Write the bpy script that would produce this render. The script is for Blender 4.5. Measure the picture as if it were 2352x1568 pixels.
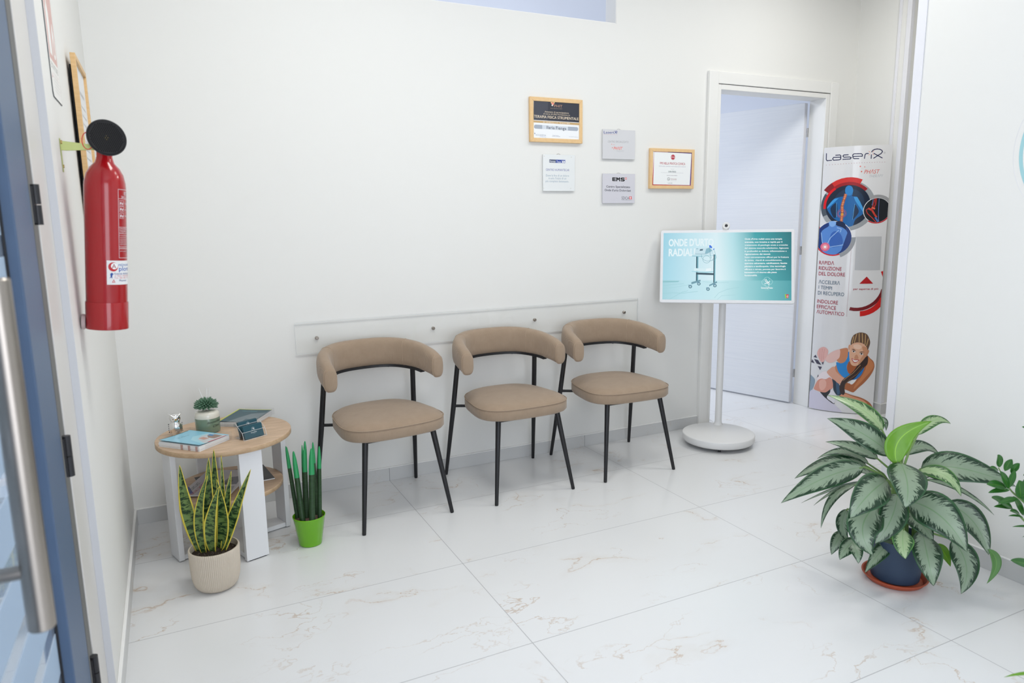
import bpy, bmesh, math, random
from mathutils import Vector, Matrix, Euler
random.seed(7)
PI = math.pi
for o in list(bpy.data.objects):
    bpy.data.objects.remove(o)
scn = bpy.context.scene
COL = scn.collection

# ------------------------------------------------------------------ camera
cam_d = bpy.data.cameras.new('camera')
cam = bpy.data.objects.new('camera', cam_d)
COL.objects.link(cam)
CR = (0.8990776639526027, -0.4375900336421572, -0.013202902657623755)
CU = (0.08688633166445264, 0.1487971047547585, 0.9850432411759883)
CB = (-0.429080551355367, -0.8867775279480514, 0.1718007461419104)
CP = Vector((0.60741, -3.47556, 1.35220))
cam.matrix_world = Matrix(((CR[0], CU[0], CB[0], CP[0]), (CR[1], CU[1], CB[1], CP[1]), (CR[2], CU[2], CB[2], CP[2]), (0, 0, 0, 1)))
cam_d.sensor_fit = 'HORIZONTAL'
cam_d.sensor_width = 36.0
cam_d.lens = 24.8817
cam_d.clip_start = 0.02
cam_d.dof.use_dof = True
cam_d.dof.focus_distance = 3.6
cam_d.dof.aperture_fstop = 4.0
scn.camera = cam

# ------------------------------------------------------------------ world, lights, exposure
scn.view_settings.view_transform = 'Standard'
scn.view_settings.look = 'None'
scn.view_settings.gamma = 1.0
scn.view_settings.use_curve_mapping = False
scn.view_settings.exposure = -0.09
world = bpy.data.worlds.new('world')
scn.world = world
world.use_nodes = True
bg = world.node_tree.nodes['Background']
bg.inputs[0].default_value = (0.72, 0.84, 1.0, 1)
bg.inputs[1].default_value = 1.8

def area(name, loc, rot, sx, sy, power, col, spread=180):
    l = bpy.data.lights.new(name, 'AREA')
    l.shape = 'RECTANGLE'; l.size = sx; l.size_y = sy; l.energy = power; l.color = col
    l.spread = math.radians(spread)
    o = bpy.data.objects.new(name, l); COL.objects.link(o)
    o.location = loc; o.rotation_euler = rot
    return o
PANEL = (1.0, 0.992, 0.95)
DAY = (0.93, 0.945, 1.0)
area('ceiling_panel_light', (1.35, -1.35, 2.97), (0, 0, 0), 0.6, 0.6, 16.5, PANEL)
area('ceiling_panel_light', (2.75, -1.25, 2.97), (0, 0, 0), 0.6, 0.6, 9, PANEL)
area('ceiling_panel_light', (4.1, -1.1, 2.97), (0, 0, 0), 0.6, 0.6, 21, PANEL)
area('unseen_window_daylight', (0.40, -3.9, 1.35), (0, -PI/2, 0), 2.2, 1.9, 22, DAY)
area('unseen_window_daylight', (1.25, -4.96, 1.35), (PI/2, 0, 0), 1.4, 2.2, 29, DAY)  # added daylight at an unseen front opening, evens the back wall
area('treatment_room_panel_light', (2.9, 1.9, 2.85), (0, 0, 0), 0.6, 0.6, 35, (0.83, 0.89, 1.0))
area('treatment_room_fill_light', (2.9, 3.45, 1.5), (-PI/2, 0, 0), 2.6, 1.8, 46, (0.86, 0.89, 0.96))  # added fill before a solid wall, brightens the ceiling and door leaf

# ------------------------------------------------------------------ helpers
def s2l(c):
    return c/12.92 if c <= 0.04045 else ((c+0.055)/1.055)**2.4
def hexc(h):
    return tuple(s2l(int(h[i:i+2], 16)/255) for i in (0, 2, 4)) + (1.0,)
MATS = {}
def mat(name, col=(0.8, 0.8, 0.8), rough=0.5, metal=0.0, spec=0.5, trans=0.0, ior=1.45, emit=None, estr=1.0, coat=0.0, alpha=1.0):
    if name in MATS: return MATS[name]
    m = bpy.data.materials.new(name); m.use_nodes = True
    b = m.node_tree.nodes['Principled BSDF']
    if isinstance(col, str): col = hexc(col)[:3]
    b.inputs['Base Color'].default_value = (*col, 1)
    b.inputs['Roughness'].default_value = rough
    b.inputs['Metallic'].default_value = metal
    b.inputs['Specular IOR Level'].default_value = spec
    b.inputs['Transmission Weight'].default_value = trans
    b.inputs['IOR'].default_value = ior
    b.inputs['Coat Weight'].default_value = coat
    b.inputs['Alpha'].default_value = alpha
    if emit is not None:
        b.inputs['Emission Color'].default_value = (*emit, 1)
        b.inputs['Emission Strength'].default_value = estr
    MATS[name] = m
    return m
class NT:
    """small node-tree helper"""
    def __init__(s, m): s.t = m.node_tree; s.b = s.t.nodes['Principled BSDF']
    def n(s, typ, **kw):
        nd = s.t.nodes.new(typ)
        for k, v in kw.items():
            if k == 'inp':
                for kk, vv in v.items(): nd.inputs[kk].default_value = vv
            else: setattr(nd, k, v)
        return nd
    def l(s, a, b): s.t.links.new(a, b)
    def math(s, op, a, b=None, c=None, clamp=False):
        nd = s.t.nodes.new('ShaderNodeMath'); nd.operation = op; nd.use_clamp = clamp
        for i, v in enumerate((a, b, c)):
            if v is None: continue
            if isinstance(v, (int, float)): nd.inputs[i].default_value = v
            else: s.l(v, nd.inputs[i])
        return nd.outputs[0]
    def mix(s, f, a, b):
        nd = s.t.nodes.new('ShaderNodeMix'); nd.data_type = 'RGBA'
        for sock, v in ((nd.inputs[0], f), (nd.inputs[6], a), (nd.inputs[7], b)):
            if isinstance(v, (int, float, tuple)): sock.default_value = v
            else: s.l(v, sock)
        return nd.outputs[2]
    def ramp(s, f, pts):
        nd = s.t.nodes.new('ShaderNodeValToRGB'); e = nd.color_ramp.elements
        while len(e) < len(pts): e.new(0.5)
        for x, (p, c) in zip(e, pts): x.position = p; x.color = c
        s.l(f, nd.inputs[0]); return nd.outputs[0]
    def bump(s, h, strength=0.3, dist=0.002):
        nd = s.t.nodes.new('ShaderNodeBump'); nd.inputs['Strength'].default_value = strength; nd.inputs['Distance'].default_value = dist
        s.l(h, nd.inputs['Height']); s.l(nd.outputs[0], s.b.inputs['Normal'])
def sock_noise(h, vec, scale, detail=3, rough=0.5, dist=0.0):
    nd = h.n('ShaderNodeTexNoise', inp={'Scale': scale, 'Detail': detail, 'Roughness': rough, 'Distortion': dist})
    if vec is not None: h.l(vec, nd.inputs['Vector'])
    return nd.outputs[0]
def scaled(h, vec, s, loc=(0, 0, 0), rot=(0, 0, 0)):
    nd = h.n('ShaderNodeMapping', inp={'Scale': s, 'Location': loc, 'Rotation': rot}); h.l(vec, nd.inputs[0]); return nd.outputs[0]

class MB:
    def __init__(s): s.bm = bmesh.new(); s.mi = 0
    def mat(s, i): s.mi = i; return s
    def face(s, vs):
        try:
            f = s.bm.faces.new(vs); f.material_index = s.mi; return f
        except ValueError: return None
    def box(s, x0, x1, y0, y1, z0, z1, M=None):
        c = [(x, y, z) for x in (x0, x1) for y in (y0, y1) for z in (z0, z1)]
        v = [s.bm.verts.new(M @ Vector(p) if M else p) for p in c]
        for q in ((0, 1, 3, 2), (4, 6, 7, 5), (0, 4, 5, 1), (2, 3, 7, 6), (0, 2, 6, 4), (1, 5, 7, 3)): s.face([v[i] for i in q])
        return s
    def rings(s, rings, cap0=True, cap1=True, close=True):
        R = [[s.bm.verts.new(p) for p in r] for r in rings]
        n = len(R[0])
        for a, b in zip(R[:-1], R[1:]):
            for i in range(n if close else n-1):
                j = (i+1) % n
                s.face((a[i], a[j], b[j], b[i]))
        if cap0: s.face(list(reversed(R[0])))
        if cap1: s.face(R[-1])
        return s
    def tube(s, pts, rad, n=12, cap=True):
        pts = [Vector(p) for p in pts]
        if not isinstance(rad, (list, tuple)): rad = [rad]*len(pts)
        rings = []; prev = None
        for i, p in enumerate(pts):
            t = (pts[min(i+1, len(pts)-1)]-pts[max(i-1, 0)])
            if t.length < 1e-9: t = Vector((0, 0, 1))
            t.normalize()
            if prev is None:
                a = Vector((0, 0, 1)) if abs(t.z) < 0.9 else Vector((1, 0, 0))
                u = t.cross(a).normalized()
            else:
                u = (prev-t*prev.dot(t)).normalized()
            prev = u; w = t.cross(u)
            rings.append([p+(u*math.cos(2*PI*k/n)+w*math.sin(2*PI*k/n))*rad[i] for k in range(n)])
        return s.rings(rings, cap, cap)
    def loop(s, pts, r, n=8):
        """closed tube"""
        pts = [Vector(p) for p in pts]; N = len(pts); R = []
        cen = sum(pts, Vector())/N
        for i, p in enumerate(pts):
            t = (pts[(i+1) % N]-pts[i-1]).normalized(); u = (p-cen); u = (u-t*u.dot(t)).normalized(); w = t.cross(u)
            R.append([s.bm.verts.new(p+(u*math.cos(2*PI*k/n)+w*math.sin(2*PI*k/n))*r) for k in range(n)])
        for i in range(N):
            a, b = R[i], R[(i+1) % N]
            for k in range(n): s.face((a[k], a[(k+1) % n], b[(k+1) % n], b[k]))
        return s
    def lathe(s, prof, c=(0, 0, 0), n=48, rib=0.0, nrib=0, M=None):
        """prof: list of (r, z, ribbed)"""
        rings = []
        for p in prof:
            r, z = p[0], p[1]; rr = len(p) > 2 and p[2]
            ring = []
            for k in range(n):
                a = 2*PI*k/n
                q = r + (rib*math.cos(nrib*a)*rr if rr else 0)
                v = Vector((q*math.cos(a), q*math.sin(a), z))
                if M: v = M @ v
                ring.append(v+Vector(c))
            rings.append(ring)
        return s.rings(rings, prof[0][0] > 1e-6, prof[-1][0] > 1e-6)
    def poly(s, pts, thick=None):
        v = [s.bm.verts.new(p) for p in pts]; return s.face(v)
    def prism(s, pts, d):
        d = Vector(d)
        a = [s.bm.verts.new(p) for p in pts]; b = [s.bm.verts.new(Vector(p)+d) for p in pts]
        n = len(a); s.face(list(reversed(a))); s.face(b)
        for i in range(n): s.face((a[i], a[(i+1) % n], b[(i+1) % n], b[i]))
        return s
    def build(s, name, mats, parent=None, smooth=None, local=False, bevel=0, seg=2, sub=0, dbl=False, tri=False, recalc=True):
        if dbl: bmesh.ops.remove_doubles(s.bm, verts=s.bm.verts, dist=1e-5)
        if tri: bmesh.ops.triangulate(s.bm, faces=s.bm.faces)
        if recalc: bmesh.ops.recalc_face_normals(s.bm, faces=s.bm.faces)
        me = bpy.data.meshes.new(name); s.bm.to_mesh(me); s.bm.free()
        for m in (mats if isinstance(mats, (list, tuple)) else [mats]): me.materials.append(m)
        o = bpy.data.objects.new(name, me); COL.objects.link(o)
        if parent is not None:
            o.parent = parent
            if not local:
                root = parent
                while root.parent: root = root.parent
                me.transform(Matrix.Translation(-root.location))
        elif not local:
            xs = [v.co for v in me.vertices]
            mn = Vector([min(v[i] for v in xs) for i in range(3)]); mx = Vector([max(v[i] for v in xs) for i in range(3)])
            b = Vector(((mn.x+mx.x)/2, (mn.y+mx.y)/2, mn.z)); me.transform(Matrix.Translation(-b)); o.location = b
        if smooth is not None:
            for p in me.polygons: p.use_smooth = True
            me.set_sharp_from_angle(angle=math.radians(smooth))
        if bevel:
            md = o.modifiers.new('bevel', 'BEVEL'); md.width = bevel; md.segments = seg; md.limit_method = 'ANGLE'
            for p in me.polygons: p.use_smooth = True
            me.set_sharp_from_angle(angle=math.radians(50)); md.harden_normals = False
        if sub:
            md = o.modifiers.new('sub', 'SUBSURF'); md.levels = sub; md.render_levels = sub
        return o
def tag(o, label, cat, group=None, kind=None):
    o['label'] = label; o['category'] = cat
    if group: o['group'] = group
    if kind: o['kind'] = kind
    return o
def struct(o): o['kind'] = 'structure'; return o
def thing(name, loc, label, cat, group=None, rz=0):
    o = bpy.data.objects.new(name, None); COL.objects.link(o)
    o.empty_display_size = 0.05; o.location = loc; o.rotation_euler = (0, 0, rz)
    return tag(o, label, cat, group)
def boxm(x0, x1, y0, y1, z0, z1): return MB().box(x0, x1, y0, y1, z0, z1)

# ---- flat artwork laid on a surface: polygons, rings and lettering
def ink(h, glow):
    nm = ('glow_' if glow else 'ink_')+h
    if nm in MATS: return MATS[nm]
    c = hexc(h)[:3]
    if glow: return mat(nm, (0.02, 0.02, 0.02), 0.3, emit=c, estr=glow)
    return mat(nm, c, 0.35)
_cap = [None]
def text_mesh(body, bold, shear):
    if any(ch in body for ch in 'MmWw') and bold > 0: bold = 0
    cu = bpy.data.curves.new('t', 'FONT'); cu.body = body; cu.size = 1; cu.resolution_u = 3; cu.offset = bold*0.011; cu.shear = shear
    o = bpy.data.objects.new('t', cu); COL.objects.link(o)
    bpy.context.view_layer.update()
    me = bpy.data.meshes.new_from_object(o.evaluated_get(bpy.context.evaluated_depsgraph_get()))
    vs = [(v.co.x, v.co.y) for v in me.vertices]; fs = [tuple(p.vertices) for p in me.polygons]
    bpy.data.objects.remove(o); bpy.data.curves.remove(cu); bpy.data.meshes.remove(me)
    return vs, fs
def artwork(name, items, mapfn, parent, glow=0, step=1.2e-5, base=2e-4, bend=0, clip=None):
    if _cap[0] is None: _cap[0] = max(v[1] for v in text_mesh('H', 0, 0)[0])
    bm = bmesh.new(); cols = []
    def ci(c):
        if c not in cols: cols.append(c)
        return cols.index(c)
    def addf(pts, fs, layer, c):
        vs = [bm.verts.new((p[0], p[1], base+layer*step)) for p in pts]
        for f in fs:
            try:
                q = bm.faces.new([vs[i] for i in f]); q.material_index = c
            except ValueError: pass
    for it in items:
        k, c, L = it[0], ci(it[1]), it[2]
        if k == 'P': addf(it[3], [range(len(it[3]))], L, c)
        elif k == 'Q':
            P = it[3]; n = len(P); o = []
            for i in range(n):
                a, b, d, e = P[i-1], P[i], P[(i+1) % n], P[(i+2) % n]
                for t in (0, 0.25, 0.5, 0.75): o.append(tuple(0.5*(2*b[j]+(d[j]-a[j])*t+(2*a[j]-5*b[j]+4*d[j]-e[j])*t*t+(3*b[j]-a[j]-3*d[j]+e[j])*t**3) for j in (0, 1)))
            addf(o, [range(len(o))], L, c)
        elif k == 'R':
            cx, cy, r0, r1, a0, a1 = it[3:]
            n = max(6, int(40*abs(a1-a0)/360)); full = abs(a1-a0) >= 360
            if r0 <= 1e-6:
                pts = [(cx+r1*math.cos(math.radians(a0+(a1-a0)*i/n)), cy+r1*math.sin(math.radians(a0+(a1-a0)*i/n))) for i in range(n)]
                addf(pts, [range(n)], L, c)
            else:
                pts = []
                for i in range(n+1):
                    a = math.radians(a0+(a1-a0)*i/n)
                    pts += [(cx+r0*math.cos(a), cy+r0*math.sin(a)), (cx+r1*math.cos(a), cy+r1*math.sin(a))]
                addf(pts, [(2*i, 2*i+1, 2*i+3, 2*i+2) for i in range(n)], L, c)
        elif k == 'T':
            body, x, y, w, h, bold, shear, dy = it[3:]
            vs, fs = text_mesh(body, bold, shear)
            if not vs: continue
            x0 = min(v[0] for v in vs); x1 = max(v[0] for v in vs); sx = w/(x1-x0); sy = h/_cap[0]
            hv = bold > 0 and any(ch in body for ch in 'MmWw')
            for q, dx in enumerate((-1, -0.33, 0.33, 1) if hv else (0,)):
                addf([(x+(v[0]-x0+dx*bold*0.011)*sx, y+v[1]*sy+dy*(v[0]-x0)/(x1-x0)) for v in vs], fs, L+0.2*q, c)
    if clip:
        for co, no in (((clip[0], 0, 0), (-1, 0, 0)), ((clip[1], 0, 0), (1, 0, 0)), ((0, clip[2], 0), (0, -1, 0)), ((0, clip[3], 0), (0, 1, 0))):
            bmesh.ops.bisect_plane(bm, geom=bm.verts[:]+bm.edges[:]+bm.faces[:], plane_co=co, plane_no=no, clear_outer=True)
    if bend:
        xs = [v.co.x for v in bm.verts]; x = math.ceil(min(xs)/bend)*bend
        smooth_map = mapfn
        def mapfn(s, t, l):   # straight between the bend lines, so that layers stay parallel
            s0 = math.floor(s/bend+1e-6)*bend; f = (s-s0)/bend
            return smooth_map(s0, t, l).lerp(smooth_map(s0+bend, t, l), f)
        while x < max(xs):
            bmesh.ops.bisect_plane(bm, geom=bm.verts[:]+bm.edges[:]+bm.faces[:], plane_co=(x, 0, 0), plane_no=(1, 0, 0)); x += bend
    bmesh.ops.triangulate(bm, faces=bm.faces)
    for v in bm.verts: v.co = mapfn(v.co.x, v.co.y, v.co.z)
    me = bpy.data.meshes.new(name); bm.to_mesh(me); bm.free()
    for c in cols: me.materials.append(ink(c, glow))
    o = bpy.data.objects.new(name, me); COL.objects.link(o)
    if parent is not None:
        o.parent = parent
        root = parent
        while root.parent: root = root.parent
        me.transform(root.matrix_basis.inverted() if root.rotation_euler != Euler() else Matrix.Translation(-root.location))
    return o
# ------------------------------------------------------------------ materials
XA, Y1, TW, TH = 1.5638, 0.4221, 1.2, 0.6
def marble(name, base, grout, veins=1.0, skirt=False, rough=0.22):
    m = mat(name, base, rough); h = NT(m)
    g = h.n('ShaderNodeNewGeometry'); sp = h.n('ShaderNodeSeparateXYZ'); h.l(g.outputs['Position'], sp.inputs[0])
    X = h.math('DIVIDE', h.math('SUBTRACT', sp.outputs[0], XA), TW)
    Y = h.math('DIVIDE', h.math('ADD', sp.outputs[1], Y1), TH)
    ix = h.math('FLOOR', X); iy = h.math('FLOOR', Y)
    fx = h.math('SUBTRACT', X, ix); fy = h.math('SUBTRACT', Y, iy)
    ex = h.math('MULTIPLY', h.math('MINIMUM', fx, h.math('SUBTRACT', 1.0, fx)), TW)
    ey = h.math('MULTIPLY', h.math('MINIMUM', fy, h.math('SUBTRACT', 1.0, fy)), TH)
    edge = ex if skirt else h.math('MINIMUM', ex, ey)
    gm = h.math('LESS_THAN', edge, 0.0014)
    cmb = h.n('ShaderNodeCombineXYZ'); h.l(h.math('MULTIPLY', ix, 7.31), cmb.inputs[0]); h.l(h.math('MULTIPLY', iy, 5.17), cmb.inputs[1]); h.l(h.math('ADD', ix, h.math('MULTIPLY', iy, 3.3)), cmb.inputs[2])
    va = h.n('ShaderNodeVectorMath', operation='ADD'); h.l(g.outputs['Position'], va.inputs[0]); h.l(cmb.outputs[0], va.inputs[1])
    P = scaled(h, va.outputs[0], (1.0, 1.7, 1.0), rot=(0, 0, 0.5))
    w = h.n('ShaderNodeTexNoise', inp={'Scale': 2.6, 'Detail': 7, 'Roughness': 0.60}); h.l(P, w.inputs['Vector'])
    vm = h.n('ShaderNodeVectorMath', operation='SCALE'); h.l(w.outputs['Color'], vm.inputs[0]); vm.inputs['Scale'].default_value = 0.45
    vb = h.n('ShaderNodeVectorMath', operation='ADD'); h.l(P, vb.inputs[0]); h.l(vm.outputs[0], vb.inputs[1])
    n1 = sock_noise(h, vb.outputs[0], 1.25, 2, 0.5, 0.2)
    d1 = h.math('ABSOLUTE', h.math('SUBTRACT', n1, 0.5))
    v1 = h.math('SUBTRACT', 1.0, h.math('DIVIDE', d1, 0.0045), clamp=True)
    v1s = h.math('SUBTRACT', 1.0, h.math('DIVIDE', d1, 0.05), clamp=True)
    n2 = sock_noise(h, va.outputs[0], 3.4, 3, 0.6)
    msk = h.ramp(n2, [(0.50, (0, 0, 0, 1)), (0.68, (1, 1, 1, 1))])
    n3 = sock_noise(h, vb.outputs[0], 2.6, 3, 0.55, 0.3)
    v2 = h.math('SUBTRACT', 1.0, h.math('DIVIDE', h.math('ABSOLUTE', h.math('SUBTRACT', n3, 0.46)), 0.007), clamp=True)
    n4 = sock_noise(h, va.outputs[0], 2.1, 2, 0.5); msk2 = h.ramp(n4, [(0.52, (0, 0, 0, 1)), (0.68, (1, 1, 1, 1))])
    n5 = sock_noise(h, vb.outputs[0], 0.9, 3, 0.5)
    cloud = h.ramp(n5, [(0.45, (0, 0, 0, 1)), (0.75, (1, 1, 1, 1))])
    c0 = h.mix(h.math('MULTIPLY', cloud, 0.12), (*base, 1), (base[0]*0.86, base[1]*0.84, base[2]*0.80, 1))
    c1 = h.mix(h.math('MULTIPLY', h.math('MULTIPLY', v1s, msk), 0.24*veins), c0, (0.60, 0.52, 0.42, 1))
    c2 = h.mix(h.math('MULTIPLY', h.math('MULTIPLY', v1, msk), 0.80*veins), c1, (0.46, 0.27, 0.13, 1))
    c3 = h.mix(h.math('MULTIPLY', h.math('MULTIPLY', v2, msk2), 0.62*veins), c2, (0.48, 0.33, 0.21, 1))
    c4 = h.mix(gm, c3, (*grout, 1))
    h.l(c4, h.b.inputs['Base Color'])
    h.l(h.math('ADD', rough, h.math('MULTIPLY', gm, 0.5)), h.b.inputs['Roughness'])
    return m
M_floor = marble('marble_tile', (0.77, 0.775, 0.78), (0.42, 0.42, 0.43))
M_skirt = marble('marble_skirting', (0.62, 0.622, 0.615), (0.30, 0.30, 0.30), 0.5, True, 0.3)
def plaster(name, col, b=0.06):
    m = mat(name, col, 0.62, spec=0.3); h = NT(m); g = h.n('ShaderNodeNewGeometry')
    h.bump(sock_noise(h, g.outputs['Position'], 60, 4, 0.6), b, 0.002); return m
M_wall = plaster('wall_paint', (0.80, 0.795, 0.768))
M_ceil = plaster('ceiling_paint', (0.80, 0.80, 0.79))
M_room2 = plaster('treatment_room_paint', (0.70, 0.73, 0.79))
M_white = mat('white_lacquer', (0.83, 0.825, 0.80), 0.38)
M_caulk = mat('white_sealant', (0.86, 0.855, 0.84), 0.5)
M_door = mat('white_grained_door', (0.78, 0.79, 0.81), 0.42); h = NT(M_door); g = h.n('ShaderNodeNewGeometry')
gr = sock_noise(h, scaled(h, g.outputs['Position'], (3, 3, 160)), 1.0, 4, 0.6)
h.bump(gr, 0.25, 0.002); h.l(h.mix(gr, (0.72, 0.74, 0.78, 1), (0.84, 0.85, 0.86, 1)), h.b.inputs['Base Color'])
M_guard = mat('corner_guard_plastic', (0.80, 0.80, 0.84), 0.35)
M_steel = mat('brushed_steel', (0.36, 0.325, 0.29), 0.30, 1.0)
h = NT(M_steel); g = h.n('ShaderNodeNewGeometry'); h.bump(sock_noise(h, scaled(h, g.outputs['Position'], (1, 1, 400)), 4, 2), 0.1, 0.001)
M_chrome = mat('polished_silver', (0.86, 0.85, 0.84), 0.09, 1.0)
M_hinge = mat('satin_nickel', (0.6, 0.6, 0.6), 0.3, 1.0)
M_black = mat('black_powder_coat', (0.012, 0.012, 0.014), 0.42)
M_blackp = mat('black_plastic', (0.022, 0.022, 0.025), 0.38)
M_blue = mat('blue_painted_aluminium', (0.085, 0.135, 0.225), 0.45)
h = NT(M_blue); g = h.n('ShaderNodeNewGeometry'); h.bump(sock_noise(h, g.outputs['Position'], 900, 2), 0.2, 0.0005)
M_gasket = mat('grey_rubber_gasket', (0.15, 0.15, 0.145), 0.6)
M_dframe = mat('cream_aluminium_frame', (0.68, 0.66, 0.63), 0.4)
M_glass = mat('clear_glass', (1, 1, 1), 0.02, trans=1.0, ior=1.05, spec=0.4)
M_doorglass = mat('blue_tinted_glass', (0.66, 0.73, 0.81), 0.03, trans=0.8, ior=1.3)
# frosted film: lets daylight through softly
M_frost = bpy.data.materials.new('frosted_film'); M_frost.use_nodes = True; t = M_frost.node_tree
for nn in list(t.nodes): t.nodes.remove(nn)
o_ = t.nodes.new('ShaderNodeOutputMaterial'); mx = t.nodes.new('ShaderNodeMixShader'); d_ = t.nodes.new('ShaderNodeBsdfDiffuse'); tr = t.nodes.new('ShaderNodeBsdfTranslucent')
d_.inputs[0].default_value = (0.66, 0.76, 0.84, 1); tr.inputs[0].default_value = (0.90, 0.93, 0.96, 1); mx.inputs[0].default_value = 0.8
t.links.new(d_.outputs[0], mx.inputs[1]); t.links.new(tr.outputs[0], mx.inputs[2]); t.links.new(mx.outputs[0], o_.inputs[0])
def acrylic(name, tint=(0.985, 0.985, 0.985), gl=0.10, film=0.0):
    m = bpy.data.materials.new(name); m.use_nodes = True; t = m.node_tree
    for nn in list(t.nodes): t.nodes.remove(nn)
    o = t.nodes.new('ShaderNodeOutputMaterial'); mx = t.nodes.new('ShaderNodeMixShader'); a = t.nodes.new('ShaderNodeBsdfTransparent'); ge = t.nodes.new('ShaderNodeNewGeometry'); iv = t.nodes.new('ShaderNodeMath'); iv.operation = 'SUBTRACT'; iv.inputs[0].default_value = 1.0; t.links.new(ge.outputs['Backfacing'], iv.inputs[1]); ml = t.nodes.new('ShaderNodeMath'); ml.operation = 'MULTIPLY'; b = t.nodes.new('ShaderNodeBsdfGlossy'); f = t.nodes.new('ShaderNodeFresnel')
    a.inputs[0].default_value = (*tint, 1); b.inputs[0].default_value = (1, 1, 1, 1); b.inputs['Roughness'].default_value = 0.03; f.inputs[0].default_value = 1.45
    t.links.new(f.outputs[0], ml.inputs[0]); t.links.new(iv.outputs[0], ml.inputs[1]); t.links.new(ml.outputs[0], mx.inputs[0]); t.links.new(a.outputs[0], mx.inputs[1]); t.links.new(b.outputs[0], mx.inputs[2])
    if film:
        m2 = t.nodes.new('ShaderNodeMixShader'); m2.inputs[0].default_value = film; dd = t.nodes.new('ShaderNodeBsdfDiffuse'); dd.inputs[0].default_value = (0.8, 0.8, 0.8, 1)
        t.links.new(mx.outputs[0], m2.inputs[1]); t.links.new(dd.outputs[0], m2.inputs[2]); t.links.new(m2.outputs[0], o.inputs[0])
    else: t.links.new(mx.outputs[0], o.inputs[0])
    return m
M_acr = acrylic('clear_acrylic')
M_acr2 = acrylic('clear_acrylic_wall_panel', (0.994, 0.995, 0.993))
M_acre = mat('acrylic_edge', (0.74, 0.76, 0.77), 0.15)
def fabric():
    m = mat('tan_corduroy', (0.38, 0.29, 0.21), 0.9, spec=0.15); h = NT(m)
    m.node_tree.nodes['Principled BSDF'].inputs['Sheen Weight'].default_value = 0.25
    tc = h.n('ShaderNodeTexCoord')
    wv = h.n('ShaderNodeTexWave', wave_type='BANDS', bands_direction='X', inp={'Scale': 95.0, 'Distortion': 0.3, 'Detail': 1.0}); h.l(tc.outputs['Object'], wv.inputs['Vector'])
    n = sock_noise(h, tc.outputs['Object'], 26, 4, 0.65)
    c = h.mix(n, (0.310, 0.228, 0.160, 1), (0.395, 0.298, 0.215, 1))
    c = h.mix(h.math('MULTIPLY', wv.outputs['Fac'], 0.22), c, (0.29, 0.205, 0.14, 1))
    h.l(c, h.b.inputs['Base Color'])
    h.bump(h.math('ADD', wv.outputs['Fac'], h.math('MULTIPLY', n, 1.2)), 0.35, 0.0012)
    return m
M_fab = fabric()
M_pipe = mat('tan_piping', (0.40, 0.30, 0.215), 0.9)
def oak(name, a, b):
    m = mat(name, a, 0.45); h = NT(m); tc = h.n('ShaderNodeTexCoord')
    v = scaled(h, tc.outputs['Object'], (3, 26, 26), rot=(0, 0, -0.6))
    n1 = sock_noise(h, v, 2.4, 6, 0.65, 0.4); n2 = sock_noise(h, scaled(h, tc.outputs['Object'], (10, 160, 160), rot=(0, 0, -0.6)), 2, 3, 0.7)
    f = h.math('ADD', h.math('MULTIPLY', n1, 0.7), h.math('MULTIPLY', n2, 0.3))
    h.l(h.ramp(f, [(0.35, (*b, 1)), (0.62, (*a, 1))]), h.b.inputs['Base Color']); h.bump(f, 0.12, 0.001); return m
M_oak = oak('light_oak_laminate', (0.66, 0.475, 0.325), (0.47, 0.32, 0.205))
M_oake = oak('oak_edge_band', (0.56, 0.40, 0.25), (0.42, 0.28, 0.165))
M_pine = mat('pine_frame', (0.72, 0.46, 0.20), 0.45); h = NT(M_pine); g = h.n('ShaderNodeNewGeometry')
h.l(h.mix(sock_noise(h, scaled(h, g.outputs['Position'], (8, 8, 90)), 2, 4), (0.62, 0.37, 0.15, 1), (0.80, 0.55, 0.28, 1)), h.b.inputs['Base Color'])
M_pineh = mat('pine_frame_pale', (0.78, 0.52, 0.26), 0.45); h = NT(M_pineh); g = h.n('ShaderNodeNewGeometry')
h.l(h.mix(sock_noise(h, scaled(h, g.outputs['Position'], (60, 60, 60)), 1, 3), (0.74, 0.48, 0.23, 1), (0.84, 0.60, 0.33, 1)), h.b.inputs['Base Color'])
M_tleg = mat('white_melamine', (0.78, 0.785, 0.80), 0.4)
M_paper = mat('white_paper', (0.80, 0.80, 0.80), 0.6)
M_print = mat('glossy_white_print', (0.78, 0.775, 0.785), 0.16, coat=0.6)
M_red = mat('red_enamel', (0.38, 0.004, 0.008), 0.22, coat=0.5)
M_zinc = mat('yellow_zinc_plate', (0.46, 0.50, 0.20), 0.35, 0.8)
M_redp = mat('red_plastic', (0.70, 0.02, 0.03), 0.4)
M_soil = mat('dark_potting_soil', (0.030, 0.020, 0.014), 0.95); h = NT(M_soil); tc = h.n('ShaderNodeTexCoord')
vo = h.n('ShaderNodeTexVoronoi', inp={'Scale': 190.0}); h.l(tc.outputs['Object'], vo.inputs['Vector'])
spk = h.math('LESS_THAN', vo.outputs['Distance'], 0.16); nz = sock_noise(h, tc.outputs['Object'], 60, 4, 0.7)
h.l(h.mix(spk, h.mix(nz, (0.012, 0.008, 0.006, 1), (0.07, 0.045, 0.03, 1)), (0.55, 0.5, 0.42, 1)), h.b.inputs['Base Color']); h.bump(nz, 1.0, 0.01)
M_soil2 = mat('brown_bark_soil', (0.16, 0.09, 0.07), 0.95); h = NT(M_soil2); tc = h.n('ShaderNodeTexCoord'); nz = sock_noise(h, tc.outputs['Object'], 160, 4, 0.7)
h.l(h.mix(nz, (0.05, 0.025, 0.02, 1), (0.34, 0.22, 0.18, 1)), h.b.inputs['Base Color']); h.bump(nz, 1.0, 0.008)
M_cpot = mat('cream_ceramic', (0.62, 0.545, 0.45), 0.55)
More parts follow.
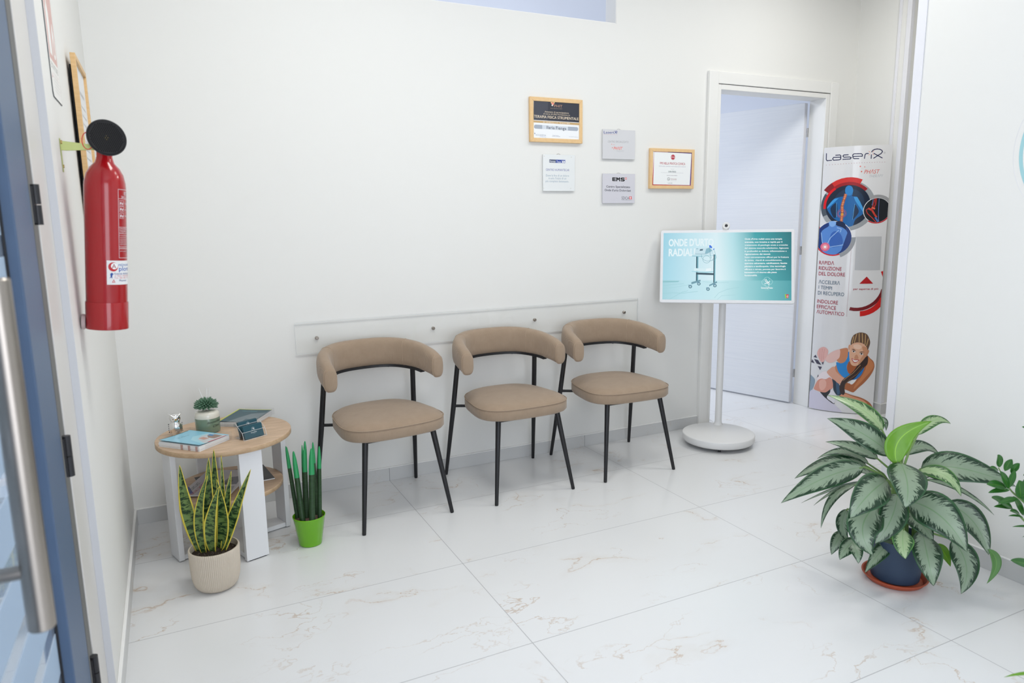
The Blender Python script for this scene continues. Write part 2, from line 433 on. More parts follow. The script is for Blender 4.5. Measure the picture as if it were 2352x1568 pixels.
M_gpot = mat('lime_green_glaze', (0.145, 0.42, 0.006), 0.18, coat=0.4)
M_bpot = mat('slate_blue_plastic', (0.030, 0.052, 0.095), 0.5)
M_terra = mat('terracotta_plastic', (0.40, 0.075, 0.030), 0.5)
def leafmat(name, cen, dark, rim, kind=0):
    m = mat(name, cen, 0.33, spec=0.55); h = NT(m)
    uv = h.n('ShaderNodeUVMap'); sp = h.n('ShaderNodeSeparateXYZ'); h.l(uv.outputs[0], sp.inputs[0])
    u, v = sp.outputs[0], sp.outputs[1]
    e = h.math('ABSOLUTE', h.math('MULTIPLY', h.math('SUBTRACT', u, 0.5), 2.0))
    cmb = h.n('ShaderNodeCombineXYZ')
    tc = h.n('ShaderNodeTexCoord'); oi = h.n('ShaderNodeObjectInfo')
    # veins sweep forward from the midrib
    h.l(h.math('MULTIPLY', h.math('SUBTRACT', v, h.math('MULTIPLY', e, 0.22)), 20.0), cmb.inputs[1]); h.l(h.math('MULTIPLY', u, 3.0), cmb.inputs[0])
    h.l(h.math('MULTIPLY', oi.outputs['Random'], 40.0), cmb.inputs[2])
    n = sock_noise(h, cmb.outputs[0], 1.3, 6, 0.72, 0.4)
    n2 = sock_noise(h, tc.outputs['Object'], 45, 3, 0.6)
    f = h.math('ADD', e, h.math('MULTIPLY', h.math('SUBTRACT', n, 0.5), 2.3))
    dk = h.ramp(f, [(0.57, (0, 0, 0, 1)), (0.62, (1, 1, 1, 1))])
    c = h.mix(h.math('MULTIPLY', n2, 0.35), (*cen, 1), (cen[0]*0.65, cen[1]*0.72, cen[2]*0.68, 1))
    c = h.mix(h.ramp(e, [(0.0, (1, 1, 1, 1)), (0.045, (0, 0, 0, 1))]), c, (cen[0]*0.55, cen[1]*0.8, cen[2]*0.5, 1))
    # dark band broken by pale streaks, then a mid green rim
    st = h.ramp(n, [(0.62, (0, 0, 0, 1)), (0.70, (1, 1, 1, 1))])
    dkc = h.mix(h.math('MULTIPLY', st, 0.35), (*dark, 1), (*rim, 1))
    c = h.mix(dk, c, dkc)
    c = h.mix(h.ramp(e, [(0.86, (0, 0, 0, 1)), (0.93, (1, 1, 1, 1))]), c, (*rim, 1))
    h.l(c, h.b.inputs['Base Color'])
    return m
M_leaf = leafmat('silver_variegated_leaf', (0.240, 0.315, 0.220), (0.006, 0.032, 0.012), (0.028, 0.095, 0.035))
M_leafl = leafmat('pale_variegated_leaf', (0.33, 0.44, 0.235), (0.018, 0.075, 0.018), (0.09, 0.24, 0.05))
def plainleaf(name, a, b, rough=0.3):
    m = mat(name, a, rough, spec=0.5); h = NT(m); uv = h.n('ShaderNodeUVMap'); sp = h.n('ShaderNodeSeparateXYZ'); h.l(uv.outputs[0], sp.inputs[0])
    e = h.math('ABSOLUTE', h.math('MULTIPLY', h.math('SUBTRACT', sp.outputs[0], 0.5), 2.0))
    tc = h.n('ShaderNodeTexCoord'); n = sock_noise(h, tc.outputs['Object'], 30, 3)
    c = h.mix(n, (*a, 1), (*b, 1)); c = h.mix(h.ramp(e, [(0.0, (1, 1, 1, 1)), (0.06, (0, 0, 0, 1))]), c, (min(1, b[0]*1.6+0.05), min(1, b[1]*1.5+0.05), b[2]*1.3, 1))
    h.l(c, h.b.inputs['Base Color']); return m
M_lbright = plainleaf('young_green_leaf', (0.10, 0.26, 0.012), (0.15, 0.34, 0.02), 0.35)
M_lunder = plainleaf('leaf_underside', (0.08, 0.20, 0.05), (0.10, 0.24, 0.07), 0.5)
M_zz = plainleaf('dark_glossy_leaflet', (0.015, 0.085, 0.012), (0.03, 0.14, 0.02), 0.25)
M_stem = mat('green_stalk', (0.16, 0.27, 0.08), 0.5)
def snakemat():
    m = mat('banded_sword_leaf', (0.1, 0.2, 0.05), 0.4); h = NT(m)
    uv = h.n('ShaderNodeUVMap'); sp = h.n('ShaderNodeSeparateXYZ'); h.l(uv.outputs[0], sp.inputs[0]); u, v = sp.outputs[0], sp.outputs[1]
    e = h.math('ABSOLUTE', h.math('MULTIPLY', h.math('SUBTRACT', u, 0.5), 2.0))
    oi = h.n('ShaderNodeObjectInfo'); cmb = h.n('ShaderNodeCombineXYZ'); h.l(h.math('MULTIPLY', u, 2.2), cmb.inputs[0]); h.l(h.math('MULTIPLY', v, 34.0), cmb.inputs[1]); h.l(h.math('MULTIPLY', oi.outputs['Random'], 30.0), cmb.inputs[2])
    n = sock_noise(h, cmb.outputs[0], 0.8, 3, 0.6, 0.5)
    cm2 = h.n('ShaderNodeCombineXYZ'); h.l(h.math('MULTIPLY', u, 1.2), cm2.inputs[0]); h.l(h.math('MULTIPLY', v, 5.0), cm2.inputs[1]); h.l(h.math('MULTIPLY', oi.outputs['Random'], 50.0), cm2.inputs[2])
    nb = sock_noise(h, cm2.outputs[0], 1.0, 2)
    li = h.mix(nb, (0.045, 0.105, 0.016, 1), (0.21, 0.31, 0.10, 1))
    c = h.mix(h.ramp(n, [(0.44, (0, 0, 0, 1)), (0.53, (1, 1, 1, 1))]), (0.008, 0.035, 0.010, 1), li)
    yl = h.ramp(e, [(0.77, (0, 0, 0, 1)), (0.80, (1, 1, 1, 1))])
    h.l(h.mix(yl, c, (0.66, 0.55, 0.07, 1)), h.b.inputs['Base Color']); return m
M_snake = snakemat()
M_spear = mat('dark_green_spear', (0.012, 0.045, 0.014), 0.5); h = NT(M_spear); tc = h.n('ShaderNodeTexCoord')
h.l(h.mix(sock_noise(h, scaled(h, tc.outputs['Object'], (20, 20, 120)), 2, 3), (0.006, 0.022, 0.007, 1), (0.03, 0.085, 0.025, 1)), h.b.inputs['Base Color'])
M_tip = mat('bright_green_paint', (0.022, 0.29, 0.095), 0.4)
M_sage = mat('sage_glass', (0.17, 0.24, 0.165), 0.15, coat=0.4)
M_cream = mat('cream_glaze', (0.72, 0.69, 0.60), 0.2, coat=0.4)
M_succ = mat('sage_ceramic_petals', (0.10, 0.20, 0.125), 0.4)
M_teal = mat('dark_teal_card', (0.012, 0.075, 0.105), 0.5)
M_screenw = mat('white_screen_housing', (0.76, 0.77, 0.79), 0.4)
M_standw = mat('white_satin_metal', (0.78, 0.78, 0.775), 0.35)
M_dark = mat('dark_rubber', (0.02, 0.02, 0.022), 0.6)
M_outside = plaster('street_facade', (0.16, 0.20, 0.27))
M_pave = mat('street_paving', (0.55, 0.58, 0.60), 0.8)

# ------------------------------------------------------------------ room
WY = 0.01          # face of the back wall
def S(name, mb, m, **k): return struct(mb.build(name, m, local=True, **k))
CEIL = 3.0
S('floor', boxm(0.18, 6.3, -5.1, 3.6, -0.05, 0.0), M_floor)
S('ceiling', boxm(0.18, 6.3, -5.1, 0.11, CEIL, CEIL+0.05), M_ceil)
b = MB()
DX0, DX1, DZ = 3.705, 4.628, 2.112      # rough door opening
HX0, HX1, HZ0, HZ1 = 1.15, 2.962, 2.404, 2.86
for (x0, x1, z0, z1) in ((0.28, HX0, 0, CEIL), (HX0, HX1, 0, HZ0), (HX0, HX1, HZ1, CEIL), (HX1, DX0, 0, CEIL), (DX0, DX1, DZ, CEIL), (DX1, 6.3, 0, CEIL)):
    b.box(x0, x1, WY, 0.11, z0, z1)
S('wall_back', b, M_wall, dbl=False)
S('wall_left', MB().box(0.278, 0.378, -1.373, 0.11, 0, CEIL).box(0.278, 0.378, -5.0, -4.85, 0, CEIL).box(0.278, 0.378, -4.85, -2.80, 2.5, CEIL).box(0.278, 0.378, -4.85, -2.80, 0, 0.2).box(0.278, 0.378, -2.80, -1.373, 2.35, CEIL), M_wall)
S('wall_right', MB().box(4.9, 6.3, -0.36, WY, 0, CEIL), M_wall)
S('wall_partition', MB().box(3.345, 3.455, -5.0, -1.545, 0, CEIL), M_wall)
S('wall_corridor', boxm(6.2, 6.3, -5.0, -0.36, 0, CEIL), M_wall)
S('wall_front', MB().box(0.28, 0.5, -5.1, -5.0, 0, CEIL).box(2.0, 6.3, -5.1, -5.0, 0, CEIL).box(0.5, 2.0, -5.1, -5.0, 2.55, CEIL).box(0.5, 2.0, -5.1, -5.0, 0, 0.15), M_wall)
# treatment room behind the back wall
S('wall_treatment_room', MB().box(0.6, 0.7, 0.11, 3.6, 0, 2.9).box(5.3, 5.4, 0.11, 3.6, 0, 2.9).box(0.6, 5.4, 3.5, 3.6, 0, 2.9), M_room2)
S('ceiling_treatment_room', boxm(0.6, 5.4, 0.11, 3.6, 2.9, 2.95), M_room2)
# high opening above the chairs, lined in white
tz = 0.003
S('trim_1', MB().box(HX1-tz, HX1, WY+0.002, 0.112, HZ0, HZ1).box(HX0, HX0+tz, WY+0.002, 0.112, HZ0, HZ1).box(HX0, HX1, WY+0.002, 0.112, HZ0, HZ0+tz).box(HX0, HX1, WY+0.002, 0.112, HZ1-tz, HZ1), M_caulk)
# skirting boards with a bead of sealant on top
HS = 0.069
def skirt(name, x0, x1, y0, y1, cx0, cx1, cy0, cy1):
    o = S(name, boxm(x0, x1, y0, y1, 0, HS), M_skirt, bevel=0.001)
    c = MB().box(cx0, cx1, cy0, cy1, HS, HS+0.005).build('sealant_bead', M_caulk, parent=o, local=True, bevel=0.0015)
    return o
skirt('baseboard_back', 0.388, 3.619, 0.0, WY, 0.388, 3.619, -0.0005, WY)
skirt('baseboard_left', 0.378, 0.388, -1.373, WY, 0.378, 0.3885, -1.373, WY)
skirt('baseboard_right', 4.89, 4.9, -0.36, -0.012, 4.8895, 4.9, -0.36, -0.012)
skirt('baseboard_pier', 4.89, 6.2, -0.37, -0.36, 4.89, 6.2, -0.3705, -0.36)
skirt('baseboard_partition', 3.335, 3.345, -5.0, -1.55, 3.3345, 3.345, -5.0, -1.55)
# plastic corner guards
S('trim_2', MB().prism([(4.9, -0.3355, HS+0.006), (4.895, -0.3355, HS+0.006), (4.895, -0.365, HS+0.006), (4.925, -0.365, HS+0.006), (4.925, -0.3605, HS+0.006), (4.8995, -0.3605, HS+0.006)], (0, 0, CEIL-HS-0.008)).box(4.890, 4.8995, -0.30, -0.283, HS+0.006, CEIL-0.002), M_guard, bevel=0.001)
S('trim_3', MB().prism([(3.3445, -1.5575, 0.0005), (3.339, -1.5575, 0.0005), (3.339, -1.52, 0.0005), (3.46, -1.52, 0.0005), (3.46, -1.5445, 0.0005), (3.3445, -1.5445, 0.0005)], (0, 0, CEIL-0.002)), M_guard, bevel=0.001)
# inner door: casing, jamb, leaf
S('door_frame_casing', MB().box(3.620, 3.690, -0.012, WY, 0, 2.205).box(4.649, 4.719, -0.012, WY, 0, 2.205).box(3.691, 4.648, -0.0105, WY, 2.135, 2.205), M_white, bevel=0.0025)
S('door_frame_jamb', MB().box(3.692, 3.7184, -0.004, 0.13, 0, 2.132).box(4.6155, 4.647, -0.004, 0.13, 0, 2.132).box(3.7184, 4.6155, -0.004, 0.13, 2.102, 2.132)
  .box(3.62, 3.705, 0.11, 0.122, 0, 2.205).box(4.63, 4.719, 0.11, 0.122, 0, 2.205).box(3.705, 4.63, 0.11, 0.122, 2.11, 2.205), M_white, bevel=0.002)
dr = bpy.data.objects.new('door_1', None); COL.objects.link(dr); dr.location = (4.598, 0.142, 0.0); dr['kind'] = 'structure'
dr.rotation_euler = (0, 0, math.radians(180-73.2))
lf = MB().box(0.0, 0.86, -0.022, 0.022, 0.010, 2.092).build('door_leaf', M_door, parent=dr, local=True, bevel=0.002)
MB().box(-0.0015, 0.0, -0.015, 0.022, 0.012, 2.09).build('edge_band', M_guard, parent=lf, local=True)
for z in (0.22, 1.10, 1.90):
    hb = MB().tube([(-0.006, -0.024, z-0.03), (-0.006, -0.024, z+0.03)], 0.006, 10).box(-0.018, -0.006, -0.026, -0.024, z-0.028, z+0.028)
    hb.build('hinge', M_hinge, parent=dr, local=True, smooth=40)
hd = MB().tube([(0.80, 0.022, 1.02), (0.80, 0.07, 1.02), (0.70, 0.075, 1.02)], 0.008, 10).tube([(0.80, 0.022, 1.02), (0.80, 0.028, 1.02)], 0.025, 20)
hd.build('door_handle', M_hinge, parent=dr, local=True, smooth=40)
# glazed entrance door in the left wall with its frame
XD = 0.36
S('door_frame_entrance', MB().box(0.29, XD, -1.575, -1.373, 0, 2.35).box(0.29, XD, -2.80, -2.72, 0, 2.35).box(0.29, XD, -2.72, -1.575, 2.28, 2.35), M_dframe, bevel=0.002)
S('trim_4', MB().box(0.3601, 0.3775, -1.3745, -1.3731, 0, 2.35), mat('shaded_grey_profile', (0.62, 0.63, 0.66), 0.4))
d2 = bpy.data.objects.new('door_2', None); COL.objects.link(d2); d2.location = (XD, -1.66, 0); d2['kind'] = 'structure'
def dpart(name, mb, m, parent=d2, **k): return mb.build(name, m, parent=parent, **k)
dpart('gasket', MB().box(0.30, XD-0.003, -1.66, -1.575, 0.0, 2.28).box(0.30, XD+0.001, -1.662, -1.650, 0.0, 2.28), M_gasket, bevel=0.001)
st = dpart('door_stile', MB().box(0.31, XD, -1.866, -1.664, 0.008, 2.27).box(0.31, XD, -2.72, -2.60, 0.008, 2.27).box(0.31, XD, -2.60, -1.866, 2.15, 2.27).box(0.31, XD, -2.60, -1.866, 0.008, 0.13), M_blue, bevel=0.003)
gl = dpart('glass_pane', MB().box(0.330, 0.336, -2.60, -1.866, 0.13, 2.15), M_doorglass)
dpart('glazing_bead', MB().box(0.337, 0.341, -1.871, -1.866, 0.13, 2.15), M_dark)
fb = MB()
zz = [(1.378, 1.334, 0)]
z = 0.657+0.0835-0.0835
k = -5
bands = [(1.334-0.0*0, 1.378)]
for i in range(-9, 8):
    zt = 1.206 + 0.1277*i
    z0, z1 = zt, zt+0.088
    if z0 > 0.14 and z1 < 2.14: fb.box(0.3362, 0.3370, -2.60, -1.873, z0, z1)
fr = fb.build('frosted_bands', M_frost, parent=gl)
for (z0, z1) in ((1.351, 1.437), (0.78, 0.876), (0.237, 0.323), (1.95, 2.04)):
    zm = (z0+z1)/2
    MB().tube([(0.366, -1.628, z0), (0.366, -1.628, zm-0.001)], 0.009, 14).tube([(0.366, -1.628, zm+0.001), (0.366, -1.628, z1)], 0.009, 14).box(0.3605, 0.364, -1.648, -1.61, z0+0.004, z1-0.004).build('hinge', M_blackp, parent=d2, smooth=40)
hx, hy = 0.416, -2.42
hnd = dpart('pull_handle', MB().tube([(hx, hy, 0.822), (hx, hy, 0.824), (hx, hy, 1.286), (hx, hy, 1.288)], [0.0145, 0.0165, 0.0165, 0.0145], 32), M_steel, smooth=40)
MB().tube([(hx, hy, 1.195), (XD-0.001, hy, 1.195)], 0.0095, 20).tube([(hx, hy, 0.905), (XD-0.001, hy, 0.905)], 0.0095, 20).build('standoff', M_steel, parent=hnd, smooth=40)
S('window_frame_street', MB().box(0.30, 0.36, -4.85, -4.79, 0.2, 2.5).box(0.30, 0.36, -2.86, -2.80, 0.2, 2.5).box(0.30, 0.36, -3.86, -3.80, 0.26, 2.44).box(0.30, 0.36, -4.79, -2.86, 0.2, 0.26).box(0.30, 0.36, -4.79, -2.86, 2.44, 2.5), M_blue)
# street outside
S('street_paving', boxm(-5, 0.17, -6, 1.0, -0.2, -0.1), M_pave)
S('street_facade', boxm(-4.4, -4.2, -6, 3.0, -0.1, 1.0), M_outside)
DEC={
'banner':[('P','1d2350',1,((0.0086,1.747),(0.0094,1.7063),(0.0149,1.7056),(0.014,1.7463))),
('P','1d2350',1,((0.009,1.7082),(0.0152,1.696),(0.0199,1.6983),(0.0137,1.7104))),
('P','1d2350',1,((0.0155,1.6958),(0.0476,1.6967),(0.0467,1.7025),(0.0147,1.7016))),
('P','1d2350',2,((0.0661,1.727),(0.0944,1.7276),(0.0936,1.7333),(0.0653,1.7327))),
('P','1d2350',2,((0.0896,1.7295),(0.0992,1.7211),(0.1022,1.7253),(0.0926,1.7337))),
('P','1d2350',2,((0.0967,1.7264),(0.0967,1.7018),(0.102,1.7011),(0.102,1.7256))),
('P','1d2350',2,((0.0997,1.7064),(0.0864,1.7017),(0.0886,1.6963),(0.1019,1.7009))),
('P','1d2350',2,((0.0902,1.7024),(0.0551,1.7016),(0.0559,1.6959),(0.091,1.6967))),
('P','1d2350',2,((0.0602,1.6989),(0.0517,1.7107),(0.0476,1.7077),(0.0561,1.6958))),
('P','1d2350',2,((0.0523,1.7047),(0.0591,1.717),(0.0544,1.7204),(0.0475,1.708))),
('P','1d2350',2,((0.0547,1.7145),(0.1004,1.713),(0.0999,1.7187),(0.0541,1.7202))),
('P','1d2350',3,((0.1436,1.7316),(0.1143,1.7311),(0.115,1.7255),(0.1443,1.7259))),
('P','1d2350',3,((0.1151,1.7315),(0.1083,1.7229),(0.1125,1.7189),(0.1193,1.7276))),
('P','1d2350',3,((0.1083,1.7219),(0.1162,1.7117),(0.1201,1.715),(0.1123,1.7252))),
('P','1d2350',3,((0.1158,1.7119),(0.153,1.7114),(0.1524,1.717),(0.1152,1.7176))),
('P','1d2350',3,((0.1488,1.7124),(0.1612,1.7062),(0.1629,1.7113),(0.1505,1.7175))),
('P','1d2350',3,((0.1591,1.7125),(0.1528,1.7016),(0.1573,1.6983),(0.1636,1.7092))),
('P','1d2350',3,((0.1571,1.7041),(0.1094,1.7038),(0.1101,1.6982),(0.1577,1.6985))),
('P','1d2350',4,((0.2079,1.7038),(0.1762,1.7053),(0.1765,1.6997),(0.2082,1.6982))),
('P','1d2350',4,((0.1807,1.7033),(0.1713,1.7121),(0.1682,1.7081),(0.1776,1.6992))),
('P','1d2350',4,((0.1738,1.7073),(0.171,1.7276),(0.1658,1.7274),(0.1686,1.7071))),
('P','1d2350',4,((0.1693,1.7226),(0.1789,1.7312),(0.1753,1.7357),(0.1657,1.7271))),
('P','1d2350',4,((0.1747,1.7297),(0.2193,1.7284),(0.2188,1.734),(0.1742,1.7353))),
('P','1d2350',4,((0.2149,1.7299),(0.2252,1.7227),(0.2277,1.7272),(0.2174,1.7345))),
('P','1d2350',4,((0.2225,1.7279),(0.2224,1.714),(0.2275,1.7133),(0.2277,1.7272))),
('P','1d2350',4,((0.2262,1.7181),(0.1687,1.7188),(0.1693,1.7132),(0.2268,1.7125))),
('P','1d2350',5,((0.2413,1.6982),(0.2426,1.7237),(0.2375,1.7246),(0.2362,1.6991))),
('P','1d2350',5,((0.2412,1.7194),(0.2489,1.73),(0.2447,1.7337),(0.237,1.7231))),
('P','1d2350',5,((0.2448,1.7277),(0.2619,1.7287),(0.2611,1.7343),(0.2439,1.7333))),
('P','1d2350',6,((0.2802,1.6969),(0.2799,1.7239),(0.2747,1.7244),(0.275,1.6974))),
('P','1d2350',7,((0.2885,1.7288),(0.306,1.7183),(0.3082,1.7231),(0.2906,1.7336))),
('P','1d2350',7,((0.3032,1.72),(0.3423,1.6971),(0.3444,1.702),(0.3053,1.7248))),
('P','1d2350',8,((0.292,1.6965),(0.3191,1.7156),(0.3159,1.7203),(0.2889,1.7013))),
('P','1d2350',8,((0.3165,1.7139),(0.3363,1.7267),(0.3333,1.7315),(0.3135,1.7187))),
('P','1d2350',8,((0.335,1.7253),(0.3435,1.7397),(0.339,1.7429),(0.3305,1.7286))),
('P','1d2350',8,((0.3435,1.7397),(0.3374,1.751),(0.333,1.7487),(0.339,1.7373))),
('P','1d2350',8,((0.3384,1.75),(0.3235,1.7583),(0.3215,1.7534),(0.3364,1.7451))),
('P','1d2350',8,((0.3256,1.7575),(0.3069,1.7604),(0.3067,1.7549),(0.3254,1.7521))),
('P','1d2350',8,((0.3092,1.7604),(0.2923,1.7576),(0.2936,1.7521),(0.3105,1.7549))),
('P','1d2350',8,((0.2943,1.7583),(0.2818,1.7511),(0.2846,1.7461),(0.2971,1.7534))),
('P','1d2350',8,((0.2834,1.7525),(0.2744,1.7406),(0.2786,1.7368),(0.2875,1.7487))),
('P','e07040',9,((0.2593,1.7448),(0.2698,1.7361),(0.271,1.7379),(0.2604,1.7466))),
('P','e07040',10,((0.291,1.7463),(0.2816,1.738),(0.283,1.7362),(0.2924,1.7445))),
('P','e07040',11,((0.261,1.719),(0.2704,1.7278),(0.2689,1.7296),(0.2596,1.7207))),
('P','e07040',12,((0.2935,1.7204),(0.2835,1.7299),(0.2822,1.7283),(0.2922,1.7188))),
('R','9a9aa0',13,0.3533,1.7328,0.0039,0.0052,0,360),
('T','9a9aa0',14,'R',0.3514,1.7306,0.0039,0.0039,0,0,-0.0001),
('R','a03050',15,-0.007,1.6712,0,0.0017,0,360),
('R','a03050',16,0.015,1.671,0,0.0017,0,360),
('R','a03050',17,0.0338,1.6711,0,0.0017,0,360),
('R','a03050',18,0.0516,1.6713,0,0.0017,0,360),
('R','a03050',19,0.0688,1.6715,0,0.0017,0,360),
('R','a03050',20,0.0856,1.6718,0,0.0017,0,360),
('R','a03050',21,0.102,1.672,0,0.0017,0,360),
('R','a03050',22,0.1181,1.6723,0,0.0017,0,360),
('R','a03050',23,0.134,1.6725,0,0.0017,0,360),
('R','a03050',24,0.1497,1.6728,0,0.0017,0,360),
('R','a03050',25,0.1653,1.6731,0,0.0017,0,360),
('R','a03050',26,0.1806,1.6733,0,0.0017,0,360),
('R','a03050',27,0.1959,1.6736,0,0.0017,0,360),
('R','a03050',28,0.211,1.6738,0,0.0017,0,360),
('R','a03050',29,0.226,1.674,0,0.0017,0,360),
('R','a03050',30,0.2409,1.6742,0,0.0017,0,360),
('R','a03050',31,0.2557,1.6744,0,0.0017,0,360),
('R','a03050',32,0.2705,1.6745,0,0.0017,0,360),
('R','a03050',33,0.2851,1.6746,0,0.0017,0,360),
('R','a03050',34,0.2998,1.6747,0,0.0017,0,360),
('R','a03050',35,0.3144,1.6748,0,0.0016,0,360),
('R','a03050',36,0.3289,1.6748,0,0.0016,0,360),
('R','a03050',37,0.3434,1.6747,0,0.0017,0,360),
('R','a03050',38,0.3579,1.6745,0,0.0017,0,360),
('R','e05038',39,0.218,1.6514,0,0.0042,0,360),
('R','e05038',40,0.2436,1.6471,0,0.0031,0,360),
('R','e05038',41,0.2268,1.6188,0,0.0042,0,360),
('P','d8d8dc',42,((0.2174,1.6513),(0.2286,1.6358),(0.2294,1.6365),(0.2182,1.652))),
('P','d8d8dc',43,((0.2288,1.6358),(0.2442,1.6468),(0.2435,1.6477),(0.2282,1.6367))),
('P','d8d8dc',44,((0.2132,1.6283),(0.2268,1.6182),(0.2273,1.6191),(0.2137,1.6292))),
('P','d8d8dc',45,((0.2432,1.6466),(0.257,1.6426),(0.2572,1.6437),(0.2434,1.6477))),
('R','d8d8dc',46,0.2606,1.6437,0.0037,0.0048,0,360),
('R','d8d8dc',47,0.2296,1.6358,0.0037,0.0048,0,360),
('T','d8503c',48,'PHΛST',0.2425,1.6043,0.0906,0.0247,0,0.25,-0.0005),
('T','b4b8be',49,'THERΛPY',0.2739,1.5798,0.0815,0.0163,-0.5,0.25,0.0015),
('R','9ea2a6',50,0.1596,1.4019,0.133,0.1625,0,360),
('R','4b5560',51,0.1596,1.4019,0.133,0.1625,150,205),
('R','16243a',52,0.1596,1.4019,0,0.1341,0,360),
('R','1f3550',53,0.1643,1.4217,0,0.0911,0,360),
('Q','1565a8',54,((0.1359,1.4815),(0.1418,1.4652),(0.1123,1.4607),(0.0778,1.4508),(0.0541,1.4243),(0.0348,1.3865),(0.0751,1.3257),(0.1224,1.2926),(0.1338,1.2707),(0.1935,1.2703),(0.2106,1.3134),(0.2549,1.3504),(0.2547,1.3772),(0.2277,1.4311),(0.2112,1.4581),(0.1814,1.4641),(0.1829,1.4801))),
('Q','2a86cc',55,((0.1382,1.5082),(0.1432,1.524),(0.1575,1.5326),(0.1751,1.5257),(0.1846,1.5067),(0.184,1.4854),(0.1737,1.4697),(0.1514,1.4703),(0.1405,1.4867))),
('Q','0f2c4c',56,((0.0563,1.3861),(0.0905,1.4234),(0.1003,1.369),(0.096,1.3309),(0.0775,1.3284))),
('Q','0f2c4c',57,((0.1908,1.3136),(0.1949,1.3674),(0.2004,1.4129),(0.2269,1.3669),(0.2096,1.3296))),
('P','3f9ee0',58,((0.1916,1.4586),(0.2112,1.4581),(0.2303,1.4283),(0.2557,1.3761),(0.2518,1.3612),(0.2248,1.3991),(0.2031,1.4316))),
('P','3f9ee0',59,((0.0779,1.4498),(0.1028,1.4528),(0.0696,1.4185),(0.037,1.3854),(0.0364,1.3947),(0.0541,1.4243))),
('P','5fb4ee',60,((0.0892,1.4243),(0.0948,1.3301),(0.0973,1.3301),(0.0917,1.4242))),
('P','5fb4ee',61,((0.1992,1.4139),(0.192,1.313),(0.1945,1.3126),(0.2016,1.4135))),
('P','c86a44',62,((0.1355,1.4815),(0.124,1.4365),(0.1404,1.4303),(0.1518,1.4752))),
('P','c86a44',62,((0.1263,1.4465),(0.1165,1.3984),(0.1331,1.393),(0.1429,1.4411))),
('P','c86a44',62,((0.1169,1.4065),(0.1215,1.352),(0.1384,1.3522),(0.1339,1.4066))),
('P','c86a44',62,((0.1212,1.3642),(0.1189,1.3016),(0.136,1.2996),(0.1382,1.362))),
('P','f0a070',63,((0.1395,1.4766),(0.1296,1.4377),(0.1364,1.4351),(0.1462,1.4741))),
('P','f0a070',63,((0.1306,1.4418),(0.122,1.3999),(0.1289,1.3977),(0.1374,1.4396))),
('P','f0a070',63,((0.1222,1.4032),(0.1262,1.3553),(0.1332,1.3554),(0.1292,1.4033))),
('P','f0a070',63,((0.1261,1.3604),(0.124,1.3043),(0.1311,1.3034),(0.1331,1.3595))),
('P','7a3a34',64,((0.1315,1.4643),(0.1504,1.4661),(0.1501,1.4683),(0.1311,1.4665))),
('P','7a3a34',65,((0.1285,1.4524),(0.1475,1.4542),(0.1471,1.4564),(0.1282,1.4546))),
('P','7a3a34',66,((0.1255,1.4405),(0.1445,1.4423),(0.1441,1.4445),(0.1252,1.4427))),
('P','7a3a34',67,((0.1226,1.4286),(0.1415,1.4304),(0.1412,1.4326),(0.1222,1.4307))),
('P','7a3a34',68,((0.1196,1.4166),(0.1386,1.4185),(0.1382,1.4206),(0.1192,1.4187))),
('P','7a3a34',69,((0.1166,1.4046),(0.1356,1.4065),(0.1352,1.4087),(0.1162,1.4068))),
('P','7a3a34',70,((0.1139,1.3926),(0.133,1.3945),(0.1326,1.3967),(0.1136,1.3948))),
('P','7a3a34',71,((0.1147,1.3805),(0.1337,1.3825),(0.1333,1.3846),(0.1143,1.3827))),
('P','7a3a34',72,((0.1154,1.3684),(0.1344,1.3704),(0.1341,1.3725),(0.115,1.3706))),
('P','7a3a34',73,((0.1161,1.3563),(0.1352,1.3583),(0.1348,1.3605),(0.1158,1.3585))),
('P','7a3a34',74,((0.1168,1.3442),(0.1359,1.3462),(0.1356,1.3484),(0.1165,1.3463))),
('P','7a3a34',75,((0.1176,1.332),(0.1366,1.3341),(0.1363,1.3363),(0.1172,1.3342))),
('P','7a3a34',76,((0.1183,1.3199),(0.1374,1.322),(0.137,1.3242),(0.118,1.3221))),
('P','7a3a34',77,((0.119,1.3078),(0.1381,1.3099),(0.1378,1.3121),(0.1187,1.3099))),
('R','e06030',78,0.1263,1.3523,0.0195,0.0217,0,360),
('R','c04838',79,0.1263,1.3523,0.0271,0.0287,0,360),
('R','e8a040',80,0.1292,1.3468,0,0.0087,0,360),
('R','d8302c',81,0.1596,1.4019,0.1529,0.1834,65,145),
('R','8c1c24',82,0.1596,1.4019,0.1529,0.1834,125,145),
('R','a01820',83,0.1596,1.4019,0.1341,0.1534,44,145),
('R','e4141e',84,0.1596,1.4019,0.1325,0.1475,125,187),
('R','ececee',85,0.3334,1.3706,0,0.0814,0,360),
('R','20242a',86,0.3334,1.3706,0,0.0777,0,360),
('P','d04038',87,((0.3153,1.4463),(0.3074,1.4076),(0.3117,1.4061),(0.3196,1.4449))),
('P','d04038',87,((0.308,1.4103),(0.3018,1.3811),(0.3061,1.3796),(0.3123,1.4089))),
('P','d04038',87,((0.3052,1.3842),(0.2758,1.3818),(0.2766,1.377),(0.3059,1.3794))),
('P','d04038',87,((0.2769,1.3822),(0.2672,1.3725),(0.2704,1.3688),(0.28,1.3786))),
('P','d04038',87,((0.2671,1.372),(0.2781,1.3478),(0.282,1.3496),(0.2711,1.3738))),
('P','d04038',87,((0.277,1.3493),(0.3079,1.3202),(0.3106,1.3237),(0.2798,1.3528))),
('P','d04038',87,((0.3057,1.3224),(0.3316,1.2931),(0.3346,1.2963),(0.3088,1.3256))),
('P','b83230',88,((0.3207,1.4472),(0.319,1.406),(0.3269,1.4049),(0.3285,1.446))),
('P','b83230',88,((0.3205,1.4123),(0.3092,1.3868),(0.3163,1.3825),(0.3276,1.4081))),
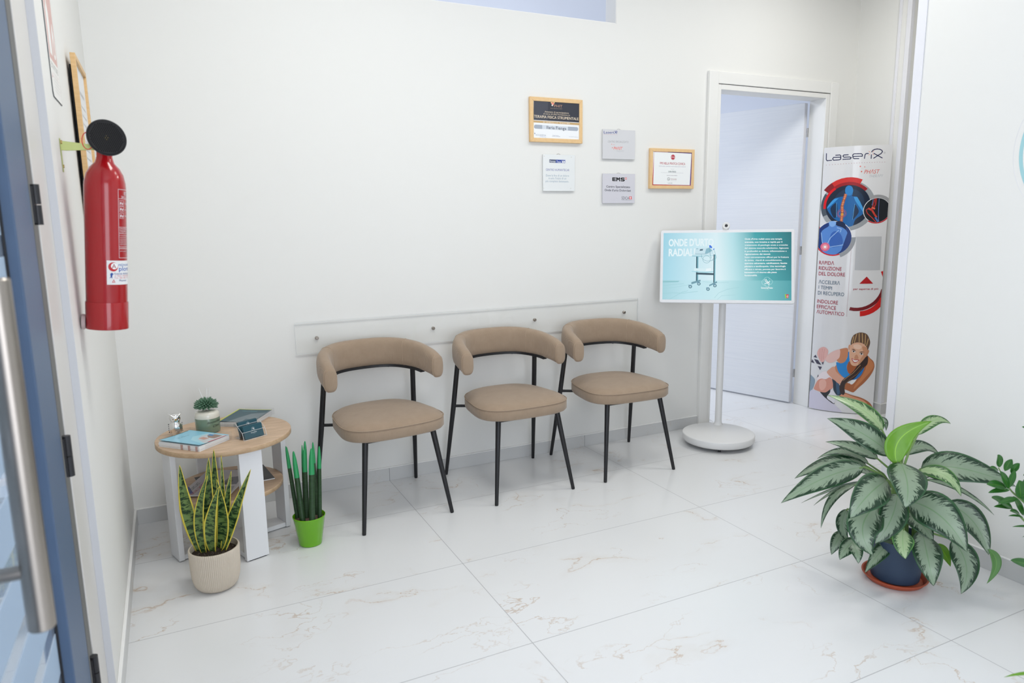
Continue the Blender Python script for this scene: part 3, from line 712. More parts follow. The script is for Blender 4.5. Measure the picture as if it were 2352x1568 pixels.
('P','7888d8',89,((0.3404,1.4447),(0.3412,1.3964),(0.3436,1.3962),(0.3428,1.4445))),
('P','7888d8',89,((0.3411,1.398),(0.3424,1.3431),(0.3448,1.3429),(0.3436,1.3978))),
('P','7888d8',89,((0.3423,1.3445),(0.348,1.2974),(0.3505,1.2975),(0.3447,1.3447))),
('P','d8483c',90,((0.2796,1.3784),(0.3059,1.3642),(0.31,1.3746),(0.2838,1.3889))),
('P','d8483c',90,((0.2987,1.3711),(0.3189,1.3381),(0.3278,1.344),(0.3075,1.377))),
('P','d8483c',90,((0.3152,1.3439),(0.3301,1.3218),(0.3387,1.3282),(0.3238,1.3503))),
('P','e86850',91,((0.2999,1.3831),(0.3206,1.3754),(0.323,1.3855),(0.3023,1.3931))),
('P','5078b8',92,((0.3216,1.3224),(0.342,1.2922),(0.3505,1.2986),(0.3301,1.3288))),
('P','8898d8',93,((0.3063,1.4454),(0.3015,1.4025),(0.304,1.402),(0.3087,1.4449))),
('R','a0a0a2',94,0.3334,1.3706,0.0798,0.0995,28,118),
('R','d0222a',95,0.3334,1.3706,0.0782,0.0851,235,338),
('R','ececee',96,0.0856,1.1912,0,0.1132,0,360),
('R','1c3a7c',97,0.0856,1.1912,0,0.1094,0,360),
('R','14264c',98,0.1144,1.2599,0,0.0436,0,360),
('Q','5a8cd4',99,((0.0538,1.2985),(0.0528,1.271),(0.0232,1.2488),(0.0089,1.2266),(0.0173,1.1709),(0.0176,1.1206),(0.0432,1.0821),(0.0947,1.0807),(0.1337,1.1063),(0.1464,1.1449),(0.1628,1.2052),(0.1661,1.2325),(0.1395,1.2598),(0.0983,1.2763),(0.0944,1.2982))),
('Q','86b4ec',100,((0.0562,1.3012),(0.0918,1.301),(0.0922,1.2763),(0.0736,1.2654),(0.0576,1.2765))),
('Q','3a68b8',101,((0.0666,1.2103),(0.0955,1.238),(0.1324,1.2106),(0.1411,1.1504),(0.0712,1.1329))),
('P','a8ccf4',102,((0.007,1.2275),(0.016,1.164),(0.0196,1.1644),(0.0106,1.2279))),
('P','a8ccf4',102,((0.0155,1.1654),(0.0397,1.1247),(0.0428,1.1267),(0.0186,1.1674))),
('P','a8ccf4',102,((0.0419,1.1248),(0.0697,1.194),(0.0664,1.1957),(0.0385,1.1265))),
('P','a8ccf4',102,((0.0681,1.1916),(0.1174,1.2428),(0.1148,1.2456),(0.0656,1.1944))),
('P','a8ccf4',103,((0.04,1.1246),(0.0726,1.1312),(0.0718,1.135),(0.0392,1.1284))),
('P','a8ccf4',103,((0.0705,1.1308),(0.1477,1.146),(0.1469,1.1498),(0.0697,1.1346))),
('P','a8ccf4',104,((0.1027,1.2582),(0.1307,1.2492),(0.1316,1.2533),(0.1036,1.2624))),
('P','a8ccf4',104,((0.1282,1.2535),(0.1239,1.2318),(0.1278,1.2306),(0.1322,1.2523))),
('R','e87090',105,0.0377,1.1323,0,0.0289,0,360),
('R','f4a0a8',106,0.0377,1.1323,0,0.0178,0,360),
('R','ffffff',107,0.0377,1.1323,0,0.0078,0,360),
('R','d81828',108,0.0856,1.1912,0.1099,0.1176,140,300),
('R','9ca0a4',109,0.0856,1.1912,0.1099,0.1352,-68,3),
('P','c2c3c6',110,((0.2232,1.2008),(0.3731,1.2018),(0.3784,0.9822),(0.2266,0.982))),
('R','b06878',111,0.1975,1.1521,0,0.0015,0,360),
('R','b06878',112,0.1975,1.1442,0,0.0015,0,360),
('R','b06878',113,0.1975,1.1362,0,0.0015,0,360),
('R','b06878',114,0.1975,1.1282,0,0.0015,0,360),
('R','b06878',115,0.1975,1.1202,0,0.0015,0,360),
('R','b06878',116,0.1975,1.1122,0,0.0015,0,360),
('R','b06878',117,0.1975,1.1042,0,0.0015,0,360),
('R','b06878',118,0.1975,1.0962,0,0.0015,0,360),
('R','b06878',119,0.1975,1.0882,0,0.0015,0,360),
('R','b06878',120,0.1975,1.0802,0,0.0015,0,360),
('R','b06878',121,0.1975,1.0722,0,0.0015,0,360),
('R','b06878',122,0.1975,1.0642,0,0.0015,0,360),
('R','b06878',123,0.1976,1.0562,0,0.0015,0,360),
('R','b06878',124,0.1976,1.0482,0,0.0015,0,360),
('R','b06878',125,0.1976,1.0401,0,0.0015,0,360),
('R','b06878',126,0.1976,1.0321,0,0.0015,0,360),
('R','b06878',127,0.1976,1.024,0,0.0015,0,360),
('R','b06878',128,0.1976,1.016,0,0.0015,0,360),
('R','b06878',129,0.1976,1.008,0,0.0015,0,360),
('R','b06878',130,0.1976,0.9999,0,0.0015,0,360),
('R','b06878',131,0.1976,0.9918,0,0.0015,0,360),
('R','b06878',132,0.1976,0.9838,0,0.0015,0,360),
('R','b06878',133,0.1976,0.9757,0,0.0015,0,360),
('R','b06878',134,0.1976,0.9676,0,0.0015,0,360),
('R','b06878',135,0.1976,0.9596,0,0.0015,0,360),
('R','b06878',136,0.1976,0.9515,0,0.0015,0,360),
('R','b06878',137,0.1977,0.9434,0,0.0015,0,360),
('R','b06878',138,0.1977,0.9353,0,0.0015,0,360),
('R','b06878',139,0.1977,0.9272,0,0.0015,0,360),
('R','b06878',140,0.1977,0.9191,0,0.0015,0,360),
('R','b06878',141,0.1977,0.911,0,0.0015,0,360),
('R','b06878',142,0.1977,0.9029,0,0.0015,0,360),
('R','b06878',143,0.1977,0.8948,0,0.0015,0,360),
('R','b06878',144,0.1977,0.8866,0,0.0016,0,360),
('R','b06878',145,0.1977,0.8785,0,0.0015,0,360),
('R','b06878',146,0.1977,0.8704,0,0.0015,0,360),
('R','b06878',147,0.1977,0.8623,0,0.0015,0,360),
('R','b06878',148,0.1977,0.8541,0,0.0015,0,360),
('R','b06878',149,0.1977,0.846,0,0.0015,0,360),
('R','b06878',150,0.1977,0.8378,0,0.0015,0,360),
('R','b06878',151,0.1978,0.8297,0,0.0015,0,360),
('R','b06878',152,0.1978,0.8215,0,0.0015,0,360),
('R','b06878',153,0.1978,0.8133,0,0.0016,0,360),
('R','b06878',154,0.1978,0.8052,0,0.0015,0,360),
('R','b06878',155,0.1978,0.797,0,0.0015,0,360),
('R','b06878',156,0.1978,0.7888,0,0.0016,0,360),
('R','b06878',157,0.1978,0.7806,0,0.0016,0,360),
('R','b06878',158,0.1978,0.7725,0,0.0015,0,360),
('R','b06878',159,0.1978,0.7643,0,0.0015,0,360),
('R','b06878',160,0.1978,0.7561,0,0.0015,0,360),
('R','b06878',161,0.1978,0.7479,0,0.0015,0,360),
('R','b06878',162,0.1978,0.7397,0,0.0015,0,360),
('R','b06878',163,0.1978,0.7314,0,0.0016,0,360),
('R','b06878',164,0.1978,0.7232,0,0.0016,0,360),
('R','b06878',165,0.1979,0.715,0,0.0016,0,360),
('R','b06878',166,0.1979,0.7068,0,0.0015,0,360),
('R','b06878',167,0.1979,0.6985,0,0.0016,0,360),
('R','b06878',168,0.1979,0.6903,0,0.0016,0,360),
('R','b06878',169,0.1979,0.6821,0,0.0015,0,360),
('R','b06878',170,0.1979,0.6738,0,0.0016,0,360),
('T','a8173c',171,'RΛPIDΛ',0.0069,1.0144,0.0932,0.0236,0.6,0,-0.0014),
('T','a8173c',172,'RIDUZIONE',0.007,0.9779,0.1404,0.0236,0.6,0,-0.0023),
('T','a8173c',173,'DEL DOLORE',0.0084,0.9406,0.1624,0.0236,0.6,0,-0.0023),
('T','64788c',174,'ΛCCELERΛ',0.011,0.8845,0.1331,0.023,0.6,0,-0.0029),
('T','64788c',175,'I TEMPI',0.013,0.8485,0.0841,0.0231,0.6,0,-0.004),
('T','64788c',176,'DI RECUPERO',0.0105,0.8092,0.1632,0.0238,0.6,0,-0.0031),
('T','a8173c',177,'INDOLORE',0.0097,0.7517,0.1295,0.0239,0.6,0,-0.0036),
('T','a8173c',178,'EFFICΛCE',0.0092,0.7144,0.1206,0.024,0.6,0,-0.0035),
('T','a8173c',179,'ΛUTOMΛTICO',0.0098,0.6793,0.1721,0.024,0.6,0,-0.0063),
('T','b02038',180,'per saperne di più',0.2271,0.851,0.1487,0.012,0.8,0,0.0024),
('P','b81e24',181,((0.2607,0.8917),(0.3433,0.8935),(0.3017,0.9396))),
('R','7a1a20',182,0.2484,0.8786,0.1478,0.1699,-103,-8.6),
('R','d2201e',183,0.2652,0.8425,0.1344,0.1693,-85.7,-18.4),
('P','d2201e',184,((0.3848,0.9719),(0.4052,0.9785),(0.4091,0.9228),(0.3964,0.9404))),
('Q','8fa2b2',185,((-0.0053,0.2346),(0.0067,0.2346),(0.0245,0.2159),(0.0254,0.1854),(0.0155,0.1485),(-0.0022,0.1207))),
('Q','d8d4e4',186,((-0.0029,0.1184),(0.0281,0.1377),(0.0889,0.1087),(0.1577,0.0576),(0.2105,0.007),(0.1958,-0.0032),(-0.0052,0.0136))),
('Q','33363c',187,((0.0638,0.1352),(0.0946,0.1445),(0.1243,0.166),(0.1363,0.1589),(0.1269,0.123),(0.1569,0.0705),(0.1576,0.0597),(0.1419,0.0642),(0.1014,0.0932),(0.0809,0.1118))),
('Q','e6e4ec',188,((0.1261,0.1359),(0.1305,0.1603),(0.1483,0.1517),(0.1653,0.1235),(0.1572,0.0662),(0.1414,0.0728),(0.1089,0.0987))),
('Q','b06a44',189,((0.1802,0.1295),(0.2096,0.1474),(0.2635,0.132),(0.3172,0.1173),(0.3641,0.0923),(0.3907,0.0622),(0.397,0.0363),(0.3905,0.0084),(0.3631,-0.0066),(0.3166,0.0098),(0.2691,0.042),(0.2126,0.0981))),
('Q','dc9c7c',190,((0.188,0.1259),(0.2176,0.1395),(0.2717,0.1218),(0.3295,0.1026),(0.3615,0.0752),(0.3113,0.0914),(0.266,0.0914),(0.2199,0.1031))),
('Q','e2a88c',191,((0.2737,0.0897),(0.3191,0.0873),(0.3582,0.0666),(0.383,0.0365),(0.3774,0.0064),(0.3549,0.002),(0.3068,0.0439))),
('Q','f0e4e6',192,((0.0355,0.2178),(0.064,0.2701),(0.0944,0.283),(0.1262,0.2655),(0.1206,0.2303),(0.0633,0.2136))),
('Q','dc9a88',193,((0.0264,0.1681),(0.0438,0.2105),(0.0664,0.2271),(0.0937,0.2268),(0.1198,0.2432),(0.1404,0.2198),(0.1443,0.1858),(0.1396,0.168),(0.1248,0.1574),(0.0991,0.1343),(0.0719,0.1322),(0.048,0.1369),(0.0237,0.1456))),
('Q','eab4a4',194,((0.0558,0.2081),(0.0822,0.2251),(0.0988,0.2059),(0.097,0.1709),(0.0789,0.1464),(0.0587,0.1562))),
('Q','2c3c4c',195,((0.1356,0.2365),(0.1594,0.2219),(0.1839,0.1944),(0.1989,0.1356),(0.173,0.1222),(0.148,0.156),(0.1414,0.2027))),
('Q','3c5a78',196,((0.1599,0.2134),(0.1801,0.194),(0.187,0.1431),(0.1726,0.1286))),
('Q','d08a64',197,((0.146,0.3191),(0.1744,0.3516),(0.2254,0.3807),(0.2606,0.2981),(0.2418,0.2375),(0.2133,0.2099),(0.1834,0.2029),(0.1594,0.2219),(0.1313,0.2446))),
('Q','e0a890',198,((0.146,0.3191),(0.1553,0.2901),(0.1876,0.259),(0.2112,0.2439),(0.198,0.2129),(0.1756,0.2065),(0.1516,0.2254),(0.1275,0.2441),(0.0986,0.2771),(0.1163,0.3029),(0.1308,0.3174))),
('Q','d08a64',199,((0.2171,0.454),(0.191,0.4523),(0.1616,0.4395),(0.144,0.4168),(0.1463,0.3788),(0.1746,0.3495),(0.204,0.3624),(0.2206,0.3973),(0.2247,0.4229))),
('Q','ecc4bc',200,((0.169,0.4422),(0.1246,0.4234),(0.0956,0.3947),(0.0839,0.3633),(0.1062,0.3446),(0.1364,0.3522),(0.1581,0.3714),(0.1719,0.3938))),
('Q','e6b4ae',201,((0.0372,0.4303),(0.0615,0.4493),(0.081,0.4477),(0.0982,0.4292),(0.0961,0.3991),(0.0853,0.3721),(0.0715,0.3424),(0.0557,0.3467),(0.0428,0.3665),(0.0301,0.397))),
('P','c88880',202,((0.046,0.4321),(0.048,0.3623),(0.0499,0.3625),(0.0479,0.4323))),
('P','c88880',203,((0.0593,0.4381),(0.0591,0.3509),(0.0611,0.351),(0.0612,0.4382))),
('P','c88880',204,((0.073,0.4356),(0.0694,0.361),(0.0714,0.361),(0.075,0.4356))),
('Q','b06a44',205,((0.3357,0.4078),(0.3593,0.3891),(0.3802,0.3681),(0.3892,0.3343),(0.3805,0.2965),(0.3606,0.2585),(0.3331,0.22),(0.305,0.1895),(0.277,0.1563),(0.2622,0.1525),(0.2313,0.1642),(0.2041,0.1748),(0.1874,0.199),(0.2051,0.2199),(0.2434,0.2121),(0.2624,0.2089),(0.2865,0.2441),(0.314,0.2832),(0.3224,0.3256))),
('Q','cc8254',206,((0.3398,0.4016),(0.3596,0.3849),(0.3781,0.3597),(0.3836,0.3344),(0.369,0.3007),(0.3381,0.2583),(0.3036,0.2108),(0.2721,0.1753),(0.2812,0.2099),(0.3151,0.2663),(0.3374,0.3259))),
('Q','ececee',207,((0.2471,0.2123),(0.2605,0.2387),(0.2837,0.2406),(0.2625,0.2081))),
('Q','2a8ad4',208,((0.1536,0.3518),(0.1822,0.348),(0.2077,0.3627),(0.2206,0.3973),(0.2224,0.4291),(0.2295,0.4231),(0.2339,0.3644),(0.2205,0.3381),(0.2245,0.3045),(0.2467,0.2804),(0.2565,0.2427),(0.2148,0.2476),(0.1911,0.2636),(0.1664,0.2955))),
('Q','1f74c0',209,((0.3279,0.3279),(0.3142,0.279),(0.2864,0.2463),(0.2568,0.2384),(0.2667,0.2602),(0.3051,0.3041))),
('Q','a85c34',210,((0.2339,0.3644),(0.2657,0.3356),(0.2912,0.3459),(0.2606,0.2981),(0.2412,0.2779),(0.2234,0.3044),(0.224,0.3426))),
('Q','3a2a28',211,((0.3357,0.4078),(0.346,0.3933),(0.345,0.3512),(0.3262,0.3257),(0.2987,0.287),(0.2712,0.2477),(0.2423,0.2291),(0.2211,0.2062),(0.2154,0.1758),(0.2191,0.146),(0.2107,0.129),(0.1948,0.1396),(0.1836,0.1686),(0.1872,0.2033),(0.204,0.239),(0.2397,0.2715),(0.2675,0.3069),(0.2875,0.3458),(0.308,0.3759))),
('P','b08a60',212,((0.302,0.3441),(0.2594,0.2858),(0.262,0.2833),(0.3046,0.3416))),
('P','b08a60',212,((0.2611,0.2876),(0.2239,0.2543),(0.226,0.2513),(0.2632,0.2846))),
('P','b08a60',212,((0.2253,0.2557),(0.2026,0.2311),(0.2049,0.2283),(0.2276,0.2529))),
('P','8a6848',213,((0.3181,0.3272),(0.2828,0.2783),(0.2849,0.2764),(0.3202,0.3253))),
('P','8a6848',213,((0.2841,0.2797),(0.2473,0.2471),(0.249,0.2448),(0.2858,0.2774))),
('P','8a6848',213,((0.2483,0.2482),(0.2158,0.2062),(0.2178,0.2043),(0.2503,0.2462))),
('P','8a6848',213,((0.2161,0.2069),(0.214,0.175),(0.2167,0.1748),(0.2187,0.2067))),
('Q','6a5040',214,((0.2344,0.4759),(0.2352,0.5115),(0.247,0.5434),(0.2701,0.56),(0.2956,0.5656),(0.3259,0.5558),(0.3424,0.531),(0.3521,0.4978),(0.3473,0.4686),(0.3388,0.4455),(0.3243,0.4683),(0.2929,0.4928),(0.2631,0.4939),(0.2453,0.4819))),
('P','c4a070',215,((0.2645,0.5569),(0.2527,0.4947),(0.2578,0.4933),(0.2696,0.5554))),
('P','c4a070',216,((0.2785,0.5607),(0.2825,0.4991),(0.2877,0.4992),(0.2837,0.5609))),
('P','c4a070',217,((0.297,0.5611),(0.3032,0.4953),(0.3084,0.4956),(0.3022,0.5614))),
('P','c4a070',218,((0.318,0.5534),(0.3187,0.4834),(0.3239,0.4831),(0.3232,0.5531))),
('P','c4a070',219,((0.337,0.5251),(0.3283,0.4758),(0.3334,0.4743),(0.3421,0.5236))),
('P','c4a070',220,((0.2469,0.5394),(0.24,0.4898),(0.2452,0.4887),(0.252,0.5384))),
('Q','dca284',221,((0.2249,0.4796),(0.2338,0.4738),(0.234,0.4528),(0.226,0.444),(0.2205,0.4605))),
('Q','c88a68',222,((0.3363,0.4434),(0.3462,0.4464),(0.3488,0.4352),(0.34,0.41),(0.3289,0.3981))),
('Q','e6b496',223,((0.2352,0.476),(0.2522,0.4905),(0.2778,0.4973),(0.3079,0.491),(0.331,0.4684),(0.3378,0.4434),(0.3305,0.4015),(0.3121,0.3696),(0.2878,0.3416),(0.2657,0.3348),(0.2464,0.3439),(0.2353,0.3729),(0.2293,0.4147),(0.2294,0.4484))),
('Q','cf9472',224,((0.3057,0.468),(0.3312,0.4643),(0.3378,0.4434),(0.3305,0.4015),(0.3121,0.3696),(0.2878,0.3416),(0.3,0.3841),(0.3164,0.418))),
('Q','f2ccb4',225,((0.2529,0.4789),(0.2823,0.4841),(0.302,0.4679),(0.2882,0.4508),(0.2579,0.4581))),
('Q','5a3a30',226,((0.2417,0.449),(0.2546,0.4513),(0.2695,0.4397),(0.255,0.4454))),
('Q','5a3a30',227,((0.2895,0.4299),(0.3041,0.4354),(0.3211,0.4319),(0.3045,0.4295))),
('Q','f0e8e4',228,((0.245,0.4391),(0.2552,0.4425),(0.2669,0.4338),(0.2628,0.4281),(0.2508,0.4301))),
('Q','f0e8e4',229,((0.2922,0.4229),(0.3028,0.4261),(0.3164,0.4176),(0.3111,0.4133),(0.298,0.4138))),
('R','2a1a18',230,0.2553,0.435,0,0.005,0,360),
('R','2a1a18',231,0.3036,0.4194,0,0.0051,0,360),
('P','2e1c1c',232,((0.244,0.4374),(0.256,0.4421),(0.2554,0.4441),(0.2434,0.4394))),
('P','2e1c1c',232,((0.2542,0.4424),(0.2677,0.4326),(0.2686,0.4343),(0.2552,0.4441))),
('P','2e1c1c',233,((0.2913,0.4217),(0.3036,0.4257),(0.303,0.4277),(0.2907,0.4237))),
('P','2e1c1c',233,((0.3019,0.4259),(0.3172,0.4164),(0.3181,0.4182),(0.3027,0.4277))),
('Q','d09474',234,((0.2667,0.4081),(0.2776,0.4128),(0.2885,0.3879),(0.274,0.3811),(0.2624,0.3869))),
('Q','c04c50',235,((0.2459,0.3891),(0.2629,0.3802),(0.2936,0.3788),(0.2848,0.3646),(0.2663,0.3559),(0.2524,0.3687))),
('Q','f8f4f0',236,((0.2507,0.3834),(0.2632,0.3756),(0.2879,0.3736),(0.2758,0.3643),(0.262,0.3637))),
('P','4c4a5c',237,((0.007,0.3719),(0.0199,0.389),(0.0317,0.3683))),
('P','4c4a5c',238,((-0.0048,0.3331),(-0,0.3556),(0.0166,0.3279))),
('P','4c4a5c',239,((0.0117,0.3584),(0.0376,0.3549),(0.061,0.3229),(0.0312,0.3284))),
('P','4c4a5c',240,((0.0381,0.3117),(0.0656,0.3106),(0.0553,0.2853))),
('P','4c4a5c',241,((0.062,0.339),(0.0751,0.348),(0.0714,0.3243))),
('P','4c4a5c',242,((0.0388,0.2293),(0.0433,0.2539),(0.048,0.2416)))],
'screen':[('T','e6f6fb',1,"ONDE D'URTO",-0.3357,0.1235,0.2618,0.0411,3,0,0.002),
('T','e6f6fb',2,'RADIALI',-0.3346,0.0626,0.1547,0.0423,3,0,0.0022),
('P','8cc4cc',3,((-0.3661,-0.0887),(-0.2682,-0.0883),(-0.2763,-0.096),(-0.3659,-0.0994))),
('P','98ccd4',4,((-0.366,-0.1198),(-0.2999,-0.1107),(-0.3002,-0.1086),(-0.3663,-0.1177))),
('P','98ccd4',4,((-0.3012,-0.1108),(-0.2427,-0.1062),(-0.2429,-0.1041),(-0.3013,-0.1088))),
('P','98ccd4',5,((-0.3655,-0.1365),(-0.2875,-0.1274),(-0.2877,-0.126),(-0.3657,-0.1351))),
('P','98ccd4',5,((-0.2883,-0.1276),(-0.2102,-0.1121),(-0.2104,-0.1106),(-0.2886,-0.1261))),
('P','98ccd4',6,((-0.3278,-0.2028),(-0.2862,-0.1784),(-0.2872,-0.1766),(-0.3288,-0.201))),
('P','98ccd4',6,((-0.2872,-0.179),(-0.2498,-0.1569),(-0.2508,-0.1551),(-0.2882,-0.1772))),
('P','98ccd4',6,((-0.2511,-0.1575),(-0.2175,-0.1484),(-0.218,-0.1464),(-0.2516,-0.1554))),
('P','98ccd4',7,((-0.3681,-0.1669),(-0.3072,-0.1621),(-0.3074,-0.1597),(-0.3683,-0.1645))),
('P','98ccd4',7,((-0.3087,-0.1621),(-0.2418,-0.1638),(-0.2418,-0.1614),(-0.3086,-0.1598))),
('P','98ccd4',7,((-0.243,-0.1639),(-0.1606,-0.1525),(-0.1609,-0.1501),(-0.2434,-0.1615))),
('P','98ccd4',8,((-0.064,-0.1896),(-0.0396,-0.1591),(-0.0409,-0.158),(-0.0653,-0.1884))),
('P','98ccd4',8,((-0.0407,-0.16),(0.0079,-0.1382),(0.0072,-0.1366),(-0.0414,-0.1584))),
('P','98ccd4',8,((0.0068,-0.1386),(0.0752,-0.1254),(0.0749,-0.1237),(0.0065,-0.1368))),
('P','98ccd4',9,((-0.1344,-0.0926),(-0.065,-0.1009),(-0.0648,-0.0994),(-0.1343,-0.0912))),
('P','98ccd4',9,((-0.0657,-0.1009),(0.0151,-0.0962),(0.0151,-0.0948),(-0.0658,-0.0994))),
('P','98ccd4',10,((-0.048,-0.1998),(-0.0237,-0.1759),(-0.0246,-0.1748),(-0.049,-0.1987))),
('P','98ccd4',10,((-0.0248,-0.1764),(0.0556,-0.1715),(0.0555,-0.1701),(-0.0249,-0.175))),
('P','c8e4ee',11,((-0.1752,0.1085),(-0.0981,0.1145),(-0.0776,0.0909),(-0.0733,0.0739),(-0.1239,0.0719),(-0.1829,0.0785))),
('P','88b8c8',12,((-0.1162,0.106),(-0.0981,0.1132),(-0.0797,0.0952),(-0.1078,0.0774),(-0.1239,0.0757))),
('P','a8c8d4',13,((-0.1842,0.0776),(-0.1118,0.0765),(-0.1158,0.0719),(-0.1747,0.0721))),
('P','486878',14,((-0.1527,0.1032),(-0.1345,0.1057),(-0.1364,0.0954),(-0.1542,0.0938))),
('P','68a0b0',15,((-0.1732,0.1076),(-0.163,0.1084),(-0.1642,0.105),(-0.1739,0.1042))),
('P','2870e0',16,((-0.0995,0.1273),(-0.0922,0.1286),(-0.0819,0.1166),(-0.0839,0.1089),(-0.0981,0.1132))),
('P','3a80e8',17,((-0.0789,0.1037),(-0.0677,0.1088),(-0.0716,0.0973))),
('P','bfe2ec',18,((-0.1971,0.0691),(-0.189,0.0717),(-0.0713,0.0687),(-0.0732,0.0619),(-0.1888,0.0588),(-0.1986,0.0623))),
('P','90c4d2',19,((-0.1986,0.064),(-0.1359,0.0612),(-0.1367,0.057),(-0.1986,0.0597))),
('P','2c5868',20,((-0.1737,0.0588),(-0.1676,0.0588),(-0.1656,-0.0878),(-0.1733,-0.0879))),
('P','64a4b4',21,((-0.1676,0.0588),(-0.1611,0.0587),(-0.1607,-0.0878),(-0.1664,-0.0878))),
('P','204858',22,((-0.0733,0.0717),(-0.0673,0.0717),(-0.0673,-0.098),(-0.0734,-0.098))),
('P','7cbcc8',23,((-0.0673,0.0717),(-0.0616,0.0696),(-0.0621,-0.098),(-0.0677,-0.098))),
('P','d8f0f6',24,((-0.1845,-0.0113),(-0.1147,-0.0138),(-0.1185,-0.0304),(-0.1855,-0.0283))),
('P','ecf8fc',25,((-0.1147,-0.0138),(-0.0865,-0.0112),(-0.0863,-0.0282),(-0.1185,-0.0304))),
('P','a8dae6',26,((-0.1989,-0.0284),(-0.1226,-0.0325),(-0.0742,-0.0303),(-0.0741,-0.0367),(-0.1144,-0.0401),(-0.1988,-0.0335))),
('P','cdebf2',27,((-0.1451,0.0186),(-0.1395,0.0207),(-0.1374,-0.0104),(-0.1447,-0.0113))),
('P','204454',28,((-0.1732,-0.0381),(-0.072,-0.0417),(-0.0719,-0.0528),(-0.173,-0.0496))),
('P','6898a8',29,((-0.1995,-0.0965),(-0.147,-0.0806),(-0.1461,-0.0912),(-0.1985,-0.1092))),
('P','6898a8',30,((-0.0973,-0.1121),(-0.0526,-0.0895),(-0.0517,-0.0992),(-0.0972,-0.1214))),
('P','c8e8f0',31,((-0.1022,-0.1087),(-0.0966,-0.1096),(-0.0964,-0.1235),(-0.1028,-0.1235))),
('R','487888',32,-0.2053,-0.1229,0.006,0.0103,0,360),
('R','a8ccd6',33,-0.2053,-0.1229,0,0.006,0,360),
('P','5888a0',34,((-0.2168,-0.1127),(-0.203,-0.1135),(-0.2013,-0.1186),(-0.2135,-0.1187))),
('R','487888',35,-0.1031,-0.1375,0.0059,0.0102,0,360),
('R','a8ccd6',36,-0.1031,-0.1375,0,0.0059,0,360),
('P','5888a0',37,((-0.1145,-0.1274),(-0.1008,-0.1282),(-0.0991,-0.1332),(-0.1112,-0.1333))),
('R','487888',38,-0.156,-0.1056,0.0059,0.0102,0,360),
('R','a8ccd6',39,-0.156,-0.1056,0,0.0059,0,360),
('P','5888a0',40,((-0.1675,-0.0955),(-0.1537,-0.0963),(-0.152,-0.1014),(-0.1642,-0.1014))),
('R','487888',41,-0.0639,-0.1161,0.0059,0.0101,0,360),
('R','a8ccd6',42,-0.0639,-0.1161,0,0.0059,0,360),
('P','5888a0',43,((-0.0753,-0.1061),(-0.0616,-0.1068),(-0.06,-0.1119),(-0.072,-0.112))),
('P','5898a8',44,((-0.097,0.1087),(-0.0945,0.0732),(-0.0925,0.0733),(-0.095,0.1088))),
('P','5898a8',44,((-0.0947,0.0743),(-0.088,0.0475),(-0.086,0.048),(-0.0927,0.0748))),
('P','5898a8',45,((-0.1451,0.0745),(-0.1427,0.0521),(-0.141,0.0523),(-0.1435,0.0747))),
('P','5898a8',45,((-0.1428,0.0526),(-0.1319,0.039),(-0.1307,0.04),(-0.1416,0.0537))),
('P','5898a8',45,((-0.1323,0.0393),(-0.1111,0.0303),(-0.1105,0.0319),(-0.1318,0.0409))),
('P','5898a8',45,((-0.1116,0.0304),(-0.0864,0.0326),(-0.0866,0.0343),(-0.1118,0.0321))),
('P','5898a8',45,((-0.0868,0.0324),(-0.0701,0.048),(-0.0712,0.0493),(-0.0879,0.0337))),
('P','5898a8',46,((-0.0918,0.0426),(-0.0936,0.0332),(-0.092,0.0328),(-0.0903,0.0423))),
('P','5898a8',46,((-0.0931,0.0344),(-0.0984,0.0264),(-0.0971,0.0254),(-0.0918,0.0334))),
('P','5898a8',46,((-0.0975,0.0273),(-0.1055,0.022),(-0.1046,0.0205),(-0.0966,0.0259))),
('P','5898a8',46,((-0.1043,0.0224),(-0.1137,0.0206),(-0.1134,0.0189),(-0.104,0.0208))),
('P','5898a8',46,((-0.1125,0.0206),(-0.122,0.0225),(-0.1223,0.0208),(-0.1128,0.0189))),
('P','5898a8',46,((-0.1208,0.022),(-0.1289,0.0273),(-0.1298,0.0259),(-0.1217,0.0205))),
('P','5898a8',46,((-0.128,0.0264),(-0.1335,0.0344),(-0.1348,0.0335),(-0.1293,0.0254))),
('P','5898a8',46,((-0.133,0.0332),(-0.135,0.0427),(-0.1366,0.0424),(-0.1346,0.0329))),
('P','5898a8',46,((-0.135,0.0414),(-0.1332,0.0508),(-0.1348,0.0512),(-0.1366,0.0417))),
('P','5898a8',46,((-0.1337,0.0496),(-0.1284,0.0576),(-0.1297,0.0586),(-0.135,0.0506))),
('P','5898a8',46,((-0.1293,0.0567),(-0.1213,0.0621),(-0.1222,0.0635),(-0.1302,0.0582))),
('P','5898a8',46,((-0.1225,0.0616),(-0.113,0.0634),(-0.1133,0.0651),(-0.1228,0.0633))),
('P','5898a8',46,((-0.1143,0.0634),(-0.1048,0.0615),(-0.1045,0.0632),(-0.114,0.0651))),
('P','5898a8',46,((-0.106,0.062),(-0.0979,0.0566),(-0.097,0.0581),(-0.1051,0.0635))),
('P','5898a8',46,((-0.0988,0.0576),(-0.0933,0.0495),(-0.092,0.0505),(-0.0975,0.0585))),
('P','5898a8',46,((-0.0938,0.0508),(-0.0918,0.0413),(-0.0902,0.0416),(-0.0923,0.0511))),
('P','68a8b8',47,((-0.0726,0.1018),(-0.0639,0.0731),(-0.0623,0.0736),(-0.071,0.1023))),
('P','68a8b8',47,((-0.0642,0.0741),(-0.0576,0.0518),(-0.0561,0.0523),(-0.0626,0.0746))),
('P','68a8b8',47,((-0.0573,0.0535),(-0.0718,0.0357),(-0.0706,0.0346),(-0.0561,0.0523))),
('P','68a8b8',47,((-0.0704,0.0364),(-0.0855,0.0364),(-0.0855,0.0347),(-0.0704,0.0347))),
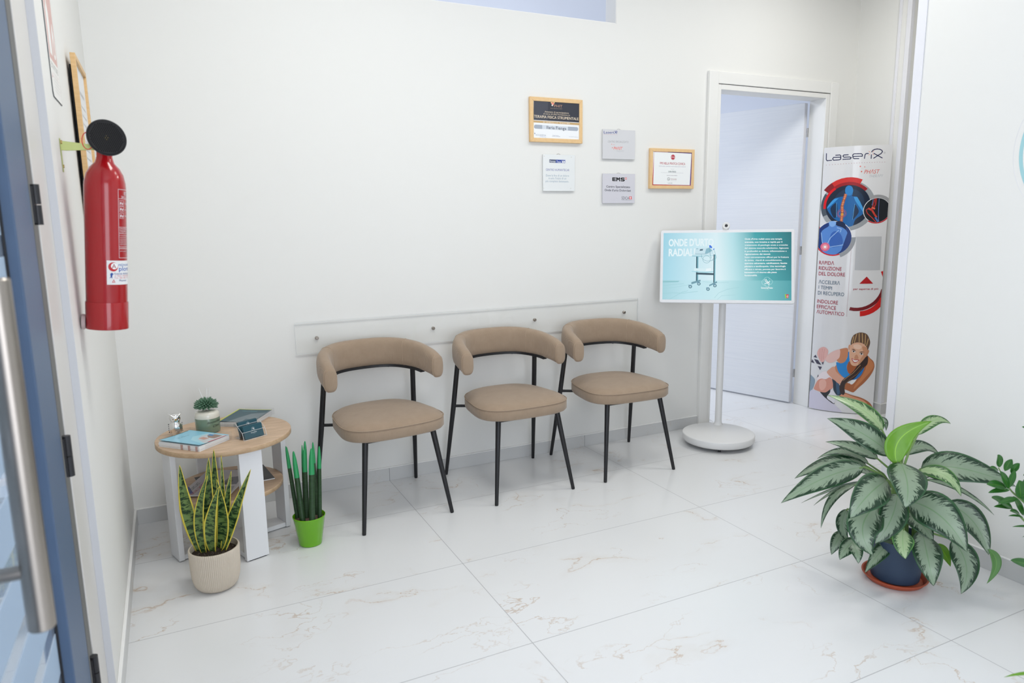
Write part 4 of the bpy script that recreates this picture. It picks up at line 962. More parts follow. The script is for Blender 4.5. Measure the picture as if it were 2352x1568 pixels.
('T','ffffff',48,"Onde d'Urto radiali sono una terapia",0.1034,0.1597,0.2089,0.0085,2,0,-0.0007),
('T','ffffff',49,'avanzata, non invasiva e rapida per il',0.1034,0.1414,0.2104,0.0085,2,0,-0.0005),
('T','ffffff',50,'trattamento di patologie acute e croniche',0.1034,0.1231,0.2408,0.0085,2,0,-0.0005),
('T','ffffff',51,'del sistema muscolo-scheletrico. Agiscono',0.1034,0.1049,0.2448,0.0084,2,0,-0.0004),
('T','ffffff',52,'in profondità su dolore, infiammazione e',0.1034,0.0866,0.2339,0.0085,2,0,-0.0001),
('T','ffffff',53,'rigenerazione dei tessuti.',0.1034,0.0684,0.1454,0.0085,2,0,0.0004),
('T','ffffff',54,'Sono estremamente efficaci per le fratture',0.1035,0.0502,0.2459,0.0084,2,0,0.0003),
('T','ffffff',55,'da stress,  ritardi di consolidamento,',0.1035,0.032,0.2078,0.0084,2,0,0.0006),
('T','ffffff',56,'sperone calcaneare, calcificazioni, fascite',0.1035,0.0138,0.237,0.0085,2,0,0.0007),
('T','ffffff',57,'plantare e tendinopatie. Una tecnologia',0.1035,-0.0043,0.2285,0.0084,2,0,0.0009),
('T','ffffff',58,'efficace e mirata, pensata per favorire il',0.1035,-0.0225,0.2277,0.0085,2,0,0.0011),
('T','ffffff',59,'benessere e il ritorno alla piena',0.1035,-0.0406,0.1796,0.0084,2,0,0.0012),
('T','ffffff',60,'funzionalità.',0.1035,-0.0587,0.0713,0.0084,2,0,0.001),
('R','c8f0f0',61,0.2298,-0.082,0.0171,0.0183,20,200),
('R','c8f0f0',62,0.2181,-0.0946,0.0171,0.0184,60,290),
('R','c8f0f0',63,0.2427,-0.0924,0.0163,0.0175,-110,110),
('R','c8f0f0',64,0.2299,-0.1071,0.0129,0.0142,180,400),
('P','ffffff',65,((0.2164,-0.0799),(0.2231,-0.0939),(0.2255,-0.0926),(0.2189,-0.0786))),
('P','ffffff',65,((0.2225,-0.0931),(0.2316,-0.1004),(0.2333,-0.0981),(0.2241,-0.0908))),
('P','ffffff',65,((0.2302,-0.0988),(0.239,-0.1127),(0.2412,-0.1111),(0.2325,-0.0972))),
('P','ffffff',66,((0.2223,-0.0757),(0.2289,-0.0897),(0.2314,-0.0884),(0.2247,-0.0744))),
('P','ffffff',66,((0.2282,-0.0887),(0.2373,-0.0983),(0.2392,-0.0962),(0.2302,-0.0866))),
('P','ffffff',66,((0.2361,-0.097),(0.2431,-0.1045),(0.2451,-0.1024),(0.238,-0.0949))),
('P','ffffff',67,((0.2156,-0.1045),(0.2289,-0.1021),(0.2285,-0.0992),(0.2151,-0.1017))),
('P','ffffff',67,((0.2278,-0.1025),(0.2409,-0.0954),(0.2397,-0.0928),(0.2265,-0.0999))),
('P','ffffff',67,((0.2402,-0.0961),(0.247,-0.0863),(0.2448,-0.0846),(0.238,-0.0943))),
('T','ffffff',68,'InnovaFisio',0.1975,-0.1331,0.0641,0.0109,1,0,0.0004),
('T','b8e0e0',69,'CLINIC',0.2171,-0.1413,0.0258,0.0042,0,0,0.0002),
('P','8cc83c',70,((0.3272,-0.1653),(0.3361,-0.1644),(0.3376,-0.1859),(0.3307,-0.1901))),
('P','c83c4c',71,((0.3345,-0.1653),(0.3504,-0.1652),(0.3469,-0.1883),(0.3369,-0.1884))),
('T','ffffff',72,'G',0.3384,-0.1834,0.0077,0.0115,1,0.2,0)],
'cert':[('P','3c3e48',1,((2.4338,1.9723),(2.7211,1.9677),(2.7174,1.8639),(2.4304,1.8649))),
('P','4a4c56',2,((2.4338,1.9723),(2.5214,1.9708),(2.5159,1.8646),(2.4304,1.8649))),
('P','f0f2f4',3,((2.4304,1.8657),(2.7174,1.8643),(2.7131,1.7677),(2.4286,1.7707))),
('P','c8a878',4,((2.4304,1.8632),(2.7174,1.8617),(2.7164,1.8497),(2.4303,1.8525))),
('R','f0c890',5,2.5436,1.9608,0,0.0067,0,360),
('R','f0e0a0',6,2.5559,1.9623,0,0.0059,0,360),
('R','e89080',7,2.5495,1.9549,0,0.0075,0,360),
('R','e8e0d0',8,2.546,1.9464,0,0.0046,0,360),
('T','c89c80',9,'PHIT',2.5583,1.9375,0.05,0.0125,-0.3,0,0.0002),
('T','c8b090',10,'PHYSICAL INSTRUMENTAL THERAPY',2.535,1.9288,0.0733,0.0025,0,0,0.0005),
('T','d8c8b0',11,'Attestato di partecipazione',2.499,1.9075,0.1497,0.0082,0.3,0,-0.0006),
('T','d8c8b0',12,'al corso di Alta Formazione in',2.4915,1.8967,0.1633,0.0083,0.3,0,-0.0009),
('T','e8d8c0',13,'TERAPIA FISICA STRUMENTALE',2.4353,1.8775,0.2748,0.014,1,0,-0.0016),
('T','f8f0e4',14,'22 - 23 febbraio e 15 - 16 marzo 2025',2.4888,1.8538,0.166,0.0058,0.6,0,-0.0007),
('P','a8b0bc',15,((2.435,1.8361),(2.4423,1.8418),(2.7025,1.8393),(2.7087,1.8332),(2.7077,1.8233),(2.7,1.8187),(2.4407,1.821),(2.4339,1.827))),
('P','d4dae2',16,((2.4838,1.8411),(2.6436,1.8399),(2.6436,1.8195),(2.4837,1.8207))),
('T','3c4454',17,'Ilaria Fienga',2.5108,1.823,0.1217,0.0159,0.4,0,-0.0018),
('T','8a94a8',18,'ACCADEMIA',2.4433,1.7849,0.0638,0.0084,-0.5,0,-0.001),
('R','a0a8b8',19,2.4385,1.796,0,0.0037,0,360),
('T','3868b8',20,'di Terapia Fisica',2.4687,1.7792,0.0384,0.0033,0,0,-0.0016),
('T','485888',21,'Direttore Scientifico',2.5469,1.7887,0.0385,0.003,0,0,-0.0003),
('T','485888',22,'Prof. Piero Mondardini',2.5453,1.784,0.0487,0.003,0.5,0,-0.0003),
('T','9098a8',23,'www.accademiaterapiafisica.it',2.6488,1.7856,0.059,0.0026,0,0,-0.0009)],
'pl1':[('R','d8d8d4',1,2.4973,1.6794,0,0.0034,0,360),
('R','d8d8d4',2,2.6676,1.6784,0,0.0035,0,360),
('R','d8d8d4',3,2.4928,1.5099,0,0.0035,0,360),
('R','d8d8d4',4,2.6637,1.5096,0,0.0036,0,360),
('P','505870',5,((2.5286,1.6636),(2.5698,1.6632),(2.5697,1.6461),(2.5285,1.647))),
('P','24409a',6,((2.5698,1.6632),(2.6297,1.6624),(2.6297,1.6456),(2.5697,1.6461))),
('T','f0f4fa',7,'Human',2.5315,1.6496,0.0362,0.0102,0,0,-0.001),
('T','f0f4fa',8,'Tecar',2.5737,1.6479,0.0294,0.0103,0.4,0,-0.0007),
('P','ffffff',9,((2.6057,1.6574),(2.6172,1.6455),(2.62,1.6474),(2.6085,1.6593))),
('P','ffffff',9,((2.6186,1.6455),(2.6302,1.6579),(2.6274,1.6597),(2.6159,1.6473))),
('P','ffffff',10,((2.6085,1.6453),(2.62,1.6577),(2.6172,1.6595),(2.6057,1.6471))),
('P','ffffff',10,((2.6159,1.6576),(2.6274,1.6457),(2.6302,1.6476),(2.6187,1.6595))),
('T','6468a4',11,'CENTRO HUMANTECAR',2.5068,1.603,0.1481,0.0116,0,0,-0.0002),
('T','94a8b8',12,'Dove la fine di un dolore',2.5071,1.5731,0.1452,0.0107,0,0,0.0002),
('T','94a8b8',13,"è solo l'inizio di un",2.5241,1.5583,0.1107,0.0108,0,0,0),
('T','94a8b8',14,'più completo benessere.',2.5054,1.5431,0.1459,0.0107,0,0,-0.0012)],
'pl2':[('T','30408c',1,'LaseriX',2.8781,1.8126,0.091,0.014,0.4,0,0.0026),
('P','30408c',2,((2.9537,1.8268),(2.9659,1.8288),(2.9655,1.8305),(2.9533,1.8286))),
('P','30408c',2,((2.9638,1.8294),(2.9701,1.8231),(2.9718,1.8242),(2.9655,1.8305))),
('P','30408c',2,((2.9705,1.8251),(2.9586,1.8178),(2.9599,1.8164),(2.9717,1.8237))),
('P','c89098',3,((2.8768,1.8078),(2.9695,1.8094),(2.9695,1.8103),(2.8768,1.8086))),
('T','a4a4a8',4,'CENTRO SPECIALIZZATO',2.9061,1.7649,0.1405,0.0102,0,0,0.002),
('R','e86858',5,2.9323,1.7565,0,0.0022,0,360),
('R','e86858',6,2.947,1.7539,0,0.0018,0,360),
('R','e86858',7,2.9369,1.7372,0,0.0027,0,360),
('T','ec6450',8,'PHΛST',2.9446,1.7273,0.0621,0.015,0.8,0.25,0.0008),
('T','c0c0c4',9,'THERΛPY',2.9651,1.7154,0.0529,0.008,0,0.25,0.0006)],
'pl3':[('P','101014',1,((2.9626,1.5731),(2.9399,1.5733),(2.9398,1.568),(2.9625,1.5677))),
('P','101014',1,((2.9385,1.5722),(2.9388,1.5537),(2.9454,1.5538),(2.9451,1.5723))),
('P','101014',1,((2.94,1.5527),(2.9627,1.5524),(2.9628,1.5578),(2.9401,1.5581))),
('P','101014',2,((2.9399,1.5603),(2.9609,1.56),(2.9611,1.5654),(2.94,1.5657))),
('P','101014',3,((2.9718,1.5517),(2.9727,1.5734),(2.9661,1.5736),(2.9651,1.5519))),
('P','101014',3,((2.9655,1.5717),(2.9767,1.5583),(2.9822,1.5613),(2.971,1.5747))),
('P','101014',3,((2.9799,1.5583),(2.9915,1.5714),(2.9861,1.5745),(2.9745,1.5614))),
('P','101014',3,((2.9842,1.5731),(2.9858,1.5513),(2.9925,1.5517),(2.9908,1.5734))),
('P','101014',4,((3.0227,1.5724),(3.003,1.5733),(3.0027,1.5679),(3.0223,1.567))),
('P','101014',4,((3.0052,1.5736),(2.9955,1.5699),(2.9984,1.565),(3.0081,1.5687))),
('P','101014',4,((2.9951,1.5692),(2.9971,1.5615),(3.0036,1.5626),(3.0016,1.5703))),
('P','101014',4,((2.9974,1.5612),(3.0198,1.5582),(3.0209,1.5635),(2.9985,1.5666))),
('P','101014',4,((3.0145,1.5608),(3.0204,1.5546),(3.0257,1.5579),(3.0198,1.5641))),
('P','101014',4,((3.0212,1.5607),(3.0126,1.5549),(3.0168,1.5507),(3.0255,1.5565))),
('P','101014',4,((3.0184,1.5565),(2.9966,1.5574),(2.9963,1.552),(3.0181,1.5511))),
('P','d82028',5,((3.026,1.5735),(3.0383,1.5732),(3.0385,1.5623),(3.0262,1.5626))),
('P','ffffff',6,((3.0305,1.5717),(3.0339,1.5717),(3.034,1.564),(3.0306,1.564))),
('P','ffffff',7,((3.0277,1.5694),(3.0367,1.569),(3.0368,1.5663),(3.0278,1.5667))),
('T','2a2a3c',8,'Centro Specializzato',2.8987,1.5164,0.1632,0.0116,1,0,-0.0022),
('T','2a2a3c',9,"Onde d'urto Dolorclast",2.8875,1.4965,0.1815,0.0117,1,0,-0.0024),
('T','60606c',10,'SDCA',3.004,1.4496,0.0523,0.0165,0,0,-0.0014),
('P','e01c24',11,((3.0577,1.4661),(3.0747,1.4657),(3.075,1.4505),(3.058,1.451))),
('P','ffffff',12,((3.0645,1.4643),(3.0679,1.4643),(3.0681,1.4523),(3.0647,1.4523))),
('P','ffffff',13,((3.0601,1.4601),(3.0725,1.4597),(3.0726,1.4565),(3.0601,1.4569))),
('P','80808c',14,((3.0037,1.446),(3.0748,1.4445),(3.0749,1.4454),(3.0037,1.4469)))],
'cert2':[('P','d8a0b0',1,((3.2256,1.7295),(3.3251,1.7276),(3.3255,1.7124),(3.2259,1.7167))),
('P','6c4888',2,((3.3251,1.7276),(3.5106,1.7257),(3.5094,1.7078),(3.3255,1.7124))),
('P','c03848',3,((3.2256,1.7295),(3.2401,1.7285),(3.2338,1.5294),(3.2168,1.5302))),
('P','6c4888',4,((3.4934,1.7252),(3.5106,1.7257),(3.5029,1.5252),(3.4856,1.5275))),
('P','b01c34',5,((3.2165,1.5418),(3.3547,1.5407),(3.3551,1.5275),(3.2168,1.5302))),
('P','98306c',6,((3.3547,1.5407),(3.5037,1.5372),(3.5029,1.5262),(3.3551,1.5275))),
('P','f2f4f4',7,((3.2258,1.7222),(3.5016,1.7189),(3.4958,1.5342),(3.2237,1.5359))),
('R','b8283c',8,3.3641,1.6949,0,0.0152,0,360),
('R','f0f0f0',9,3.3641,1.6949,0.0115,0.012,0,360),
('T','f4f4f4',10,'FMS',3.3534,1.6918,0.0227,0.0065,1,0,-0.0004),
('T','b42c40',11,'FMS NELLA PRATICA CLINICA',3.2702,1.6521,0.1863,0.0133,1,0,-0.001),
('T','a8a8b4',12,'TECNOLOGIA, NEUROFISIOLOGIA E INDICAZIONI AVANZATE',3.2618,1.639,0.1995,0.0055,0,0,-0.001),
('T','a8a8b4',13,'Docente',3.3508,1.6244,0.0239,0.0032,0,0,-0.0001),
('T','38585c',14,'ILARIA FIENGA',3.3323,1.6073,0.0574,0.0084,1,0,-0.0005),
('P','b8b8c0',15,((3.2776,1.6046),(3.4446,1.6033),(3.4446,1.6043),(3.2776,1.6055))),
('T','78607c',16,'Centro Clinica Fisioterapia Riabilitativa',3.321,1.588,0.079,0.0037,0.5,0,-0.0008),
('R','404048',17,3.3353,1.5681,0.008,0.0094,0,360),
('T','404048',18,'hi',3.3313,1.5639,0.0095,0.0074,0,0,-0.0004),
('T','a06868',19,'TECNOMED',3.3491,1.5645,0.0457,0.0066,0,0,-0.0009),
('P','b8b8c0',20,((3.3489,1.5589),(3.3953,1.558),(3.3953,1.5589),(3.3489,1.5599))),
('T','606870',21,'7 aprile 2025',3.3283,1.5433,0.0353,0.0037,0.5,0,-0.0002)],
}
# ------------------------------------------------------------------ chairs
def rr_section(cx, cy, cz, nrm, a, bh, n=20, p=3.2):
    out = []
    for k in range(n):
        t = 2*PI*k/n; c, s = math.cos(t), math.sin(t)
        x = math.copysign(abs(c)**(2/p), c)*a; z = math.copysign(abs(s)**(2/p), s)*bh
        out.append(Vector((cx, cy, cz))+Vector(nrm)*x+Vector((0, 0, z)))
    return out
def catmull(P, m):
    P = [Vector(p) for p in P]; out = []
    for i in range(len(P)-1):
        p0 = P[i-1] if i else P[0]*2-P[1]; p1, p2 = P[i], P[i+1]; p3 = P[i+2] if i+2 < len(P) else P[-1]*2-P[-2]
        for j in range(m):
            t = j/m; out.append(0.5*((2*p1)+(p2-p0)*t+(2*p0-5*p1+4*p2-p3)*t*t+(3*p1-p0-3*p2+p3)*t**3))
    out.append(P[-1]); return out
def make_chair():
    root = thing('waiting_chair', (0, 0, 0), 'x', 'chair', 'tan corduroy waiting chairs along the wall')
    # seat cushion
    N = 64
    def outline(ins):
        pts = []
        for k in range(N):
            t = 2*PI*k/N; c, s = math.cos(t), math.sin(t); p = 3.6
            x = math.copysign(abs(c)**(2/p), c); y = math.copysign(abs(s)**(2/p), s)
            yy = -0.305+y*(0.222-ins); hw = 0.234+(-y)*0.028-max(0, y)**3*0.02; kk = 1-ins/0.222
            yy += (-0.012*(1-x*x) if y < 0 else 0.012*(1-x*x))*kk
            pts.append((x*hw*(1-ins/0.234), yy))
        return pts
    b = MB(); prof = [(0.02, 0.397), (0.006, 0.399), (0.0, 0.408), (0.0, 0.440), (0.003, 0.452), (0.006, 0.455), (0.018, 0.466), (0.04, 0.474), (0.08, 0.480), (0.13, 0.483), (0.18, 0.484)]
    b.rings([[(x, y, z) for x, y in outline(i)] for i, z in prof])
    seat = b.build('seat', M_fab, root, smooth=60, local=True)
    MB().loop([(x*1.0, y, 0.4525) for x, y in outline(0.0005)], 0.0022, 6).build('piping', M_pipe, seat, smooth=60, local=True)
    # wrap-around padded back
    cp = [(-0.262, -0.352, 0), (-0.253, -0.265, 0), (-0.226, -0.165, 0), (-0.145, -0.078, 0), (0, -0.048, 0), (0.145, -0.078, 0), (0.226, -0.165, 0), (0.253, -0.265, 0), (0.262, -0.352, 0)]
    cl = catmull(cp, 7)
    def zz(p):
        f = min(1, max(0, (p.y+0.352)/0.295)); return 0.606+0.032*f**0.8, 0.710+0.066*f**0.62
    def sect(i, grow=0.0):
        p = cl[i]; t = (cl[min(i+1, len(cl)-1)]-cl[max(i-1, 0)]).normalized(); nr = Vector((t.y, -t.x, 0))
        z0, z1 = zz(p)
        return rr_section(p.x, p.y, (z0+z1)/2, nr, (0.0295+0.005*min(1, (p.y+0.352)/0.25))*(1+grow), (z1-z0)/2*(1+grow), 28, 2.9)
    rings = []
    for end, i, d in ((0, 0, -1), (1, len(cl)-1, 1)):
        pass
    t0 = (cl[1]-cl[0]).normalized(); t1 = (cl[-1]-cl[-2]).normalized()
    def shrink(r, f, off):
        c = sum(r, Vector())/len(r); return [c+(p-c)*f+off for p in r]
    r0 = sect(0); rN = sect(len(cl)-1)
    rings = [shrink(r0, 0.80, -t0*0.010), shrink(r0, 0.93, -t0*0.007)]+[sect(i) for i in range(len(cl))]+[shrink(rN, 0.93, t1*0.007), shrink(rN, 0.80, t1*0.010)]
    back = MB().rings(rings).build('backrest', M_fab, root, smooth=60, local=True)
    for i in (0, 17, len(cl)-18, len(cl)-1):
        MB().loop(sect(i, 0.006), 0.0016, 6).build('seam', M_pipe, back, smooth=60, local=True)
    # bent steel strip carrying the back
    b = MB(); ring = []
    for i in range(9, len(cl)-9):
        p = cl[i]; t = (cl[i+1]-cl[i-1]).normalized(); nr = Vector((t.y, -t.x, 0)); q = p+nr*0.012; z0, _ = zz(p)
        ring.append([q+nr*0.012+Vector((0, 0, z0-0.008)), q-nr*0.012+Vector((0, 0, z0-0.008)), q-nr*0.012+Vector((0, 0, z0+0.004)), q+nr*0.012+Vector((0, 0, z0+0.004))])
    b.rings(ring)
    for i in (22, 34):
        p = cl[i]; b.tube([(p.x, p.y, zz(p)[0]-0.013), (p.x, p.y, zz(p)[0]-0.004)], 0.004, 8)
    b.build('back_support', M_black, root, smooth=40, local=True)
    for s in (-1, 1):
        MB().tube([(s*0.216, -0.553, 0.0), (s*0.2155, -0.552, 0.004), (s*0.163, -0.480, 0.400)], [0.0075, 0.0088, 0.0135], 16).build('leg', M_black, root, smooth=40, local=True)
        MB().tube([(s*0.267, -0.043, 0.0), (s*0.2665, -0.0435, 0.004), (s*0.240, -0.108, 0.39), (s*0.226, -0.142, 0.615)], [0.0075, 0.0088, 0.0130, 0.0125], 16).build('leg', M_black, root, smooth=40, local=True)
        MB().tube([(s*0.240, -0.110, 0.392), (s*0.17, -0.150, 0.392), (s*0.12, -0.2, 0.392)], 0.0075, 12).build('side_strut', M_black, root, smooth=40, local=True)
    MB().box(-0.17, 0.17, -0.49, -0.15, 0.385, 0.398).build('seat_base', M_black, root, local=True, bevel=0.004)
    return root
def copy_tree(o, parent=None):
    c = o.copy(); COL.objects.link(c); c.parent = parent
    for ch in list(o.children): copy_tree(ch, c)
    return c
chair0 = make_chair()
for i, (x, y, a, lab) in enumerate(((1.430, -0.012, 6.5, 'tan corduroy chair with wrap-around back, nearest the round side table'), (2.125, -0.004, 1.5, 'middle tan corduroy chair of the three along the wall'), (2.778, -0.004, -1.5, 'tan corduroy chair with black legs, nearest the display stand'))):
    c = chair0 if i == 0 else copy_tree(chair0)
    c.location = (x, y, 0); c.rotation_euler = (0, 0, math.radians(a)); c['label'] = lab

# ------------------------------------------------------------------ clear wall protector
wp = thing('wall_protector', (2.133, WY, 0.716), 'long clear acrylic strip screwed to the wall behind the chairs', 'wall panel')
PX0, PX1, PZ0, PZ1 = 1.133, 3.133, 0.716, 0.868
MB().box(PX0, PX1, 0.0008, 0.0040, PZ0, PZ1).build('acrylic_sheet', M_acr2, wp)
e = 0.0011
MB().box(PX0, PX1, 0.0004, 0.0044, PZ1-e, PZ1+e).box(PX0, PX1, 0.0004, 0.0044, PZ0-e, PZ0+e).box(PX0-e, PX0, 0.0004, 0.0044, PZ0, PZ1).box(PX1, PX1+e, 0.0004, 0.0044, PZ0, PZ1).build('polished_edge', M_acre, wp)
for x in (1.234, 1.834, 2.434, 3.037):
    MB().tube([(x, WY, 0.789), (x, -0.002, 0.789), (x, -0.004, 0.789)], [0.0085, 0.0085, 0.0065], 20).build('screw_cap', M_steel, wp, smooth=40)

# ------------------------------------------------------------------ framed certificates and plaques
def flatmap(y): return lambda s, t, l: Vector((s, y-l, t))
def picture(name, x0, x1, z0, z1, label, art, w=0.021, d=0.016):
    t = thing(name, ((x0+x1)/2, WY, z0), label, 'framed certificate')
    y0, y1 = WY-0.003-d, WY-0.0005
    MB().prism([(x0, y0, z0), (x1, y0, z0), (x1-w, y0, z0+w), (x0+w, y0, z0+w)], (0, y1-y0, 0)).prism([(x0, y0, z1), (x1, y0, z1), (x1-w, y0, z1-w), (x0+w, y0, z1-w)], (0, y1-y0, 0)).prism([(x0, y0, z0), (x0+w, y0, z0+w), (x0+w, y0, z1-w), (x0, y0, z1)], (0, y1-y0, 0)).prism([(x1, y0, z0), (x1-w, y0, z0+w), (x1-w, y0, z1-w), (x1, y0, z1)], (0, y1-y0, 0)).build('frame', M_pineh, t, bevel=0.0015)
    MB().box(x0+w-0.002, x1-w+0.002, -0.0055, WY-0.001, z0+w-0.002, z1-w+0.002).build('certificate', M_paper, t)
    artwork('printed_certificate', DEC[art], flatmap(-0.0056), t, clip=(x0+w, x1-w, z0+w, z1-w), step=1e-5, base=1e-5)
    return t
picture('framed_certificate', 2.410, 2.735, 1.753, 1.984, 'pale wood framed certificate with black top half, highest on the wall', 'cert')
picture('framed_certificate', 3.198, 3.524, 1.512, 1.743, 'pale wood framed certificate with red and purple border, nearest the door', 'cert2', 0.019)
def plaque(x0, x1, z0, z1, label, art, m):
    t = thing('wall_plaque', ((x0+x1)/2, WY, z0), label, 'plaque')
    MB().box(x0, x1, -0.0018, WY-0.003, z0, z1).build('plate', m, t, bevel=0.0008)
    b = MB(); xm = (x0+x1)/2
    b.box(xm-0.03, xm+0.03, WY-0.003, WY-0.0002, z0+0.01, z1-0.01); b.build('backing', m, t)
    MB().tube([(xm-0.012, 0.005, z1+0.002), (xm+0.0, 0.003, z1+0.005), (xm+0.012, 0.005, z1+0.001)], 0.0012, 6).build('hanging_wire', M_hinge, t, smooth=60)
    artwork('printed_text', DEC[art], flatmap(-0.0018), t, step=8e-6, base=1e-5)
mp1 = mat('glassy_plaque', (0.80, 0.82, 0.82), 0.12); mp2 = mat('frosted_plaque', (0.68, 0.68, 0.70), 0.3); mp3 = mat('lilac_white_plaque', (0.66, 0.65, 0.70), 0.3)
plaque(2.490, 2.690, 1.495, 1.690, 'clear plaque with corner screws and a small blue badge, directly below the black-topped certificate', 'pl1', mp1)
plaque(2.873, 3.093, 1.675, 1.837, 'pale grey plaque with red italic lettering in its middle', 'pl2', mp2)
plaque(2.875, 3.096, 1.428, 1.594, 'lilac-white plaque with bold black capitals and small red crosses', 'pl3', mp3)

# ------------------------------------------------------------------ interactive display on a round-based stand
SC = Vector((3.5315, -0.3065, 1.0592)); KS = 0.752/0.765; sa, st_ = -0.6486, 0.2808
RX = Vector((math.cos(sa), math.sin(sa), 0)); NH = Vector((math.sin(sa), -math.cos(sa), 0)); UPV = Vector((0, 0, 1))*math.cos(st_)-NH*math.sin(st_); NR = RX.cross(UPV)
if NR.dot(CP-SC) < 0: NR = -NR
MS = Matrix((( RX.x, NR.x, UPV.x, SC.x), (RX.y, NR.y, UPV.y, SC.y), (RX.z, NR.z, UPV.z, SC.z), (0, 0, 0, 1)))
ds = thing('display_stand', (3.497, -0.33, 0), 'white touch display on a pole with a round base, in front of the open door', 'display')
def rrect(w, h, r, n=5):
    out = []
    for cx, cz, a0 in ((w/2-r, h/2-r, 0), (-w/2+r, h/2-r, 90), (-w/2+r, -h/2+r, 180), (w/2-r, -h/2+r, 270)):
        for i in range(n+1):
            a = math.radians(a0+90*i/n); out.append((cx+r*math.cos(a), cz+r*math.sin(a)))
    return out
b = MB()
for (g, y) in ((-0.012, -0.030), (-0.002, -0.024), (0, -0.016), (0, -0.002), (-0.003, 0.0)):
    pass
b.rings([[MS @ Vector((x, y, z)) for x, z in rrect(0.752+2*g, 0.4337+2*g, 0.012)] for g, y in ((-0.02, -0.034), (-0.004, -0.026), (0, -0.018), (0, -0.002), (-0.002, 0.0))])
hs = b.build('housing', M_screenw, ds, smooth=35)
M_scr = mat('screen_picture', (0.02, 0.02, 0.02), 0.22); h = NT(M_scr)
tc = h.n('ShaderNodeTexCoord'); sp = h.n('ShaderNodeSeparateXYZ'); h.l(tc.outputs['UV'], sp.inputs[0]); U, V = sp.outputs[0], sp.outputs[1]
c1 = h.ramp(U, [(0.0, hexc('9cd4e6')), (0.18, hexc('bce4f0')), (0.42, hexc('dcf2f8')), (0.55, hexc('b4e2ea')), (0.72, hexc('30a2aa')), (1.0, hexc('0c7078'))])
c3 = h.ramp(U, [(0.0, hexc('a8dcec')), (0.18, hexc('c0e6f2')), (0.45, hexc('e2f5fa')), (0.60, hexc('bce6ec')), (0.80, hexc('58b4ba')), (1.0, hexc('2e949c'))])
c2 = h.ramp(U, [(0.0, hexc('a4d4de')), (0.20, hexc('bfe6f0')), (0.45, hexc('caecf2')), (0.65, hexc('9ad4da')), (0.85, hexc('68b8be')), (1.0, hexc('48a0a8'))])
cc = h.mix(h.math('GREATER_THAN', V, 0.288), c2, h.mix(V, c3, c1))
h.l(cc, h.b.inputs['Emission Color']); h.b.inputs['Emission Strength'].default_value = 0.98
b = MB(); vs = [b.bm.verts.new(MS @ Vector((x, 0.0004, z))) for x, z in ((-0.3663*KS, -0.2015*KS), (0.3643*KS, -0.2015*KS), (0.3643*KS, 0.2045*KS), (-0.3663*KS, 0.2045*KS))]
f = b.bm.faces.new(vs); uvl = b.bm.loops.layers.uv.new('UVMap')
for lp, uv in zip(f.loops, ((0, 0), (1, 0), (1, 1), (0, 1))): lp[uvl].uv = uv
scr = b.build('screen', M_scr, hs, recalc=False)
for gi, p in enumerate(MATS and [0]): pass
artwork('screen_content', DEC['screen'], lambda s, t, l: MS @ Vector((s*KS, 0.0005+l, t*KS)), scr, glow=0.98, step=6e-6, base=1e-5, clip=(-0.3663, 0.3643, -0.2015, 0.2045))
PB = Vector((3.612, -0.200))
pole = MB().tube([(PB.x, PB.y, 0.064), (PB.x, PB.y, 0.070), (PB.x, PB.y, 0.078), (PB.x, PB.y, 0.092), (PB.x, PB.y, 1.04)], [0.032, 0.0285, 0.0232, 0.0205, 0.0205], 32)
pole.build('pole', M_standw, ds, smooth=50)
MB().tube([(PB.x, PB.y, 1.03), tuple(SC-NR*0.028)], 0.019, 20).build('tilt_bracket', M_standw, ds, smooth=50)
MB().lathe([(0.0, 0.018), (0.175, 0.018), (0.2, 0.024), (0.2085, 0.034), (0.210, 0.045), (0.210, 0.064), (0.208, 0.0675), (0.204, 0.069), (0.0, 0.071)], (3.497, -0.33, 0), 96).build('round_base', M_standw, ds, smooth=40)
for a in (-126, -36, 54, 144):
    x, y = 3.497+0.16*math.cos(math.radians(a-3)), -0.33+0.16*math.sin(math.radians(a-3))
    MB().tube([(x-0.006, y+0.006, 0.012), (x+0.006, y-0.006, 0.012)], 0.012, 18).box(x-0.006, x+0.006, y-0.006, y+0.006, 0.012, 0.02).build('caster', M_dark, ds, smooth=40)
wc = MB().tube([tuple(MS @ Vector((-0.003, -0.014, 0.2155))), tuple(MS @ Vector((-0.003, -0.014, 0.228)))], 0.016, 20).rings([[MS @ (Vector((-0.003+r*math.cos(a*PI/16), yy, 0.2405+r*math.sin(a*PI/16)))) for a in range(32)] for yy, r in ((-0.034, 0.010), (-0.030, 0.0195), (-0.012, 0.0215), (0.002, 0.0215), (0.006, 0.0195), (0.007, 0.016), (0.005, 0.014))]).build('webcam', M_standw, ds, smooth=45)
MB().rings([[MS @ Vector((-0.003+r*math.cos(a*PI/16), yy, 0.2405+r*math.sin(a*PI/16))) for a in range(32)] for yy, r in ((0.004, 0.0085), (0.0078, 0.0085), (0.0085, 0.007))]).build('lens', M_blackp, wc, smooth=45)
cb = [(3.64, -0.10, 0.004), (3.70, -0.075, 0.004), (3.76, 0.00, 0.004), (3.79, 0.06, 0.004), (3.77, 0.075, 0.004), (3.745, 0.02, 0.006), (3.68, -0.07, 0.007), (3.60, -0.15, 0.006)]
tag(MB().tube(catmull(cb, 6), 0.0016, 6).build('power_cable', M_caulk, smooth=60), 'thin pale cable looped on the floor behind the round display base', 'cable')
